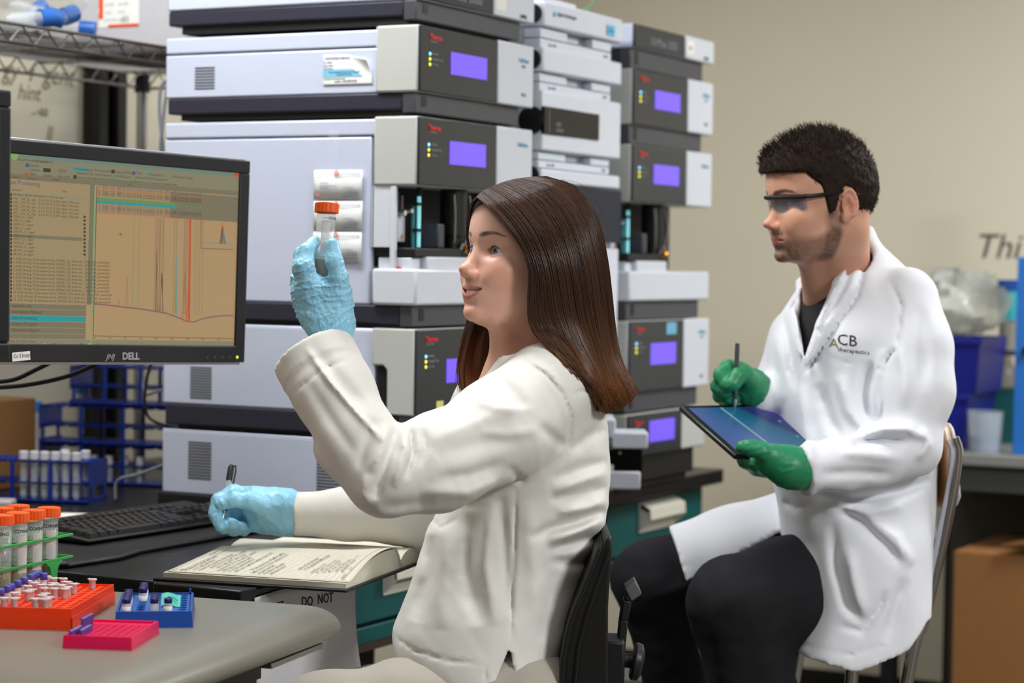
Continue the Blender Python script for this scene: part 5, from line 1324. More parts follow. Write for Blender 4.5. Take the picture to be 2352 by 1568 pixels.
def mesh_sdf(fn, lo, hi, h):
    """surface nets over a sparse grid; returns verts, quads"""
    lo = np.asarray(lo, np.float32); hi = np.asarray(hi, np.float32)
    B = 4; n = np.ceil((hi-lo)/(h*B)).astype(int); N = n*B
    ci = np.stack(np.meshgrid(*[np.arange(k) for k in n], indexing='ij'), -1).reshape(-1, 3)
    cc = lo+(ci+.5)*(h*B)
    fc = fn(cc.astype(np.float32))
    act = ci[np.abs(fc) < h*B*1.35]
    vol = np.full(tuple(N+1), 1.0, np.float32)
    # fill sign of inactive blocks
    sgn = np.where(fc < 0, -1.0, 1.0).astype(np.float32).reshape(tuple(n))
    vol[:N[0], :N[1], :N[2]] = np.repeat(np.repeat(np.repeat(sgn, B, 0), B, 1), B, 2)
    off = np.stack(np.meshgrid(*[np.arange(B+1)]*3, indexing='ij'), -1).reshape(-1, 3)
    idx = (act[:, None, :]*B+off[None]).reshape(-1, 3)
    flat = np.unique(np.ravel_multi_index(idx.T, vol.shape))
    ii = np.stack(np.unravel_index(flat, vol.shape), -1)
    vals = np.empty(len(flat), np.float32)
    for s in range(0, len(flat), 400000):
        vals[s:s+400000] = fn((lo+ii[s:s+400000]*np.float32(h)).astype(np.float32))
    vol.ravel()[flat] = vals
    neg = vol < 0
    # cells with a sign change
    cs = [neg[i:neg.shape[0]-1+i, j:neg.shape[1]-1+j, k:neg.shape[2]-1+k] for i in (0, 1) for j in (0, 1) for k in (0, 1)]
    tot = sum(c.astype(np.int8) for c in cs); cell = (tot > 0) & (tot < 8)
    cidx = np.argwhere(cell); vid = np.full(cell.shape, -1, np.int64); vid[cell] = np.arange(len(cidx))
    corners = [(i, j, k) for i in (0, 1) for j in (0, 1) for k in (0, 1)]
    acc = np.zeros((len(cidx), 3)); cnt = np.zeros(len(cidx))
    for a in range(8):
        for b in range(a+1, 8):
            df = [corners[b][t]-corners[a][t] for t in range(3)]
            if sum(abs(x) for x in df) != 1: continue
            A = cidx+np.array(corners[a]); Bq = cidx+np.array(corners[b])
            va = vol[A[:, 0], A[:, 1], A[:, 2]]; vb = vol[Bq[:, 0], Bq[:, 1], Bq[:, 2]]
            m = (va < 0) != (vb < 0); t = np.where(m, va/(va-vb+1e-12), 0)
            acc += np.where(m[:, None], A+t[:, None]*(Bq-A), 0); cnt += m
    verts = lo+(acc/cnt[:, None])*h
    quads = []
    for ax in range(3):
        sl0 = [slice(None)]*3; sl1 = [slice(None)]*3; sl0[ax] = slice(0, -1); sl1[ax] = slice(1, None)
        e = neg[tuple(sl0)] != neg[tuple(sl1)]; ei = np.argwhere(e)
        o1, o2 = [(1, 2), (2, 0), (0, 1)][ax]
        ok = (ei[:, o1] > 0) & (ei[:, o2] > 0) & (ei[:, o1] < cell.shape[o1]) & (ei[:, o2] < cell.shape[o2]); ei = ei[ok]
        def vv(d1, d2):
            q = ei.copy(); q[:, o1] -= d1; q[:, o2] -= d2; return vid[q[:, 0], q[:, 1], q[:, 2]]
        q = np.stack([vv(0, 0), vv(1, 0), vv(1, 1), vv(0, 1)], -1)
        flip = neg[ei[:, 0], ei[:, 1], ei[:, 2]]
        q[~flip] = q[~flip][:, ::-1]
        quads.append(q[(q >= 0).all(1)])
    return verts.astype(np.float32), np.concatenate(quads)
def relax(v, q, it=1, lam=.5):
    for _ in range(it):
        acc = np.zeros_like(v); cnt = np.zeros(len(v), np.float32)
        for a, b in ((0, 1), (1, 2), (2, 3), (3, 0)):
            np.add.at(acc, q[:, a], v[q[:, b]]); np.add.at(acc, q[:, b], v[q[:, a]])
            np.add.at(cnt, q[:, a], 1); np.add.at(cnt, q[:, b], 1)
        v = v+lam*(acc/np.maximum(cnt, 1)[:, None]-v)
    return v
def np_mesh(name, v, q, m, cols=None, smooth=True):
    me = bpy.data.meshes.new(name); v = np.ascontiguousarray(v, np.float32); q = np.ascontiguousarray(q, np.int32); n = q.shape[1]
    me.vertices.add(len(v)); me.vertices.foreach_set('co', v.ravel())
    me.loops.add(q.size); me.loops.foreach_set('vertex_index', q.ravel())
    me.polygons.add(len(q)); me.polygons.foreach_set('loop_start', np.arange(0, q.size, n, dtype=np.int32))
    me.update(calc_edges=True); me.validate()
    if smooth: me.polygons.foreach_set('use_smooth', np.ones(len(me.polygons), bool))
    me.materials.append(m)
    if cols is not None: set_col(me, cols)
    return me
def main_piece(v, q, share=.04):
    """drops small loose islands"""
    lab = np.arange(len(v))
    for _ in range(400):
        m = lab[q].min(1); new = lab.copy()
        for k in range(4): np.minimum.at(new, q[:, k], m)
        for _k in range(3): new = new[new]
        if (new == lab).all(): break
        lab = new
    u, inv, cnt = np.unique(lab, return_inverse=True, return_counts=True); keep = cnt[inv] > share*len(v)
    if keep.all(): return v, q
    idx = np.cumsum(keep)-1; qq = q[keep[q].all(1)]; return v[keep], idx[qq]
def sculpt(name, fn, lo, hi, h, m, parent, base, colfn=None, it=1):
    v, q = mesh_sdf(fn, lo, hi, h); v, q = main_piece(v, q); v = relax(v, q, it)
    cols = None
    if colfn is not None:
        c = colfn(v); cols = np.concatenate([c, np.ones((len(c), 1))], 1)
    return link(name, np_mesh(name, v-np.asarray(base, np.float32), q, m, cols), parent)
def strands_mesh(name, paths, r, m, cols=None, sides=3):
    """paths (S,T,3) to thin three-sided tubes in one mesh; r (T,) or (S,T)"""
    S, T, _ = paths.shape; r = np.broadcast_to(np.asarray(r, np.float32), (S, T))
    d = np.gradient(paths, axis=1); d /= np.linalg.norm(d, axis=2, keepdims=True)+1e-9
    ref = np.array([.31, -.83, .46]); a = np.cross(d, ref); a /= np.linalg.norm(a, axis=2, keepdims=True)+1e-9; b = np.cross(d, a)
    vs = []
    for k in range(sides):
        t = 2*math.pi*k/sides; vs.append(paths+r[..., None]*(math.cos(t)*a+math.sin(t)*b))
    v = np.stack(vs, 2).reshape(-1, 3)
    i = np.arange(S)[:, None, None]*T*sides+np.arange(T-1)[None, :, None]*sides
    k = np.arange(sides)[None, None, :]; k2 = (k+1) % sides
    q = np.stack([i+k, i+k2, i+sides+k2, i+sides+k], -1).reshape(-1, 4)
    cv = None
    if cols is not None:
        cv = np.repeat(cols.reshape(S*T, -1), sides, 0); cv = np.concatenate([cv, np.ones((len(cv), 1))], 1)
    return np_mesh(name, v, q, m, cv)
def cat_rom(pts, n):
    """(M,3) control points resampled to n points"""
    pts = np.asarray(pts, float); M_ = len(pts); ext = np.vstack([2*pts[0]-pts[1], pts, 2*pts[-1]-pts[-2]])
    t = np.linspace(0, M_-1-1e-6, n); i = t.astype(int); f = (t-i)[:, None]
    p0, p1, p2, p3 = ext[i], ext[i+1], ext[i+2], ext[i+3]
    return .5*(2*p1+(p2-p0)*f+(2*p0-5*p1+4*p2-p3)*f**2+(3*p1-p0-3*p2+p3)*f**3)
def srgb(c): return np.array([lin(x) for x in c], np.float32)
def mixc(a, b, t): return a*(1-t[:, None])+b*t[:, None]

def head_sdf(hp, g):
    """a face in head space: x forward, y to the person's left, z up, origin between the eyes' level and the skull middle.
       g: dict of proportions"""
    y = np.abs(hp[:, 1]); sp = hp.copy(); sp[:, 1] = y          # mirrored
    A = lambda *v: np.array(v, np.float32)
    d = d_ell(hp, A(-.012, 0, .032), A(.098, .0745, .090))
    d = smin(d, d_ell(hp, A(.028, 0, -.020), A(.066, .0605, .086)), .03)                       # face mass
    d = smin(d, d_ell(hp, A(.036, 0, -.070), A(.052, g['jaw'], .040)), .028)                  # jaw
    d = smin(d, d_cone(sp, A(-.005, g['jaw']*.98, -.055), A(.055, .020, -.103), .016, .016), .022)   # jaw edge
    d = smin(d, d_ell(hp, A(.077+g['chin'], 0, -.104), A(.015, .020, .015)), .016)                 # chin
    d = smin(d, d_ell(sp, A(.060, .038, -.030), A(.024, .020, .020)), .022)                   # cheek
    d = smin(d, d_ell(sp, A(.070, .030, -.046), A(.017, .016, .017)), .016)                   # front of cheek, lifted by the smile
    d = smin(d, d_cone(sp, A(.0835, .006, .021), A(.067, .045, .023), .0085+g['brow'], .0085), .014)   # brow ridge
    d = smin(d, d_ell(hp, A(.060, 0, .052), A(.034, .052, .036)), .03)                         # forehead
    d = smax(d, -d_ell(sp, A(.0985, .0325, .0005), A(.0165, .0185, .0135)), .012)            # eye socket
    # nose
    n = d_cone(hp, A(.0845, 0, .004), A(.1005, 0, -.029), .0064, .0082)
    n = smin(n, d_ell(hp, A(.1055+g['nose'], 0, -.0362), A(.0104, .0098, .0090)), .008)
    n = smin(n, d_ell(sp, A(.0985, .0098, -.0425), A(.0090, .0062, .0064)), .006)
    d = smin(d, n, .009)
    d = smax(d, -d_ell(sp, A(.1030, .0062, -.0487), A(.0058, .0030, .0032)), .002)            # nostril
    # mouth mound, then lips
    d = smin(d, d_ell(hp, A(.074, 0, -.070), A(.020, .030, .024)), .014)
    sm = g['smile']
    def lip(z0, zc, x0, xc, yw, r0, r1):
        pts = [A(x0, 0, z0), A(x0-.0035, yw*.35, z0-.0002+.25*(zc-z0)), A(x0-.0095, yw*.72, z0+.6*(zc-z0)), A(xc, yw, zc)]
        return d_chain(sp, pts, [r0, r0*.98, r0*.75, r1], .004)
    zc = -.0705+sm; op = g['open']
    d = smin(d, lip(-.0665+op*.35, zc, .0895, .0715, g['mw'], .0048, .0022), .0045)
    d = smin(d, lip(-.0785-op*.55, zc-.001, .0885, .0715, g['mw'], .0058, .0022), .0050)
    yq = y/g['mw']; zs = -.0724+sm*np.clip(yq, 0, 1)**1.7; hh = .0005+op*np.clip(1-yq**2, 0, 1)**.8*.95
    slit = np.maximum(np.maximum(np.abs(hp[:, 2]-zs)-hh, yq*g['mw']-g['mw']*.99), (.079-.16*y*yq)-hp[:, 0])
    d = smax(d, -slit, .0015)
    d = smax(d, -d_ell(sp, A(.0945, 0, -.0905), A(.006, .016, .0045)), .008)                   # dip under the lower lip
    d = smax(d, -d_cone(hp, A(.0965, 0, -.050), A(.0965, 0, -.060), .0018, .0024), .004)      # philtrum
    # eyelids: shell round the ball with an almond opening
    ec = A(.0705, .0315, .0005)
    lid = np.linalg.norm(sp-ec, axis=1)-.0136
    d = smin(d, lid, .0045)
    q = sp-ec; yy = q[:, 1]+.0005
    arch = g['eye']*(1-(yy/.0134)**2)
    up = q[:, 2]-(arch*1.0+.0008-.10*yy*0); lo = -(q[:, 2]+arch*.75+.0006)
    alm = np.maximum(np.maximum(up, lo), np.maximum(np.abs(yy)-.0130, -(q[:, 0]-.002)))
    alm = np.maximum(alm, np.linalg.norm(q, axis=1)-.019)
    d = smax(d, -alm, .0012)
    d = smin(d, np.linalg.norm(sp-ec, axis=1)-.0110, .0004)                                 # keeps the head closed behind the ball
    return d
def ear_sdf(hp, side, c=(-.012, .072, -.012), s=1.0):
    A = lambda *v: np.array(v, np.float32); c = np.array(c, np.float32)
    q = hp.copy(); q[:, 1] *= side; q = (q-c)/s
    th = np.linspace(-2.3, 2.0, 12); pts = [A(-.004+.0165*math.cos(t)*-1-.004*math.sin(t), .010+.004*math.cos(t), .004+.028*math.sin(t)) for t in th]
    pts = [A(-.006-.0150*math.cos(t), .011-.002*math.sin(t), .006+.027*math.sin(t)) for t in np.linspace(-1.2, 2.4, 12)]
    e = d_chain(q, pts, [.0036]*12, .003)
    e = smin(e, d_ell(q, A(-.006, .008, .006), A(.015, .0028, .026)), .003)
    e = smin(e, d_ell(q, A(.002, .007, -.022), A(.008, .0042, .010)), .006)
    e = smax(e, -d_ell(q, A(-.001, .012, .002), A(.0075, .0045, .012)), .003)
    e = smin(e, d_chain(q, [A(-.012, .011, -.008), A(-.013, .0115, .008), A(-.006, .011, .020)], [.003]*3, .002), .003)
    return e*s
# ------------------------------------------------------------------ the woman
A3 = lambda *v: np.array(v, np.float32)
WB = K(1190, 1568, 3.30); WB[2] = 0.0
woman = thing('person', 'woman with long brown hair in cream lab coat raising an orange-capped tube', 'person', frK(WB), rz=YAW)
W_TH, W_PH = math.radians(32), math.radians(10)
def head_frame(th, ph, rl=0.0):
    f = np.array([-math.cos(th)*math.cos(ph), -math.sin(th)*math.cos(ph), math.sin(ph)]); y = np.array([math.sin(th), -math.cos(th), 0.0]); z = np.cross(f, y)
    c, s = math.cos(rl), math.sin(rl); y, z = c*y+s*z, -s*y+c*z
    return np.stack([f, y, z], 1)
W_R = head_frame(W_TH, W_PH)
W_O = K(1132, 577, 3.205) - W_R@np.array([.083, .0315, .0])
WZ = 1.13
def wH(p):
    h = (p-W_O.astype(np.float32))@W_R.astype(np.float32); h[:, 2] = np.where(h[:, 2] < 0, h[:, 2]*WZ, h[:, 2]); return h
def wK(h):
    h = np.array(h, float); h[2] = h[2]/WZ if h[2] < 0 else h[2]; return W_O+W_R@h
W_G = dict(jaw=.0515, chin=.001, brow=-.0005, nose=.0, smile=.0085, open=.0032, mw=.0285, eye=.0063)
neck_top = wK((-.022, 0, -.075)); neck_bot = K(1208, 880, 3.335)
def w_body(p):
    hp = wH(p); d = head_sdf(hp, W_G)
    d = smin(d, d_cone(p, neck_top, neck_bot, .047, .055), .022)
    d = smin(d, d_cone(p, wK((.035, .0, -.088)), K(1170, 835, 3.30), .016, .03), .02)
    d = smin(d, d_chain(p, [K(1215, 900, 3.33), K(1200, 1020, 3.33), K(1170, 1250, 3.32), K(1140, 1450, 3.31)], [.07, .10, .10, .11], .05), .03)
    d = smin(d, d_chain(p, [K(1225, 930, 3.21), K(870, 1110, 3.05), K(765, 800, 3.12)], [.05, .036, .024], .02), .04)
    d = smin(d, d_chain(p, [K(1150, 930, 3.44), K(1010, 1190, 3.60), K(700, 1178, 3.54)], [.05, .036, .024], .02), .04)
    return d
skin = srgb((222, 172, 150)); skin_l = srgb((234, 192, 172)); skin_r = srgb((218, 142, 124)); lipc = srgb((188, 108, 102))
def lips_mask(hp, g):
    y = np.abs(hp[:, 1]); sp = hp.copy(); sp[:, 1] = y; sm = g['smile']; op = g['open']; zc = -.0705+sm
    dz = hp[:, 2]-(-.0722+sm*np.clip(y/g['mw'], 0, 1)**1.7)
    w = np.clip(1-(y/g['mw'])**2, 0, 1)
    return smoothstep(.0, .0016, .0105*w**.6+op*.5*w-np.abs(dz+.0006))*smoothstep(.066, .070, hp[:, 0])*(w > 0)
def brow_mask(hp, z0=.0205, arch=.006, th=.0042, y0=.011, y1=.052):
    y = np.abs(hp[:, 1]); t = (y-y0)/(y1-y0)
    zc = z0+arch*np.sin(np.clip(t, 0, 1)*math.pi*.62+.15)-.003*np.clip(t-.7, 0, 1)*3
    w = th*np.clip(1.1-.62*t, .15, 1)*smoothstep(-.12, .12, t)
    return smoothstep(-.0006, .0022, w-np.abs(hp[:, 2]-zc))*smoothstep(-.1, .02, t)*smoothstep(1.08, .95, t)*(hp[:, 0] > .045)
def w_skin(v):
    hp = wH(v); c = np.tile(skin, (len(v), 1))
    n = vnoise(v, 90, 3)*.5+.5
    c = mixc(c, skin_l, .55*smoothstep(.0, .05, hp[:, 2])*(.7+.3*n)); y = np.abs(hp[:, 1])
    blush = np.exp(-(((hp[:, 0]-.068)/.03)**2+((y-.036)/.022)**2+((hp[:, 2]+.035)/.022)**2)); c = mixc(c, skin_r, .55*blush)
    nose = np.exp(-(((hp[:, 0]-.112)/.014)**2+((hp[:, 2]+.04)/.014)**2+(y/.016)**2)); c = mixc(c, skin_r, .55*nose)
    ch = np.exp(-(((hp[:, 0]-.085)/.014)**2+((hp[:, 2]+.106)/.014)**2+(y/.018)**2)); c = mixc(c, skin_r, .3*ch)
    c = mixc(c, lipc, .85*lips_mask(hp, W_G))
    c = mixc(c, srgb((62, 40, 30)), 1.0*brow_mask(hp)*(.7+.3*n))
    q = hp-A3(.0705, .0315, .0005); q2 = hp*A3(1, 1, 1); q2[:, 1] = y; q2 = q2-A3(.0705, .0315, .0005); r = np.linalg.norm(q2, axis=1)
    arch = W_G['eye']*(1-(q2[:, 1]/.0134)**2)
    lash = smoothstep(.0020, .0006, np.abs(q2[:, 2]-arch-.0012))*(r < .0152)*(r > .0118)*smoothstep(.0132, .0105, np.abs(q2[:, 1]))*(q2[:, 0] > .004)
    c = mixc(c, srgb((34, 22, 18)), .9*lash)
    low = smoothstep(.0016, .0004, np.abs(q2[:, 2]+arch*.75+.0008))*(r < .0150)*(np.abs(q2[:, 1]) < .0105)*(q2[:, 0] > .004)
    c = mixc(c, srgb((130, 86, 74)), .5*low)
    return c
M_skin = attr_mat('skin', rough=.42, sss=.12, bump=.08, bscale=500, spec=.45)
sculpt('head', w_body, np.minimum(W_O-.135, W_O-.135)+A3(0, 0, -.04), W_O+.14, .0016, M_skin, woman, WB, w_skin, it=1) if False else None
_lo = W_O+A3(-.135, -.13, -.24); _hi = W_O+A3(.13, .13, .135)
def w_head_only(p):
    return w_body(p)
W_HEADH = .0017
body = sculpt('body', w_head_only, _lo, _hi, W_HEADH, M_skin, woman, WB, w_skin, it=1)
# eyes, teeth
def eye_parts(wKf, R, G, parent, base, iris, side_list=(1, -1), gaze=(1, 0, 0)):
    for s in side_list:
        c = np.array([.0705, .0315*s, .0005]); g = np.array(gaze, float); g /= np.linalg.norm(g)
        e = MB(); e.lathe([(.0124*math.sin(t), -.0124*math.cos(t)) for t in np.linspace(.02, math.pi-.02, 18)], n=24, c=(0, 0, 0), axis=g, caps=False)
        o = e.build('eyeball', mat('eye_white', (226, 220, 214), rough=.12, spec=.6), parent, smooth=True)
        def dsk(a, b, m, nm):
            q = MB(); q.lathe([(.01258*math.sin(t), .01258*math.cos(t)) for t in np.linspace(a, b, 6)], n=24, c=(0, 0, 0), axis=g, caps=False); return q.build(nm, m, o, smooth=True)
        dsk(.19, .53, mat('iris_' + str(iris), iris, rough=.1, var=.3, vscale=900), 'iris'); dsk(.005, .24, mat('pupil', (6, 6, 7), rough=.05), 'pupil')
        Mx = np.eye(4); Mx[:3, :3] = R; Mx[:3, 3] = wKf(c)-base
        o.matrix_basis = Matrix(Mx.tolist())
eye_parts(wK, W_R, W_G, woman, WB, (112, 132, 142), gaze=(1, .26, .08))
def teeth(parent, wKf, R, base, g, z=-.0722):
    b = MB()
    b.grid(lambda u, v: (.0938-.0150*((u-.5)*2)**2+.0004*math.cos((u-.5)*60)-.002*(v-.5)**2, (u-.5)*.05, z+g['smile']*(abs(u-.5)*.05/g['mw'])**1.7*.9+.001+(v-.5)*.009), 60, 8)
    o = b.build('teeth', mat('teeth', (232, 226, 214), rough=.25), parent, smooth=True, solid=.003)
    Mx = np.eye(4); Mx[:3, :3] = R@np.diag([1, 1, 1/WZ]); Mx[:3, 3] = wKf((0, 0, 0))-base; o.matrix_basis = Matrix(Mx.tolist())
teeth(woman, wK, W_R, WB, W_G)
#HAIR
M_hair = attr_mat('brown_hair', rough=.27, spec=.6)
def guides(gs, n=40): return np.stack([cat_rom([K(*q) for q in g], n) for g in gs])
def sheet(gs, S, T=30, seed=1, lift=.004, spread=1.0, jit=.002, ends=.03):
    """strands interpolated between guide curves; returns (S,T,3) and the u of each"""
    r = np.random.default_rng(seed); n = len(gs); u = np.sort(r.uniform(0, n-1-1e-4, S)); G = gs
    ext = np.concatenate([2*G[:1]-G[1:2], G, 2*G[-1:]-G[-2:-1]]); i = u.astype(int); f = (u-i)[:, None, None]
    p0, p1, p2, p3 = ext[i], ext[i+1], ext[i+2], ext[i+3]
    pth = .5*(2*p1+(p2-p0)*f+(2*p0-5*p1+4*p2-p3)*f**2+(3*p1-p0-3*p2+p3)*f**3)
    t = np.linspace(0, 1, pth.shape[1]); L = r.uniform(1-ends, 1.0+ends*.25, S)
    tt = np.linspace(0, 1, T)[None]*L[:, None]*(pth.shape[1]-1); tt = np.clip(tt, 0, pth.shape[1]-1.001); k = tt.astype(int); fr = (tt-k)[..., None]
    out = np.take_along_axis(pth, k[..., None], 1)*(1-fr)+np.take_along_axis(pth, k[..., None]+1, 1)*fr
    return out, u
G_near = guides([
 [(1094, 452, 3.220), (1118, 472, 3.196), (1152, 512, 3.176), (1190, 560, 3.168), (1213, 615, 3.168), (1212, 690, 3.176), (1218, 745, 3.184), (1250, 786, 3.172), (1310, 845, 3.145), (1372, 922, 3.165)],
 [(1112, 437, 3.228), (1150, 468, 3.192), (1196, 520, 3.170), (1228, 580, 3.162), (1245, 645, 3.162), (1250, 705, 3.170), (1268, 760, 3.172), (1308, 815, 3.156), (1350, 870, 3.150), (1388, 938, 3.170)],
 [(1140, 424, 3.238), (1200, 458, 3.192), (1250, 520, 3.168), (1280, 590, 3.160), (1294, 660, 3.162), (1305, 725, 3.168), (1330, 790, 3.165), (1362, 850, 3.164), (1385, 895, 3.170), (1402, 944, 3.186)],
 [(1175, 413, 3.248), (1245, 444, 3.204), (1298, 510, 3.182), (1325, 590, 3.176), (1338, 665, 3.178), (1350, 735, 3.186), (1370, 800, 3.190), (1392, 860, 3.192), (1412, 900, 3.196), (1428, 938, 3.204)],
 [(1215, 407, 3.258), (1290, 432, 3.230), (1343, 500, 3.218), (1368, 590, 3.215), (1380, 670, 3.220), (1390, 745, 3.226), (1404, 810, 3.228), (1424, 862, 3.226), (1440, 892, 3.228), (1452, 920, 3.230)],
 [(1245, 405, 3.270), (1320, 432, 3.268), (1370, 505, 3.270), (1392, 595, 3.275), (1402, 675, 3.280), (1410, 750, 3.282), (1421, 812, 3.278), (1438, 855, 3.272), (1452, 880, 3.268), (1464, 898, 3.262)],
 [(1255, 405, 3.286), (1325, 432, 3.320), (1370, 505, 3.345), (1390, 595, 3.350), (1400, 675, 3.350), (1408, 750, 3.348), (1418, 812, 3.336), (1432, 850, 3.325), (1446, 872, 3.315), (1456, 888, 3.305)],
 [(1250, 406, 3.300), (1300, 432, 3.365), (1340, 505, 3.395), (1360, 595, 3.400), (1368, 675, 3.400), (1372, 750, 3.396), (1380, 812, 3.385), (1390, 850, 3.375), (1400, 872, 3.370), (1410, 890, 3.365)]])
G_far = guides([
 [(1094, 452, 3.222), (1079, 472, 3.248), (1073, 510, 3.276), (1073, 555, 3.300), (1082, 620, 3.338), (1085, 690, 3.362), (1070, 750, 3.376), (1058, 800, 3.38), (1053, 850, 3.375), (1060, 908, 3.36)],
 [(1112, 437, 3.232), (1096, 460, 3.275), (1090, 510, 3.315), (1092, 560, 3.340), (1100, 620, 3.362), (1102, 690, 3.38), (1090, 750, 3.392), (1080, 800, 3.394), (1076, 850, 3.388), (1080, 902, 3.37)],
 [(1140, 424, 3.245), (1130, 455, 3.305), (1128, 510, 3.345), (1130, 560, 3.368), (1132, 620, 3.385), (1130, 690, 3.395), (1122, 750, 3.402), (1112, 800, 3.402), (1104, 850, 3.396), (1102, 895, 3.38)],
 [(1180, 412, 3.26), (1180, 450, 3.335), (1180, 510, 3.375), (1180, 560, 3.393), (1180, 620, 3.402), (1172, 690, 3.408), (1160, 750, 3.41), (1148, 800, 3.41), (1136, 850, 3.404), (1128, 888, 3.39)],
 [(1235, 406, 3.29), (1262, 445, 3.370), (1280, 505, 3.402), (1285, 595, 3.412), (1280, 675, 3.412), (1260, 750, 3.412), (1240, 812, 3.410), (1225, 850, 3.408), (1215, 880, 3.40), (1205, 900, 3.40)]])
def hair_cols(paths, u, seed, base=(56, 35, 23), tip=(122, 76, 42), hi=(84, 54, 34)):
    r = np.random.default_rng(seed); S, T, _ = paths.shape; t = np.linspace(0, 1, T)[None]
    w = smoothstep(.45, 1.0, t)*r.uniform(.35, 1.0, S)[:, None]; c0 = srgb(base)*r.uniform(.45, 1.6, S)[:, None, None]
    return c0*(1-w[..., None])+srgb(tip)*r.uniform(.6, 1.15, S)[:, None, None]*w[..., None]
def under(gs, inset):
    """closed cap under the strands so no scalp shows"""
    n = gs.shape[1]; U = np.linspace(0, len(gs)-1-1e-4, 8*(len(gs)-1)+1); ext = np.concatenate([2*gs[:1]-gs[1:2], gs, 2*gs[-1:]-gs[-2:-1]]); i = U.astype(int); f = (U-i)[:, None, None]
    p0, p1, p2, p3 = ext[i], ext[i+1], ext[i+2], ext[i+3]
    s = .5*(2*p1+(p2-p0)*f+(2*p0-5*p1+4*p2-p3)*f**2+(3*p1-p0-3*p2+p3)*f**3)
    du = np.gradient(s, axis=0); dv = np.gradient(s, axis=1); nn = np.cross(du, dv); nn /= np.linalg.norm(nn, axis=2, keepdims=True)+1e-9
    return s, nn
def hair_group(name, gs, S, seed, layers, sign, parent):
    s, nn = under(gs, 0)
    NU, NV = s.shape[:2]
    # slight clumping: grooves along the strand direction
    uu = np.linspace(0, 1, NU)[:, None]; groove = (.0006*np.sin(uu*160+3*np.sin(uu*23))+.0006*np.sin(uu*71+1))*smoothstep(.05, .4, np.linspace(0, 1, NV))[None]
    if np.mean(np.sum(nn*(s-(W_O+np.array([.01, .02, -.03]))), 2)) < 0: nn = -nn
    rad_ = s-(W_O-W_R@np.array([.012, 0, 0])+np.array([0, 0, .01])); rad_ /= np.linalg.norm(rad_, axis=2, keepdims=True)
    w_ = smoothstep(.42, .12, np.linspace(0, 1, NV))[None, :, None]; nn = nn*(1-w_)+rad_*w_; nn /= np.linalg.norm(nn, axis=2, keepdims=True)+1e-9
    sign = 1
    outer = s-nn*(.005-groove[..., None]); inner = outer-nn*.010
    v = np.concatenate([outer.reshape(-1, 3), inner.reshape(-1, 3)]); n0 = NU*NV
    a = np.arange(NU-1)[:, None]*NV+np.arange(NV-1)[None]; q1 = np.stack([a, a+1, a+NV+1, a+NV], -1).reshape(-1, 4)
    rim = np.concatenate([np.arange(NV), np.arange(1, NU)*NV+NV-1, (NU-1)*NV+np.arange(NV-2, -1, -1), np.arange(NU-2, 0, -1)*NV]); r2 = np.roll(rim, -1)
    q = np.concatenate([q1, q1[:, ::-1]+n0, np.stack([rim, r2, r2+n0, rim+n0], -1)])
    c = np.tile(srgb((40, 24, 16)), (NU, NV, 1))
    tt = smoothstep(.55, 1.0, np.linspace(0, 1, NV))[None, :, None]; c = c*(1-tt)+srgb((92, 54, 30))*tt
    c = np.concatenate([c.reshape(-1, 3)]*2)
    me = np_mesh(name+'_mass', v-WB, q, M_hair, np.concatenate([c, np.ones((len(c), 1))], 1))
    o = link(name, me, parent)
    allp = []; allc = []
    r = np.random.default_rng(seed)
    for L in range(layers):
        p, u = sheet(gs, S, 30, seed+L, ends=.05+.02*L)
        # normals at the strands from the sheet
        iu = np.clip((u/(len(gs)-1)*(NU-1)).astype(int), 0, NU-1); iv = np.linspace(0, NV-1, 30).astype(int); N_ = nn[iu][:, iv]
        clump = np.floor(u*40+r.uniform(0, 1)); ca = np.sin(clump*12.9898)*43758.5453; ca = ca-np.floor(ca)
        t = np.linspace(0, 1, 30)[None, :, None]
        offs = sign*(-.0028+.0022*ca[:, None, None]+.0018*r.uniform(-1, 1, (S, 1, 1)))*(.5+.5*smoothstep(.02, .35, t))
        wob = .0022*np.sin(t*r.uniform(3, 8, (S, 1, 1))+r.uniform(0, 6.28, (S, 1, 1)))*smoothstep(.2, 1, t)
        tang = np.cross(N_, np.gradient(p, axis=1)); tang /= np.linalg.norm(tang, axis=2, keepdims=True)+1e-9
        p = p+N_*offs+tang*(wob+.004*(ca[:, None, None]-.5)*smoothstep(.5, 1, t)+.004*r.normal(size=(S, 1, 1))*smoothstep(.75, 1, t)**2)
        allp.append(p); allc.append(hair_cols(p, u, seed+7+L))
    p = np.concatenate(allp); c = np.concatenate(allc); t = np.linspace(0, 1, 30); rad = .00068*(.55+.45*smoothstep(0, .1, t))*(1-.75*smoothstep(.8, 1, t))
    me = strands_mesh(name+'_strands', p-WB, rad, M_hair, c); so = link('strands', me, o); so['kind'] = 'stuff'
    return o
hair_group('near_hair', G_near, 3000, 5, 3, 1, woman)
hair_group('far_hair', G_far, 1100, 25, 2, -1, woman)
# flyaways above the crown and by the temple
r_ = np.random.default_rng(9); fl = []
for k in range(46):
    u = r_.uniform(1.5, 5.2); i = int(u); f = u-i; g = G_near[i]*(1-f)+G_near[i+1]*f; a = r_.integers(1, 7); seg = g[a:a+r_.integers(7, 14)]
    seg = cat_rom(seg[::3], 16) if len(seg) >= 6 else cat_rom(g[2:10:3], 16); up = np.linspace(0, 1, 16)[:, None]
    fl.append(seg+np.array([r_.normal()*.006, -.002, .002])+up*(1-up)*np.array([r_.uniform(-.008, .02), -.004, r_.uniform(.012, .03)]))
fl = np.stack(fl); me = strands_mesh('flyaway', fl-WB, .00022, M_hair, hair_cols(fl, None, 3)); o = link('flyaway_hair', me, woman); o['kind'] = 'stuff'
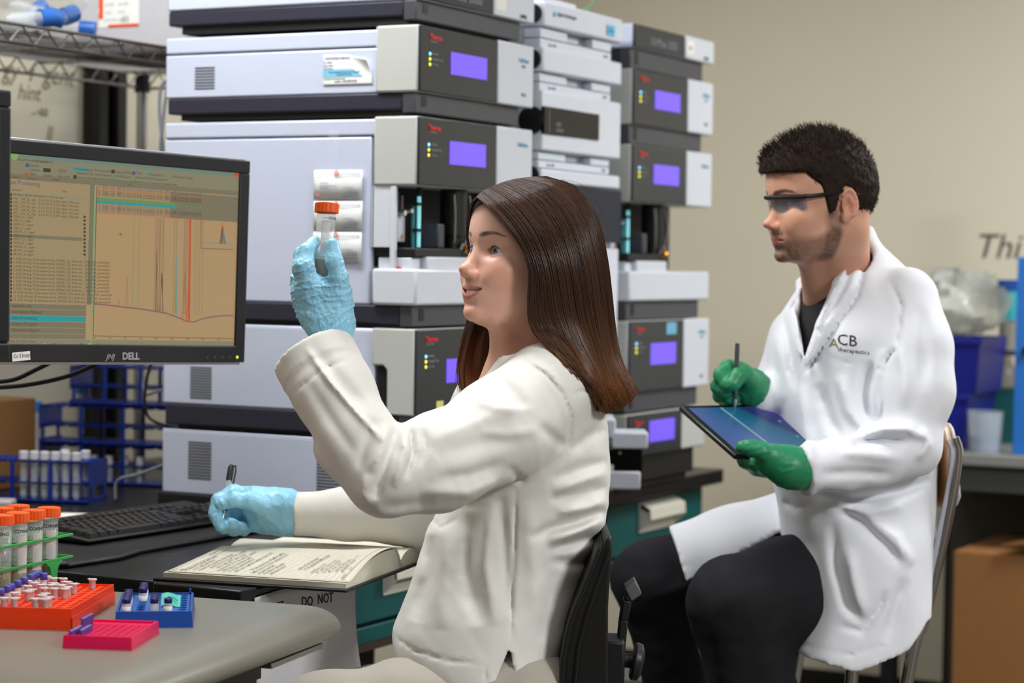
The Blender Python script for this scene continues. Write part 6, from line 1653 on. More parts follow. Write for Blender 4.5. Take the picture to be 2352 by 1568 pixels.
# ------------------------------------------------------------------ the woman's coat, gloves, trousers
def rowtab(rows):
    """rows (py, left px, right px, d, half depth) -> interpolation tables over z"""
    z = []; cl = []; hl = []; cd = []; hd = []
    for (py, l, r, d, b) in rows:
        a = K(l, py, d); c = K(r, py, d); z.append((a[2]+c[2])/2); cl.append((a[0]+c[0])/2); hl.append((c[0]-a[0])/2); cd.append((a[1]+c[1])/2); hd.append(b)
    o = np.argsort(z); return [np.array(x, np.float32)[o] for x in (z, cl, hl, cd, hd)]
def pinterp(zq, z, vals):
    # smooth (cubic hermite) interpolation
    m = np.gradient(vals, z); i = np.clip(np.searchsorted(z, zq)-1, 0, len(z)-2); h = z[i+1]-z[i]; t = np.clip((zq-z[i])/h, 0, 1)
    return ((2*t**3-3*t**2+1)*vals[i]+(t**3-2*t**2+t)*h*m[i]+(-2*t**3+3*t**2)*vals[i+1]+(t**3-t**2)*h*m[i+1]).astype(np.float32)
def d_rows(p, tab, yawr=0.0, pw=2.0):
    z, cl, hl, cd, hd = tab; zq = np.clip(p[:, 2], z[0], z[-1])
    a = pinterp(zq, z, hl); b = pinterp(zq, z, hd); x = p[:, 0]-pinterp(zq, z, cl); y = p[:, 1]-pinterp(zq, z, cd)
    k = (np.abs(x/a)**pw+np.abs(y/b)**pw)**(1/pw)
    g = np.sqrt((x/(a*a))**2+(y/(b*b))**2)+1e-6
    d = np.where(k > .3, k*(k-1)/g, -np.minimum(a, b)*(1-k)); d = np.maximum(d, -np.minimum(a, b))
    return np.maximum(d, np.maximum(z[0]-p[:, 2], p[:, 2]-z[-1]))
def fold_disp(p, folds, dmin, dmax, dref):
    """relief from a list of folds: (points in px, width px, height m); works on the side nearer than dmax"""
    q = np.stack([p[:, 0], p[:, 2]], 1); out = np.zeros(len(p), np.float32)
    gate = smoothstep(dmax, dmax-.04, p[:, 1]).astype(np.float32)
    for (pts, w, amp) in folds:
        # px to l-z at the depth of the surface: undo perspective with the point's own depth
        best = np.full(len(p), 9.0, np.float32); along = np.zeros(len(p), np.float32); n = len(pts)-1
        for i in range(n):
            a = K(pts[i][0], pts[i][1], dref); b = K(pts[i+1][0], pts[i+1][1], dref)
            sc = p[:, 1]/dref
            dd, t, _ = d_seg2(np.stack([q[:, 0]/sc, (q[:, 1]-CAM[2])/sc+CAM[2]], 1), (a[0], a[2]), (b[0], b[2]))
            m = dd < best; best = np.where(m, dd, best); along = np.where(m, (i+t)/n, along)
        ww = w*dref/F
        tp = np.clip(np.minimum(along, 1-along)*4, 0, 1)**.7
        out += 1.35*amp*np.exp(-(best/(ww*.88))**2)*tp
    return out*gate
W_rows = rowtab([(760, 1190, 1290, 3.30, .06), (800, 1165, 1322, 3.30, .085), (835, 1130, 1345, 3.305, .125), (870, 1104, 1366, 3.31, .155), (920, 1085, 1386, 3.31, .165), (1000, 1062, 1397, 3.31, .165), (1080, 1042, 1401, 3.31, .158), (1150, 1016, 1396, 3.31, .152), (1185, 1000, 1391, 3.31, .150),
                 (1215, 983, 1380, 3.31, .149), (1260, 966, 1366, 3.31, .149), (1330, 946, 1338, 3.305, .150), (1400, 921, 1320, 3.30, .155), (1450, 902, 1310, 3.30, .160), (1500, 906, 1298, 3.30, .165), (1568, 945, 1284, 3.30, .168), (1660, 960, 1276, 3.30, .165)])
wS = [K(1262, 900, 3.205), K(1150, 985, 3.145), K(1000, 1064, 3.075), K(888, 1092, 3.035), K(815, 1008, 3.055), K(765, 905, 3.085), K(722, 815, 3.115)]
wr = [.074, .070, .064, .0575, .0555, .057, .0595]
wT = [K(1140, 940, 3.44), K(1015, 1190, 3.57), K(900, 1178, 3.565), K(800, 1180, 3.555), K(672, 1180, 3.54)]
wtr = [.072, .058, .044, .038, .0345]
cuff_n = (wS[-1]-wS[-2]); cuff_n /= np.linalg.norm(cuff_n)
cuf2_n = (wT[-1]-wT[-2]); cuf2_n /= np.linalg.norm(cuf2_n)
W_folds = [
 ([(908, 982), (897, 1030), (882, 1075), (868, 1115), (860, 1150)], 12, -.009), ([(926, 985), (930, 1035), (915, 1085), (902, 1120)], 11, .007), ([(944, 985), (948, 1045), (930, 1100)], 7, -.008), ([(888, 975), (880, 1025), (852, 1085)], 13, .006),
 ([(972, 985), (975, 1030), (962, 1075)], 9, -.004), ([(860, 960), (835, 1030), (822, 1080)], 14, -.004), ([(840, 1090), (830, 1130), (850, 1165)], 12, .004), ([(870, 1165), (930, 1160), (1000, 1150)], 16, -.004),
 ([(985, 1015), (1090, 968), (1200, 935)], 22, .004), ([(1000, 1050), (1100, 1020), (1190, 1005)], 20, -.004), ([(965, 1130), (1080, 1135), (1180, 1090)], 16, .005), ([(1000, 1100), (1080, 1090), (1160, 1060)], 14, -.004), ([(1165, 1068), (1205, 1116)], 11, -.0025),
 ([(1140, 870), (1180, 905), (1210, 960)], 18, -.004), ([(1090, 920), (1140, 935), (1230, 945)], 14, .004), ([(1100, 990), (1160, 1000), (1250, 985)], 14, .003), ([(1235, 975), (1265, 1000), (1300, 1030)], 14, -.004),
 ([(1198, 822), (1255, 862), (1292, 905), (1311, 955), (1309, 1010), (1290, 1085)], 4, -.0035), ([(1315, 905), (1345, 897), (1378, 893)], 3, -.003), ([(1205, 815), (1262, 855), (1300, 900)], 9, .002),
 ([(1186, 1120), (1182, 1250), (1176, 1370), (1172, 1480)], 4, -.0045), ([(1150, 1140), (1160, 1280), (1168, 1420)], 13, -.006), ([(1128, 1150), (1112, 1290), (1140, 1440)], 20, .008), ([(1085, 1180), (1075, 1320), (1095, 1440)], 24, -.007), ([(1020, 1200), (1015, 1330), (1010, 1450)], 26, .004), ([(990, 1230), (985, 1330), (950, 1430)], 22, -.007),
 ([(1215, 1150), (1225, 1280), (1235, 1440)], 24, .004), ([(1275, 1270), (1265, 1380), (1250, 1480)], 26, -.004),
 ([(1392, 1172), (1330, 1200), (1270, 1215), (1215, 1240)], 12, -.010), ([(1390, 1195), (1330, 1222), (1260, 1245)], 13, .008), ([(1380, 1232), (1320, 1250), (1255, 1268)], 12, -.008), ([(1398, 1150), (1350, 1168), (1280, 1180)], 14, .008), ([(1398, 1060), (1340, 1075), (1270, 1105)], 14, -.006), ([(1398, 1085), (1340, 1105), (1270, 1130)], 15, .006), ([(1398, 1118), (1330, 1138), (1260, 1150)], 12, -.006), ([(1395, 985), (1350, 1005), (1310, 1040)], 13, -.005), ([(1370, 1285), (1320, 1295), (1260, 1290)], 14, -.005),
 ([(900, 1462), (950, 1498), (1020, 1520), (1118, 1532)], 3, -.003), ([(1118, 1530), (1112, 1575)], 3, -.002),
 ([(985, 1188), (1012, 1215), (1052, 1192)], 3, -.002), ([(703, 797), (760, 880), (830, 960), (880, 1015)], 7, .0065), ([(720, 800), (790, 885), (850, 945)], 16, -.003), ([(660, 905), (715, 1000), (775, 1095)], 16, -.004), ([(700, 870), (770, 980), (820, 1050)], 14, -.003),
 ([(668, 905), (705, 875), (735, 850), (822, 815)], 3, -.0022), ([(860, 1210), (920, 1225), (960, 1240)], 10, .004)]
def w_coat(p):
    d = d_rows(p, W_rows, pw=2.15)
    sl = d_chain(p, wS[:4], wr[:4], .03)
    fa = d_chain(p, wS[3:], wr[3:], .02)
    sl = smin(sl, fa, .012)
    sl = np.maximum(sl, (p-wS[-1].astype(np.float32))@cuff_n.astype(np.float32))
    hol = d_cone(p, wS[-1]+cuff_n*.05, wS[-1]-cuff_n*.055, .0565, .046)
    ax_d = (p-wS[-1].astype(np.float32))@cuff_n.astype(np.float32)
    sl = sl-.0022*smoothstep(-.036, -.033, ax_d)
    sl = np.maximum(sl, ax_d); sl = np.maximum(sl, -hol)
    t2 = d_chain(p, wT, wtr, .03); t2 = np.maximum(t2, (p-wT[-1].astype(np.float32))@cuf2_n.astype(np.float32)); t2 = np.maximum(t2, -d_cone(p, wT[-1]+cuf2_n*.05, wT[-1]-cuf2_n*.05, .032, .026))
    d = smin(d, sl, .016); d = smin(d, t2, .03)
    # collar stand
    col_ = d_chain(p, [K(1128, 872, 3.215), K(1160, 832, 3.222), K(1202, 792, 3.232), K(1245, 770, 3.262), K(1290, 772, 3.32)], [.010, .011, .012, .013, .012], .01)
    d = smin(d, col_, .016)
    # neck opening
    d = smax(d, -d_cone(p, K(1195, 905, 3.29), K(1165, 720, 3.27), .047, .075), .008)
    # side slit
    a = K(1172, 1476, 3.15); q = p-a.astype(np.float32); wd = np.clip(-q[:, 2], 0, 1)*.28
    sl_c = K(1160, 1568, 3.15)[0]-a[0]; cx_ = np.clip(-q[:, 2]/.058, 0, 2)*sl_c
    d = np.maximum(d, -np.maximum(np.maximum(np.abs(q[:, 0]-cx_)-wd*.9, q[:, 2]), np.abs(p[:, 1]-3.14)-.05))
    d = d - fold_disp(p, W_folds, 3.0, 3.38, 3.12)
    d = d - .0012*vnoise(p, 24, 5) - .0006*vnoise(p, 70, 8)
    return d*.85
M_coat = attr_mat('cream_coat_cloth', rough=.78, bump=.25, bscale=1400, sheen=.15, spec=.25)
coat_c = srgb((231, 229, 223))
def w_coat_col(v):
    c = np.tile(coat_c, (len(v), 1)); return c
_lo = A3(K(640, 1568, 3.1)[0]-.03, 2.93, K(1100, 1640, 3.3)[2]); _hi = A3(K(1405, 1000, 3.3)[0]+.03, 3.72, K(1200, 745, 3.3)[2]+.01)
sculpt('lab_coat', w_coat, _lo, _hi, .0036, M_coat, woman, WB, w_coat_col, it=1)
# stitching along the raised cuff
# trousers under the hem
def w_trou(p):
    d = d_chain(p, [K(1180, 1640, 3.22), K(930, 1650, 3.20), K(740, 1660, 3.18)], [.105, .082, .070], .03)
    d = smin(d, d_chain(p, [K(1170, 1640, 3.42), K(900, 1648, 3.42), K(720, 1655, 3.42)], [.10, .080, .07], .03), .02)
    for kn in (K(740, 1660, 3.18), K(720, 1655, 3.42)):
        d = smin(d, d_cone(p, kn, kn*A3(1, 1, 0)+A3(.03, 0, .10), .068, .05), .03)
    return (d-.003*vnoise(p, 30, 4)-.002*vnoise(p, 60, 9))*.85
sculpt('trousers', w_trou, A3(K(640, 1700, 3.1)[0], 3.02, 0.04), A3(K(1330, 1600, 3.3)[0], 3.58, K(1000, 1500, 3.2)[2]), .007, mat('trousers_pale', (172, 166, 154), rough=.8, var=.06, vscale=14), woman, WB)
for kn in (K(740, 1660, 3.18), K(720, 1655, 3.42)):
    q = kn-WB+np.array([.03, 0, 0]); b_ = MB(); b_.tube([(q[0]+.05, q[1], .045), (q[0], q[1], .06), (q[0]-.07, q[1], .045), (q[0]-.15, q[1], .03)], [.035, .046, .040, .026], n=12); b_.build('shoe', M_black, woman, smooth=True)
# ---- gloves
M_glove = mat('nitrile_blue', (146, 206, 232), rough=.34, var=.05, vscale=40, sss=.12, spec=.5, bump=.35, bscale=240)
def chainpx(p, pts, rs, k=.005): return d_chain(p, [K(*q) for q in pts], rs, k)
def ridged(p, s, seed, st=None):
    q = p.copy()
    if st is not None: q = q*np.asarray(st, np.float32)
    return 1-2*np.abs(vnoise(q, s, seed))
def wrinkle(p, s, seed, st):
    q = p*np.asarray(st, np.float32); n = vnoise(q, s, seed); return np.exp(-(n/.16)**2)-.25
def glove_up(p):
    d = d_chain(p, [K(765, 812, 3.105), K(760, 765, 3.115), K(752, 738, 3.118)], [.0275, .0262, .030], .01)
    d = smin(d, d_cone(p, K(752, 742, 3.12), K(722, 668, 3.122), .028, .024), .018)
    d = smin(d, d_cone(p, K(772, 735, 3.118), K(776, 680, 3.114), .026, .020), .016)
    d = smin(d, d_cone(p, K(705, 720, 3.13), K(694, 668, 3.132), .016, .017), .014)
    # index, middle, ring, little finger
    d = smin(d, chainpx(p, [(716, 664, 3.116), (700, 612, 3.110), (704, 576, 3.122), (722, 556, 3.136)], [.0165, .0130, .0108, .0092]), .007)
    d = smin(d, chainpx(p, [(704, 668, 3.130), (690, 618, 3.126), (692, 585, 3.142), (712, 575, 3.158), (738, 590, 3.163)], [.0150, .0118, .0108, .0098, .0085]), .006)
    d = smin(d, chainpx(p, [(696, 676, 3.145), (685, 645, 3.150), (694, 622, 3.168), (722, 615, 3.176), (748, 622, 3.172)], [.0140, .0110, .0102, .0095, .0085]), .006)
    d = smin(d, chainpx(p, [(690, 694, 3.150), (684, 672, 3.165), (700, 655, 3.180), (728, 650, 3.182)], [.0125, .0098, .0092, .0085]), .006)
    # thumb
    d = smin(d, chainpx(p, [(778, 690, 3.112), (778, 640, 3.104), (768, 600, 3.103), (764, 562, 3.110)], [.0185, .0135, .0120, .0098]), .010)
    # web between thumb and forefinger
    d = smin(d, d_cone(p, K(735, 672, 3.116), K(765, 672, 3.112), .016, .016), .012)
    w = wrinkle(p, 60, 21, (1.0, .5, 2.0))*.0013+wrinkle(p, 95, 22, (1.9, .5, .9))*.0010+wrinkle(p, 160, 24, (.8, .8, 1.8))*.0006
    return (d-w*smoothstep(K(700, 585, 3.1)[2]+.02, K(700, 660, 3.1)[2], p[:, 2])*.9-w*.35)*.8
_c = K(738, 670, 3.13)
sculpt('glove', glove_up, _c-A3(.065, .075, .10), _c+A3(.065, .085, .10), .0014, M_glove, woman, WB, None, it=1)
def glove_write(p):
    d = d_chain(p, [K(720, 1180, 3.545), K(672, 1180, 3.545), K(648, 1172, 3.545)], [.0285, .0275, .030], .01)
    d = smin(d, d_cone(p, K(655, 1165, 3.54), K(585, 1150, 3.535), .030, .024), .02)
    d = smin(d, d_cone(p, K(650, 1195, 3.545), K(590, 1195, 3.55), .024, .020), .02)
    # thumb (nearest), forefinger arched over the pen, then the curled fingers
    d = smin(d, chainpx(p, [(612, 1168, 3.520), (572, 1148, 3.505), (540, 1147, 3.500), (507, 1158, 3.502)], [.0175, .0138, .0122, .0100]), .009)
    d = smin(d, chainpx(p, [(585, 1143, 3.545), (535, 1131, 3.540), (502, 1148, 3.528), (494, 1180, 3.520), (507, 1208, 3.512)], [.0165, .0128, .0115, .0105, .0090]), .006)
    d = smin(d, chainpx(p, [(590, 1165, 3.560), (535, 1160, 3.560), (508, 1186, 3.545), (515, 1208, 3.530), (532, 1203, 3.522)], [.0155, .0125, .0112, .0105, .0100]), .005)
    d = smin(d, chainpx(p, [(592, 1185, 3.560), (545, 1182, 3.562), (522, 1205, 3.550), (537, 1217, 3.536), (556, 1210, 3.528)], [.0145, .0120, .0108, .0100, .0095]), .005)
    d = smin(d, chainpx(p, [(600, 1200, 3.560), (560, 1200, 3.565), (545, 1214, 3.555), (560, 1219, 3.545)], [.0130, .0105, .0095, .0090]), .006)
    w = wrinkle(p, 50, 31, (1.4, .5, .8))*.0016+wrinkle(p, 95, 32, (1.0, .6, 1.2))*.0009
    return (d-w*.8)*.8
_c = K(590, 1172, 3.54)
sculpt('glove', glove_write, _c-A3(.10, .07, .055), _c+A3(.105, .06, .06), .0017, M_glove, woman, WB, None, it=1)
# ---- the raised tube
ax0 = K(739, 690, 3.132); ax1 = K(751, 466, 3.140)
tdir = np.array(frK(ax1-ax0)); tl = np.linalg.norm(tdir); tdir = Vector(tdir/tl)
tt = thing('conical_tube', 'orange-capped conical tube held up in the raised blue glove', 'tube', frK(ax1-(ax1-ax0)/np.linalg.norm(ax1-ax0)*.1185))
tt.rotation_mode = 'QUATERNION'; tt.rotation_quaternion = Vector((0, 0, 1)).rotation_difference(tdir)
link('barrel', tube_me, tt); link('cap', cap_me, tt); link('liquid', liq_me, tt)
o = link('graduation', grd_me, tt); o.rotation_euler = (0, 0, math.radians(28-90)-2.75+.25)
wk_ = MB().grid(lambda u, v: (.01415*math.cos(-.5+u*.9), .01415*math.sin(-.5+u*.9), .045+.045*v), 8, 2).build('writing_patch', mat('label_frost', (214, 214, 220), rough=.7, alpha=.75), tt); wk_.rotation_euler = (0, 0, math.radians(28-90)+.15)
curved_text('CORNING', .0055, .0143, math.radians(28-90)+.35, .094, tt, M_ink)
# ---- the pen
pa = np.array(frK(K(510, 1200, 3.512))); pb = np.array(frK(K(532, 1066, 3.560))); pd = (pb-pa)/np.linalg.norm(pb-pa)
pen = thing('pen', 'clear ballpoint pen with black grip in the writing hand', 'pen', tuple(pa))
pen.rotation_mode = 'QUATERNION'; pen.rotation_quaternion = Vector((0, 0, 1)).rotation_difference(Vector(pd))
Lp = np.linalg.norm(pb-pa)
MB().lathe([(.0004, 0), (.0010, .004), (.0034, .018), (.0040, .02)], n=14).build('tip', M_chrome, pen, smooth=True)
MB().lathe([(.0042, .02), (.0048, .024), (.0048, .05), (.0044, .052)], n=14).build('grip', M_black, pen, smooth=True)
MB().lathe([(.0044, .052), (.0046, .054), (.0046, Lp-.03)], n=14).build('barrel', mat('pen_clear', (222, 224, 226), rough=.06, alpha=.4), pen, smooth=True)
MB().lathe([(.0014, .03), (.0014, Lp-.035), (.0014, Lp-.034)], n=8).build('refill', M_black, pen)
MB().lathe([(.0047, Lp-.03), (.0052, Lp-.028), (.0052, Lp-.006), (.003, Lp-.001), (.001, Lp)], n=14).build('cap', M_black, pen, smooth=True)
MB().tube([(.004, 0, Lp-.004), (.009, 0, Lp-.004), (.0105, 0, Lp-.012), (.0095, 0, Lp-.036)], .0014, n=6).build('clip', M_black, pen, smooth=True)
MB().lathe([(.00462, Lp-.052), (.0048, Lp-.052), (.0048, Lp-.048), (.00462, Lp-.048)], n=14, caps=False).build('band', M_led_y, pen) if False else None
# ------------------------------------------------------------------ the man
MBs = K(1950, 1400, 3.85); MBs[2] = 0.0
man = thing('person', 'man with dark hair, safety glasses and white lab coat holding a tablet', 'person', frK(MBs), rz=YAW)
m_R = head_frame(math.radians(20), math.radians(-5))
m_O = K(1802, 472, 3.66) - m_R@np.array([.083, .0315, .0])
MS = .93
MZ = 1.14
def mH(p):
    h = ((p-m_O.astype(np.float32))@m_R.astype(np.float32))/np.float32(MS); h[:, 2] = np.where(h[:, 2] < 0, h[:, 2]*MZ, h[:, 2]); return h
def mK(h):
    h = np.array(h, float)*MS; h[2] = h[2]/MZ if h[2] < 0 else h[2]; return m_O+m_R@h
M_G = dict(jaw=.053, chin=.004, brow=.002, nose=.002, smile=.001, open=.0, mw=.0245, eye=.0040)
def m_body(p):
    hp = mH(p); d = head_sdf(hp, M_G)
    d = smin(d, np.minimum(ear_sdf(hp, 1, (-.012, .068, -.012)), ear_sdf(hp, -1, (-.012, .068, -.012))), .006)
    d = smin(d, d_cone(p, mK((-.030, 0, -.05)), K(1925, 730, 3.85), .058, .056), .025)
    d = smin(d, d_cone(p, mK((.030, 0, -.092)), K(1880, 690, 3.81), .020, .022), .02)
    return d*.97
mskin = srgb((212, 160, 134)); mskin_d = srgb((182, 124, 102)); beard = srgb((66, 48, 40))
def m_skin(v):
    hp = mH(v); c = np.tile(mskin, (len(v), 1)); y = np.abs(hp[:, 1]); n = vnoise(v, 160, 3)*.5+.5
    c = mixc(c, srgb((210, 136, 114)), .5*np.exp(-(((hp[:, 0]-.112)/.018)**2+((hp[:, 2]+.04)/.016)**2)))
    c = mixc(c, srgb((204, 124, 104)), .6*np.exp(-(((hp[:, 0]+.016)/.02)**2+((y-.082)/.012)**2+((hp[:, 2]+.008)/.03)**2)))
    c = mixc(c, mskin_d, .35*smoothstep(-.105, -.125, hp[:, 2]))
    # stubble: jaw line, chin, moustache
    jl = smoothstep(-.058, -.078, hp[:, 2]+.35*np.clip(hp[:, 0]-.04, -.1, .0))*smoothstep(-.128, -.108, hp[:, 2])*smoothstep(-.012, .006, hp[:, 0])
    side = smoothstep(.030, .012, hp[:, 0])*smoothstep(-.012, .002, hp[:, 0])*smoothstep(.0, -.03, hp[:, 2])*smoothstep(-.128, -.108, hp[:, 2])
    mo = np.exp(-((hp[:, 2]+.0575)/.0055)**2)*(y < .026)*(hp[:, 0] > .07)
    chn = np.exp(-(((hp[:, 2]+.100)/.018)**2+(y/.026)**2))*(hp[:, 0] > .055)
    b = np.clip(.62*jl+.7*side+.85*mo+.75*chn, 0, .88)*(.72+.28*n)
    c = mixc(c, beard, b)
    c = mixc(c, srgb((170, 92, 84)), .75*lips_mask(hp, dict(M_G, open=.002)))
    c = mixc(c, srgb((40, 28, 22)), .9*brow_mask(hp, th=.0052))
    return c
M_mskin = attr_mat('skin_man', rough=.45, sss=.12, bump=.1, bscale=420, spec=.4)
sculpt('body', m_body, m_O+A3(-.16, -.15, -.28), m_O+A3(.17, .16, .15), .0021, M_mskin, man, MBs, m_skin, it=1)
eye_parts(mK, m_R*MS, M_G, man, MBs, (84, 62, 48), gaze=(1, -.05, -.45))
# ---- short hair
hx = np.array([-.13, -.085, -.055, -.040, -.030, -.012, .000, .006, .018, .024, .030, .048, .056, .11], np.float32)
hz_ = np.array([-.050, -.062, -.050, -.012, .022, .030, .012, -.018, -.022, .004, .032, .048, .058, .060], np.float32)
def hair_zone(hp): return hp[:, 2]-np.interp(hp[:, 0], hx, hz_)
def m_hair(p):
    hp = mH(p); th = .006+.013*smoothstep(.03, .10, hp[:, 2])*smoothstep(-.11, .06, hp[:, 0])
    d = d_ell(hp, A3(-.012, 0, .032), A3(.098, .0745, .090))
    d = smin(d, d_ell(hp, A3(.028, 0, -.020), A3(.066, .0605, .086)), .03)
    d = smin(d, d_ell(hp, A3(.060, 0, .052), A3(.034, .052, .036)), .03)
    d = d-th-.0022*vnoise(p, 130, 3)-.0016*vnoise(p, 260, 5)
    inner = d_ell(hp, A3(-.012, 0, .030), A3(.088, .066, .080))
    d = smax(d, -hair_zone(hp)*.8, .004)
    return np.maximum(d, -inner)*.8*MS
M_mhair = attr_mat('dark_hair', rough=.7, spec=.15)
vq = mesh_sdf(m_hair, m_O+A3(-.15, -.13, -.09), m_O+A3(.16, .14, .18), .0028)
hv, hq = relax(vq[0], vq[1], 1), vq[1]
hc = np.concatenate([np.tile(srgb((42, 31, 25)), (len(hv), 1)), np.ones((len(hv), 1))], 1)
ho = link('hair', np_mesh('hair', hv-MBs.astype(np.float32), hq, M_mhair, hc), man)
rr_ = np.random.default_rng(4); hh = mH(hv); sel = np.where((hair_zone(hh) > .003))[0]; sel = rr_.choice(sel, 8000); rootp = hv[sel]
eps = .002; g0 = m_hair(rootp); nrm = np.stack([m_hair(rootp+A3(*[eps if k == j else 0 for k in range(3)]))-g0 for j in range(3)], 1); nrm /= np.linalg.norm(nrm, axis=1, keepdims=True)+1e-9
h0 = hh[sel]; top = smoothstep(.04, .10, h0[:, 2])[:, None]
flow = (m_R@np.array([.25, 0, .5]))[None]*top+(m_R@np.array([-.35, 0, -.8]))[None]*(1-top)
dirn = nrm*(.10+.18*top)+flow*1.3+rr_.normal(size=(len(sel), 3))*.22; dirn /= np.linalg.norm(dirn, axis=1, keepdims=True)
Ls = (.004+.008*top[:, 0])*rr_.uniform(.6, 1.3, len(sel)); tl_ = np.linspace(0, 1, 5)[None, :, None]
pth = rootp[:, None]-nrm[:, None]*.002+dirn[:, None]*Ls[:, None, None]*tl_+flow[:, None]*(tl_**2)*.004
cc = srgb((44, 32, 25))*rr_.uniform(.5, 1.9, (len(sel), 1, 1))*np.ones((1, 5, 1))
so = link('strands', strands_mesh('strands', pth-MBs, .0007*(1-.7*np.linspace(0, 1, 5)), M_mhair, cc), ho); so['kind'] = 'stuff'
# ---- safety glasses
def hbuild(mb, name, m, parent, **kw):
    o = mb.build(name, m, parent, **kw); Mx = np.eye(4); Mx[:3, :3] = m_R*MS; Mx[:3, 3] = m_O-MBs; o.matrix_basis = Matrix(Mx.tolist()); return o
gl = bpy.data.objects.new('safety_glasses', None); COL.objects.link(gl); gl.parent = man
M_frame = mat('glasses_black', (14, 15, 18), rough=.3); M_lens = mat('glasses_lens', (120, 130, 150), rough=.04, alpha=.38, spec=.9)
def gx(y): return .108-.95*abs(y)**1.0*.42-3.2*abs(y)**2
for s in (1, -1):
    hbuild(MB().grid(lambda u, v: (gx(.005+.062*u)-.002-.004*v, s*(.005+.062*u), .015-.036*v*(1-.35*u-.5*(1-u)**4)), 16, 10), 'lens', M_lens, gl, solid=.0018, smooth=True)
    hbuild(MB().tube([(gx(y), s*y, .0165-.002*(y/.06)**2) for y in np.linspace(.0, .068, 12)], [.0042]*12, n=8), 'brow_bar', M_frame, gl, smooth=True)
    hbuild(MB().tube([(gx(.068), s*.068, .0145), (.055, s*.0745, .014), (.02, s*.0775, .016), (-.018, s*.0765, .020), (-.04, s*.074, .010)], [.0045, .0040, .0036, .0032, .0026], n=8), 'temple', M_frame, gl, smooth=True)
# ---- shirt
# ---- coat
M_rows = rowtab([(520, 1972, 2000, 3.86, .05), (560, 1945, 2020, 3.86, .08), (600, 1900, 2062, 3.86, .115), (640, 1855, 2100, 3.86, .155), (700, 1812, 2136, 3.86, .185), (760, 1778, 2146, 3.86, .20), (850, 1762, 2148, 3.86, .195), (950, 1762, 2148, 3.85, .185), (1050, 1768, 2148, 3.84, .18), (1110, 1778, 2146, 3.84, .18),
                 (1160, 1788, 2145, 3.84, .185), (1210, 1796, 2140, 3.84, .20), (1300, 1806, 2133, 3.83, .20), (1400, 1806, 2128, 3.82, .19), (1480, 1790, 2116, 3.81, .185), (1560, 1780, 2100, 3.80, .18)])
mS = [K(2078, 690, 3.735), K(2102, 800, 3.695), K(2108, 900, 3.672), K(2092, 1025, 3.655), K(2000, 1055, 3.625), K(1920, 1070, 3.600), K(1842, 1083, 3.580)]
mr = [.058, .058, .056, .050, .046, .043, .041]
mcn = mS[-1]-mS[-2]; mcn /= np.linalg.norm(mcn)
M_folds = [
 ([(1985, 545), (1940, 620), (1890, 720), (1850, 830)], 5, .006), ([(1992, 590), (1968, 680), (1915, 760), (1868, 835), (1850, 860)], 5, -.007), ([(1980, 575), (1950, 660), (1895, 755), (1860, 830)], 9, .005),
 ([(2040, 640), (2070, 700), (2060, 800), (2010, 860)], 5, -.004), ([(1995, 830), (1985, 900), (2000, 980)], 14, -.010), ([(2025, 800), (2010, 900), (2010, 960)], 14, .006), ([(1930, 860), (1950, 940), (1985, 990)], 14, .007), ([(1880, 880), (1905, 960), (1930, 1010)], 14, -.006), ([(1840, 880), (1850, 980), (1870, 1080)], 16, .005),
 ([(1990, 1000), (2030, 985), (2090, 985), (2125, 1010)], 12, .010), ([(1960, 1020), (2030, 1008), (2090, 1015)], 9, -.010), ([(1930, 1040), (2000, 1045), (2080, 1055)], 14, .005), ([(1880, 1090), (1960, 1085), (2060, 1090)], 12, -.005), ([(2120, 980), (2135, 1020), (2110, 1060)], 10, .006),
 ([(1870, 1135), (1960, 1150), (2080, 1130), (2140, 1100)], 13, -.010), ([(1890, 1160), (2000, 1180), (2080, 1160)], 14, .006), ([(1900, 1150), (1980, 1200), (2040, 1260), (2070, 1300)], 12, -.008), ([(1990, 1190), (2060, 1240), (2100, 1300)], 16, .006),
 ([(1915, 1200), (1925, 1300), (1950, 1390), (1990, 1440)], 14, -.007), ([(1950, 1260), (1965, 1340), (1985, 1420)], 16, .006), ([(1930, 1440), (1985, 1455), (2025, 1400), (2040, 1360)], 8, -.005), ([(2080, 1330), (2060, 1400), (2040, 1480)], 14, -.005), ([(1850, 1250), (1860, 1350), (1850, 1450)], 18, .004),
 ([(1800, 1150), (1830, 1170), (1870, 1160)], 8, -.005), ([(1780, 760), (1800, 860), (1790, 950)], 14, .004), ([(1798, 720), (1818, 820), (1830, 900)], 8, -.004), ([(1890, 815), (1930, 830), (1985, 840)], 2.5, -.002),
 ([(2110, 700), (2125, 800), (2120, 900)], 16, -.004), ([(2060, 780), (2080, 860), (2075, 940)], 14, .004), ([(1795, 1470), (1880, 1495), (1960, 1508), (2060, 1480)], 3, -.002)]
thF = [K(1830, 1255, 3.99), K(1690, 1285, 3.97), K(1545, 1318, 3.95)]
def m_shirt(p):
    d = d_rows(p, M_rows, pw=2.2)+.022
    d = smin(d, d_cone(p, K(1925, 690, 3.84), K(1915, 760, 3.84), .066, .08), .01)
    d = np.maximum(d, np.abs(p[:, 0]-K(1880, 800, 3.8)[0])-.10)
    d = np.maximum(d, K(1880, 900, 3.7)[2]-p[:, 2])
    return np.maximum(d, -d_cone(p, K(1868, 715, 3.69), K(1885, 560, 3.70), .034, .12))
sculpt('shirt', m_shirt, K(1885, 800, 3.84)-A3(.15, .20, .12), K(1885, 800, 3.84)+A3(.16, .20, .17), .005, mat('shirt_black', (14, 14, 16), rough=.8), man, MBs)
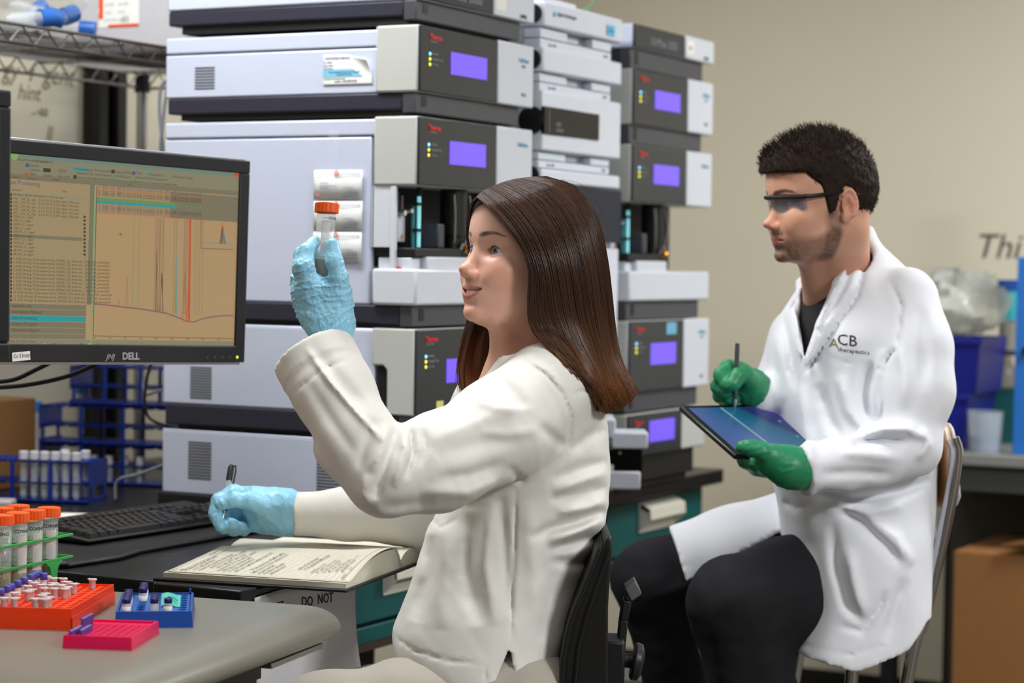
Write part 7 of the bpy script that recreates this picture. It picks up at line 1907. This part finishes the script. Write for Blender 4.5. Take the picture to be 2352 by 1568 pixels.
def m_coat(p):
    d = d_rows(p, M_rows, pw=2.2)
    # curved lower hem of the hanging flap
    zh = np.interp(p[:, 0], [K(1785, 1490, 3.7)[0], K(1950, 1524, 3.7)[0], K(2075, 1482, 3.7)[0], K(2130, 1425, 3.7)[0]], [K(1785, 1492, 3.7)[2], K(1950, 1524, 3.7)[2], K(2075, 1484, 3.7)[2], K(2130, 1430, 3.7)[2]]).astype(np.float32)
    d = np.maximum(d, zh-p[:, 2])
    sl = d_chain(p, mS[:4], mr[:4], .03); fa = d_chain(p, mS[3:], mr[3:], .02)
    fa = np.maximum(fa, (p-mS[-1].astype(np.float32))@mcn.astype(np.float32))
    sl = smin(sl, fa, .018)
    d = smin(d, sl, .014)
    # far sleeve
    f2 = d_chain(p, [K(1835, 775, 4.0), K(1800, 900, 3.98), K(1780, 925, 3.86), K(1757, 912, 3.80)], [.055, .052, .045, .038], .03)
    d = smin(d, f2, .02)
    # far flap over the thigh
    fl = d_chain(p, thF, [.106, .094, .084], .03)
    def hp2(p0, p1): return ((p1[0]-p0[0])*(p[:, 2]-p0[2])-(p1[2]-p0[2])*(p[:, 0]-p0[0]))/math.hypot(p1[0]-p0[0], p1[2]-p0[2])
    fl = np.maximum(fl, -hp2(K(1575, 1326, 3.9), K(1815, 1208, 3.9))); fl = np.maximum(fl, hp2(K(1574, 1326, 3.9), K(1545, 1230, 3.9))) 
    d = np.minimum(d, fl)
    # open front: V from the neck, and the gap below the waist
    qx_ = p[:, 0]; qz = p[:, 2]
    a = K(1848, 842, 3.70); b = K(1832, 600, 3.70); c = K(1968, 560, 3.72)
    def half(p0, p1): # signed side in l-z plane
        return ((p1[0]-p0[0])*(qz-p0[2])-(p1[2]-p0[2])*(qx_-p0[0]))/math.hypot(p1[0]-p0[0], p1[2]-p0[2])
    V = np.maximum(half(a, b), -half(a, c)); 
    V = np.maximum(V, p[:, 1]-3.84)
    d = np.maximum(d, -V)
    # raised collar and lapels
    co_ = d_chain(p, [K(1850, 835, 3.672), K(1885, 745, 3.690), K(1925, 650, 3.72), K(1968, 570, 3.76), K(1990, 535, 3.83)], [.004, .006, .008, .010, .010], .01)
    co2 = d_chain(p, [K(1846, 835, 3.69), K(1828, 740, 3.78), K(1838, 650, 3.88), K(1870, 610, 3.93)], [.003, .005, .007, .009], .01)
    d = smin(d, np.minimum(co_, co2), .008)
    # hollow neck
    d = np.maximum(d, -d_cone(p, K(1928, 720, 3.85), mK((-.028, 0, -.03)), .066, .062))
    # gap under the armrest side where the coat folds
    d = d-1.35*fold_disp(p, M_folds, 3.4, 3.86, 3.66)-.0014*vnoise(p, 22, 15)-.0007*vnoise(p, 60, 18)
    return d*.85
M_mcoat = mat('white_coat_cloth', (234, 236, 242), rough=.8, var=.015, bump=.2, bscale=1200, sheen=.1, spec=.25)
sculpt('lab_coat', m_coat, A3(K(1540, 1400, 3.9)[0]-.02, 3.49, K(1900, 1540, 3.7)[2]), A3(K(2160, 800, 3.85)[0]+.02, 4.08, K(1990, 515, 3.8)[2]+.01), .005, M_mcoat, man, MBs, None, it=1)
def march(fn, px, py, d0, d1, n=400):
    ds = np.linspace(d0, d1, n); v = fn(np.array([K(px, py, x) for x in ds], np.float32)); i = np.argmax(v < 0); return ds[i]
def coat_text(s_, px, py, size, m, fn, parent, base, d0, d1):
    cu_ = bpy.data.curves.new('w', 'FONT'); cu_.body = s_; cu_.size = size; cu_.resolution_u = 2
    tmp = bpy.data.objects.new('w', cu_); COL.objects.link(tmp); me = bpy.data.meshes.new_from_object(tmp); bpy.data.objects.remove(tmp, do_unlink=True)
    dd = march(fn, px, py, d0, d1); o_ = K(px, py, dd); co = np.array([v.co[:] for v in me.vertices])
    ds = np.linspace(-.05, .05, 60, dtype=np.float32)
    for i, v in enumerate(me.vertices):
        q = o_+np.array([co[i][0], 0, co[i][1]-.10*co[i][0]]); pts = np.repeat(q[None], 60, 0).astype(np.float32); pts[:, 1] += ds
        k = np.argmax(fn(pts) < 0); q[1] += ds[k]-.0015; v.co = q-base
    me.materials.clear(); me.materials.append(m); return link('print', me, parent)
coat_text('CB', 1922, 790, .026, M_ink, m_coat, man, MBs, 3.5, 3.9)
coat_text('therapeutics', 1924, 806, .0105, M_ink, m_coat, man, MBs, 3.5, 3.9)
coat_text('A', 1904, 796, .022, mat('print_olive', (120, 130, 70)), m_coat, man, MBs, 3.5, 3.9)
# ---- trousers
def m_trou(p):
    d = d_chain(p, [K(1900, 1260, 4.0), K(1690, 1285, 3.97), K(1495, 1330, 3.94)], [.095, .080, .068], .03)
    d = smin(d, d_chain(p, [K(1495, 1330, 3.94), K(1560, 1620, 3.96), K(1600, 1950, 4.0)], [.066, .055, .05], .03), .03)
    n = d_chain(p, [K(1960, 1360, 3.80), K(1820, 1360, 3.76), K(1690, 1385, 3.70)], [.10, .092, .078], .03)
    n = smin(n, d_chain(p, [K(1690, 1385, 3.70), K(1740, 1650, 3.74), K(1800, 1950, 3.8)], [.078, .075, .06], .03), .03)
    return (np.minimum(d, n)-.004*vnoise(p, 30, 41)-.002*vnoise(p, 70, 42))*.85
sculpt('trousers', m_trou, A3(K(1400, 1400, 3.9)[0]-.02, 3.56, K(1600, 1960, 3.9)[2]), A3(K(2080, 1400, 3.9)[0], 4.14, K(1800, 1150, 3.9)[2]), .008, mat('jeans_navy', (13, 14, 20), rough=.85, var=.25, vscale=20), man, MBs)
for (px, d) in ((1590, 4.0), (1790, 3.8)):
    a = K(px, 1960, d); b_ = MB(); q = a-MBs
    b_.lathe([(0, 0), (.05, 0), (.055, .03), (.05, .07), (.045, .11), (0, .11)], n=16, c=(q[0], q[1], a[2]-.10)); b_.tube([(q[0], q[1], a[2]-.06), (q[0]-.07, q[1]-.03, a[2]-.07), (q[0]-.15, q[1]-.05, a[2]-.075)], [.045, .042, .03], n=12); b_.build('shoe', M_black, man, smooth=True)
# ---- green gloves
M_gg = mat('nitrile_green', (36, 132, 88), rough=.42, var=.06, vscale=50, sss=.08)
def glove_pen(p):
    d = d_chain(p, [K(1778, 918, 3.84), K(1745, 905, 3.80), K(1728, 893, 3.785)], [.032, .029, .030], .01)
    d = smin(d, d_cone(p, K(1722, 888, 3.78), K(1685, 862, 3.765), .030, .026), .02)
    d = smin(d, chainpx(p, [(1705, 858, 3.765), (1672, 845, 3.750), (1655, 862, 3.735), (1672, 885, 3.725), (1690, 880, 3.722)], [.019, .014, .0125, .0115, .010]), .006)
    d = smin(d, chainpx(p, [(1695, 875, 3.775), (1658, 868, 3.765), (1648, 888, 3.750), (1668, 900, 3.735)], [.018, .0135, .012, .011]), .006)
    d = smin(d, chainpx(p, [(1698, 892, 3.785), (1662, 890, 3.78), (1652, 908, 3.765), (1675, 914, 3.748)], [.017, .013, .0115, .0105]), .006)
    d = smin(d, chainpx(p, [(1705, 905, 3.79), (1672, 908, 3.79), (1665, 920, 3.775), (1685, 922, 3.76)], [.015, .0115, .0105, .0095]), .006)
    d = smin(d, chainpx(p, [(1730, 885, 3.760), (1712, 862, 3.735), (1695, 862, 3.722), (1684, 882, 3.715)], [.019, .0145, .0130, .0115]), .008)
    return (d-.0012*wrinkle(p, 60, 51, (1, .6, 1.2)))*.8
_c = K(1705, 885, 3.77); sculpt('glove', glove_pen, _c-A3(.065, .08, .055), _c+A3(.075, .09, .055), .0022, M_gg, man, MBs)
def glove_hold(p):
    d = d_chain(p, [K(1870, 1080, 3.59), K(1832, 1078, 3.575), K(1812, 1072, 3.57)], [.034, .031, .032], .01)
    d = smin(d, d_cone(p, K(1808, 1070, 3.57), K(1770, 1058, 3.57), .031, .026), .02)
    d = smin(d, chainpx(p, [(1785, 1052, 3.560), (1750, 1036, 3.550), (1722, 1028, 3.552), (1704, 1026, 3.558)], [.020, .0150, .0130, .0105]), .010)
    for k in range(4):
        d = smin(d, chainpx(p, [(1775, 1066+k*3, 3.575+.016*k), (1738, 1066+k*3, 3.585+.018*k), (1712, 1058, 3.61+.018*k), (1706, 1046, 3.63+.018*k)], [.0175, .0130, .0118, .0105]), .005)
    return (d-.0012*wrinkle(p, 60, 52, (1, .6, 1.2)))*.8
_c = K(1770, 1060, 3.60); sculpt('glove', glove_hold, _c-A3(.075, .08, .05), _c+A3(.09, .12, .05), .0022, M_gg, man, MBs)
# ---- tablet and stylus
TL, TR, BL = K(1560, 930, 3.70), K(1800, 925, 3.82), K(1621, 1041, 3.545)
tb_ = thing('tablet', 'black tablet with blue screen held in the green gloves', 'tablet', frK(TL))
ux_ = (TR-TL); LX = np.linalg.norm(ux_); ux_ /= LX; uy_ = (BL-TL); uy_ -= ux_*(uy_@ux_); LY = np.linalg.norm(BL-TL); uy_ /= np.linalg.norm(uy_); uz_ = np.cross(ux_, uy_)
Rt = np.stack([np.array(frK(ux_)), np.array(frK(uy_)), np.array(frK(uz_))], 1)
if Rt[2, 2] > 0: zs_ = 1
else: zs_ = -1
Mx = np.eye(4); Mx[:3, :3] = Rt; Mx[:3, 3] = frK(TL); tb_.matrix_basis = Matrix(Mx.tolist())
t0, t1 = (-.010, 0) if zs_ > 0 else (0, .010)
MB().box(0, LX, 0, LY, t0, t1).build('body', mat('tablet_black', (14, 14, 16), rough=.35), tb_, bevel=.004)
zf = (t1+.0004 if zs_ > 0 else t0-.0004)
def tmat():
    m = emis('tablet_screen', (30, 60, 120), .9); nt = m.node_tree; b = nt.nodes['Principled BSDF']
    tc = nt.nodes.new('ShaderNodeTexCoord'); gr_ = nt.nodes.new('ShaderNodeTexGradient'); mp = nt.nodes.new('ShaderNodeMapping'); mp.inputs['Rotation'].default_value = (0, 0, .5); mp.inputs['Scale'].default_value = (4.5, 4.5, 1)
    rp = nt.nodes.new('ShaderNodeValToRGB'); e = rp.color_ramp.elements
    e[0].position = .0; e[0].color = col((70, 96, 150)); e[1].position = 1; e[1].color = col((44, 40, 110))
    for p_, c_ in ((.25, (28, 92, 130)), (.40, (20, 84, 112)), (.46, (26, 40, 90)), (.62, (50, 44, 120))):
        q = e.new(p_); q.color = col(c_)
    nt.links.new(tc.outputs['Object'], mp.inputs['Vector']); nt.links.new(mp.outputs['Vector'], gr_.inputs['Vector']); nt.links.new(gr_.outputs['Color'], rp.inputs['Fac']); nt.links.new(rp.outputs['Color'], b.inputs['Emission Color']); return m
sc_ = MB().box(.012, LX-.012, .012, LY-.012, min(zf, zf+.0004), max(zf, zf+.0004)).build('screen', tmat(), tb_)
zf2 = zf+(.0006 if zs_ > 0 else -.0002)
MB().add([(LX*.34, .013, zf2), (LX*.36, .013, zf2), (LX*.42, LY-.013, zf2), (LX*.40, LY-.013, zf2)], [(0, 1, 2, 3)]).build('diagonal_line', emis('tablet_line', (130, 170, 170), .8), sc_)  # pale diagonal line in the tablet wallpaper
for k in range(7): MB().boxc((LX*.80+.012*math.sin(k*2.2), .03+k*.018, zf2), .006, .005, .0002).build('icon', emis('tablet_icon%d' % (k % 3), [(170, 180, 190), (190, 110, 60), (90, 150, 170)][k % 3], .8), sc_)
a = np.array(frK(K(1689, 916, 3.735))); b = np.array(frK(K(1694, 788, 3.725))); sd = (b-a)/np.linalg.norm(b-a); Ls_ = np.linalg.norm(b-a)
st_ = thing('stylus', 'grey stylus pen upright in the man\'s right green glove', 'stylus', tuple(a)); st_.rotation_mode = 'QUATERNION'; st_.rotation_quaternion = Vector((0, 0, 1)).rotation_difference(Vector(sd))
MB().lathe([(.0005, -.012), (.003, .004), (.0042, .008), (.0042, Ls_-.004), (.0036, Ls_), (0, Ls_)], n=14).build('barrel', mat('stylus_grey', (92, 94, 100), rough=.35, metal=.5), st_, smooth=True)
MB().lathe([(.0004, -.02), (.0012, -.014), (.0028, -.006), (.0028, .0)], n=12).build('tip', M_chrome, st_, smooth=True)

# ------------------------------------------------------------------ chairs
ch = thing('man_chair', 'white-backed chair with tan wooden edge and chrome legs under the man', 'chair', frK(np.array([*K(2080, 1400, 3.9)[:2], 0])), rz=YAW+math.radians(20))
ch.name = 'lab_chair'
_cb = K(2080, 1400, 3.9); c20, s20 = math.cos(math.radians(20)), math.sin(math.radians(20))
def chl(px, py, d):  # photo point to chair space (x: to the sitter's back, y: to the far side)
    q = K(px, py, d)-np.array([_cb[0], _cb[1], 0]); return np.array([c20*q[0]+s20*q[1], -s20*q[0]+c20*q[1], q[2]])
pz0 = chl(2165, 1168, 3.78)[2]; pz1 = chl(2175, 972, 3.78)[2]; pe = chl(2184, 1060, 3.75)
yb0, yb1 = pe[1], pe[1]+.38; xb = pe[0]
def backp(off):
    b_ = MB()
    def fn(u, v):
        y = yb0+(yb1-yb0)*u; e = abs(2*u-1); zz = pz0+(pz1-pz0)*v; k = 1-.32*max(0, (e-.80)/.2)**2
        zc = (pz0+pz1)/2; return (xb+off+.025*(1-e*e)+.012*(1-v), y, zc+(zz-zc)*k)
    return b_.grid(fn, 24, 8)
backp(-.0045).build('backrest', mat('chair_white', (222, 222, 218), rough=.4), ch, solid=.004, smooth=True)
backp(0).build('backrest_core', mat('chair_tan', (206, 158, 110), rough=.5), ch, solid=.009, smooth=True)
backp(.0095).build('backrest_back', mat('chair_white', (222, 222, 218), rough=.4), ch, solid=.004, smooth=True)
sz = chl(2000, 1460, 3.8)[2]
sm = MB(); sm.prism([(-.20, yb0-.01), (-.23, yb0+.05), (-.23, yb1-.05), (-.20, yb1+.01), (-.09, yb1-.02), (-.06, yb1-.07), (-.06, yb0+.07), (-.09, yb0+.02)], sz-.02, sz); sm.build('seat', mat('chair_tan', (206, 158, 110)), ch, bevel=.006)
for yy in (yb0-.006, yb1+.006):
    top = np.array([xb+.012, yy, pz1-.05]); mid = np.array([xb+.01, yy, sz+.05]) 
    dy_ = yy-(yb0-.006); pts = [chl(a_, b_, 3.74)+np.array([0, dy_, 0]) for a_, b_ in ((2188, 1006), (2197, 1045), (2182, 1150), (2152, 1290), (2118, 1430), (2082, 1568))]; q_ = pts[-1].copy(); q_[0] -= .10; q_[2] = .012; pts.append(q_)
    MB().tube(spline(pts, 5), .0115, n=12).build('leg', M_chrome, ch, smooth=True)
    MB().tube([(-.19, yy, sz-.03), (-.21, yy, sz-.3), (-.23, yy, .012)], .0115, n=12).build('leg', M_chrome, ch, smooth=True)
MB().tube([(-.21, yb0, .30), (-.21, yb1, .30)], .009, n=10).build('footrest', M_chrome, ch, smooth=True)
# office chair
oc0 = K(1330, 1568, 3.32); oc = thing('office_chair', 'black office chair with adjusting knob behind the woman', 'chair', frK(np.array([oc0[0], oc0[1], 0])), rz=YAW)
M_seat = mat('chair_black', (22, 22, 23), rough=.38, var=.1, bump=.2, bscale=500)
def ocl(px, py, d): 
    q = K(px, py, d); return (q[0]-oc0[0], q[1]-oc0[1], q[2])
def poly(pts, d): return [(ocl(a, b, d)[0], ocl(a, b, d)[2]) for a, b in pts]
dn = 3.13
shellp = poly([(1400, 1232), (1390, 1245), (1375, 1290), (1352, 1345), (1330, 1400), (1312, 1455), (1300, 1520), (1295, 1600), (1298, 1680), (1330, 1690), (1385, 1680), (1398, 1600), (1398, 1500), (1398, 1400), (1402, 1330), (1407, 1270), (1406, 1240)], dn)
padp = poly([(1388, 1248), (1372, 1268), (1345, 1335), (1318, 1400), (1300, 1455), (1288, 1520), (1284, 1600), (1288, 1670), (1302, 1680), (1300, 1600), (1306, 1520), (1318, 1455), (1336, 1400), (1358, 1345), (1380, 1290)], dn)
y0 = dn-oc0[1]
MB().prism(shellp, y0, y0+.40, 'y').build('back_shell', M_seat, oc, bevel=.012, seg=3)
MB().prism(padp, y0+.002, y0+.398, 'y').build('back_pad', mat('chair_pad', (18, 18, 19), rough=.55), oc, bevel=.006, seg=2)
MB().tube([(*p_[:1], y0-.001, p_[1]) for p_ in poly([(1401, 1262), (1388, 1305), (1368, 1360), (1348, 1420), (1330, 1490), (1322, 1568), (1322, 1650)], dn)], .0035, n=8).build('piping', M_seat, oc, smooth=True)
bp = [ocl(*q) for q in ((1452, 1352, 3.28), (1440, 1375, 3.28), (1432, 1420, 3.28), (1424, 1500, 3.28), (1418, 1600, 3.28), (1410, 1700, 3.28))]
b_ = MB()
for (a, b) in zip(bp[:-1], bp[1:]):
    a, b = np.array(a), np.array(b); m_ = (a+b)/2; h_ = (b-a)/2*1.02; n_ = np.cross(h_, (0, 1, 0)); n_ = n_/np.linalg.norm(n_)*.006
    b_.obox(m_, n_, (0, .022, 0), h_)
b_.build('upright_bar', M_black, oc, bevel=.002)
q = np.array(ocl(1453, 1352, 3.28)); MB().obox(q, (.008, 0, .006), (0, .024, 0), (-.005, 0, .010)).build('bar_stop', mat('stop_grey', (90, 92, 96), rough=.4), oc, bevel=.002)
q0, q1 = np.array(ocl(1390, 1465, 3.26)), np.array(ocl(1432, 1580, 3.26)); MB().box(q0[0], q1[0], q0[1]-.03, q0[1]+.05, q1[2], q0[2]).build('housing', M_black, oc, bevel=.004)
k0, k1 = np.array(ocl(1425, 1515, 3.27)), np.array(ocl(1452, 1517, 3.27)); k2 = np.array(ocl(1476, 1522, 3.27))
MB().cyl(k0, k1, .011, n=14).build('knob_shaft', M_black, oc, smooth=True)
kb_ = MB(); ax_ = (k2-k1)/np.linalg.norm(k2-k1); L_ = np.linalg.norm(k2-k1); pr = [(0, 0), (.026, 0), (.029, L_*.2), (.028, L_*.75), (.02, L_), (0, L_)]
kb_.lathe(pr, n=10, c=k1, axis=ax_); kb_.build('knob', mat('knob_black', (34, 35, 38), rough=.4), oc, bevel=.001)
zs0 = .575; MB().prism([(-.42, -.20), (-.44, 0), (-.42, .2), (-.05, .24), (.02, .15), (.02, -.15), (-.05, -.24)], zs0-.06, zs0).build('seat', M_seat, oc, bevel=.02, seg=3, loc=(0, .0, 0))
MB().cyl((-.2, 0, .1), (-.2, 0, zs0-.06), .028, n=16).build('column', M_black, oc, smooth=True)
MB().tube([bp[-1], (bp[-1][0]-.03, bp[-1][1], zs0-.075), (-.2, 0, zs0-.075)], .014, n=8).build('spine_arm', M_black, oc, smooth=True)
for k in range(5):
    a = 2*math.pi*k/5+.3; e = (-.2+.3*math.cos(a), .3*math.sin(a))
    lg_ = MB().tube([(-.2, 0, .10), (e[0], e[1], .065)], [.022, .014], n=8).build('base_leg', M_black, oc, smooth=True)
    MB().lathe([(0, -.012), (.026, -.012), (.026, .012), (0, .012)], n=14, c=(e[0], e[1], .027), axis=(-math.sin(a), math.cos(a), 0)).build('caster', M_black, lg_, smooth=True)
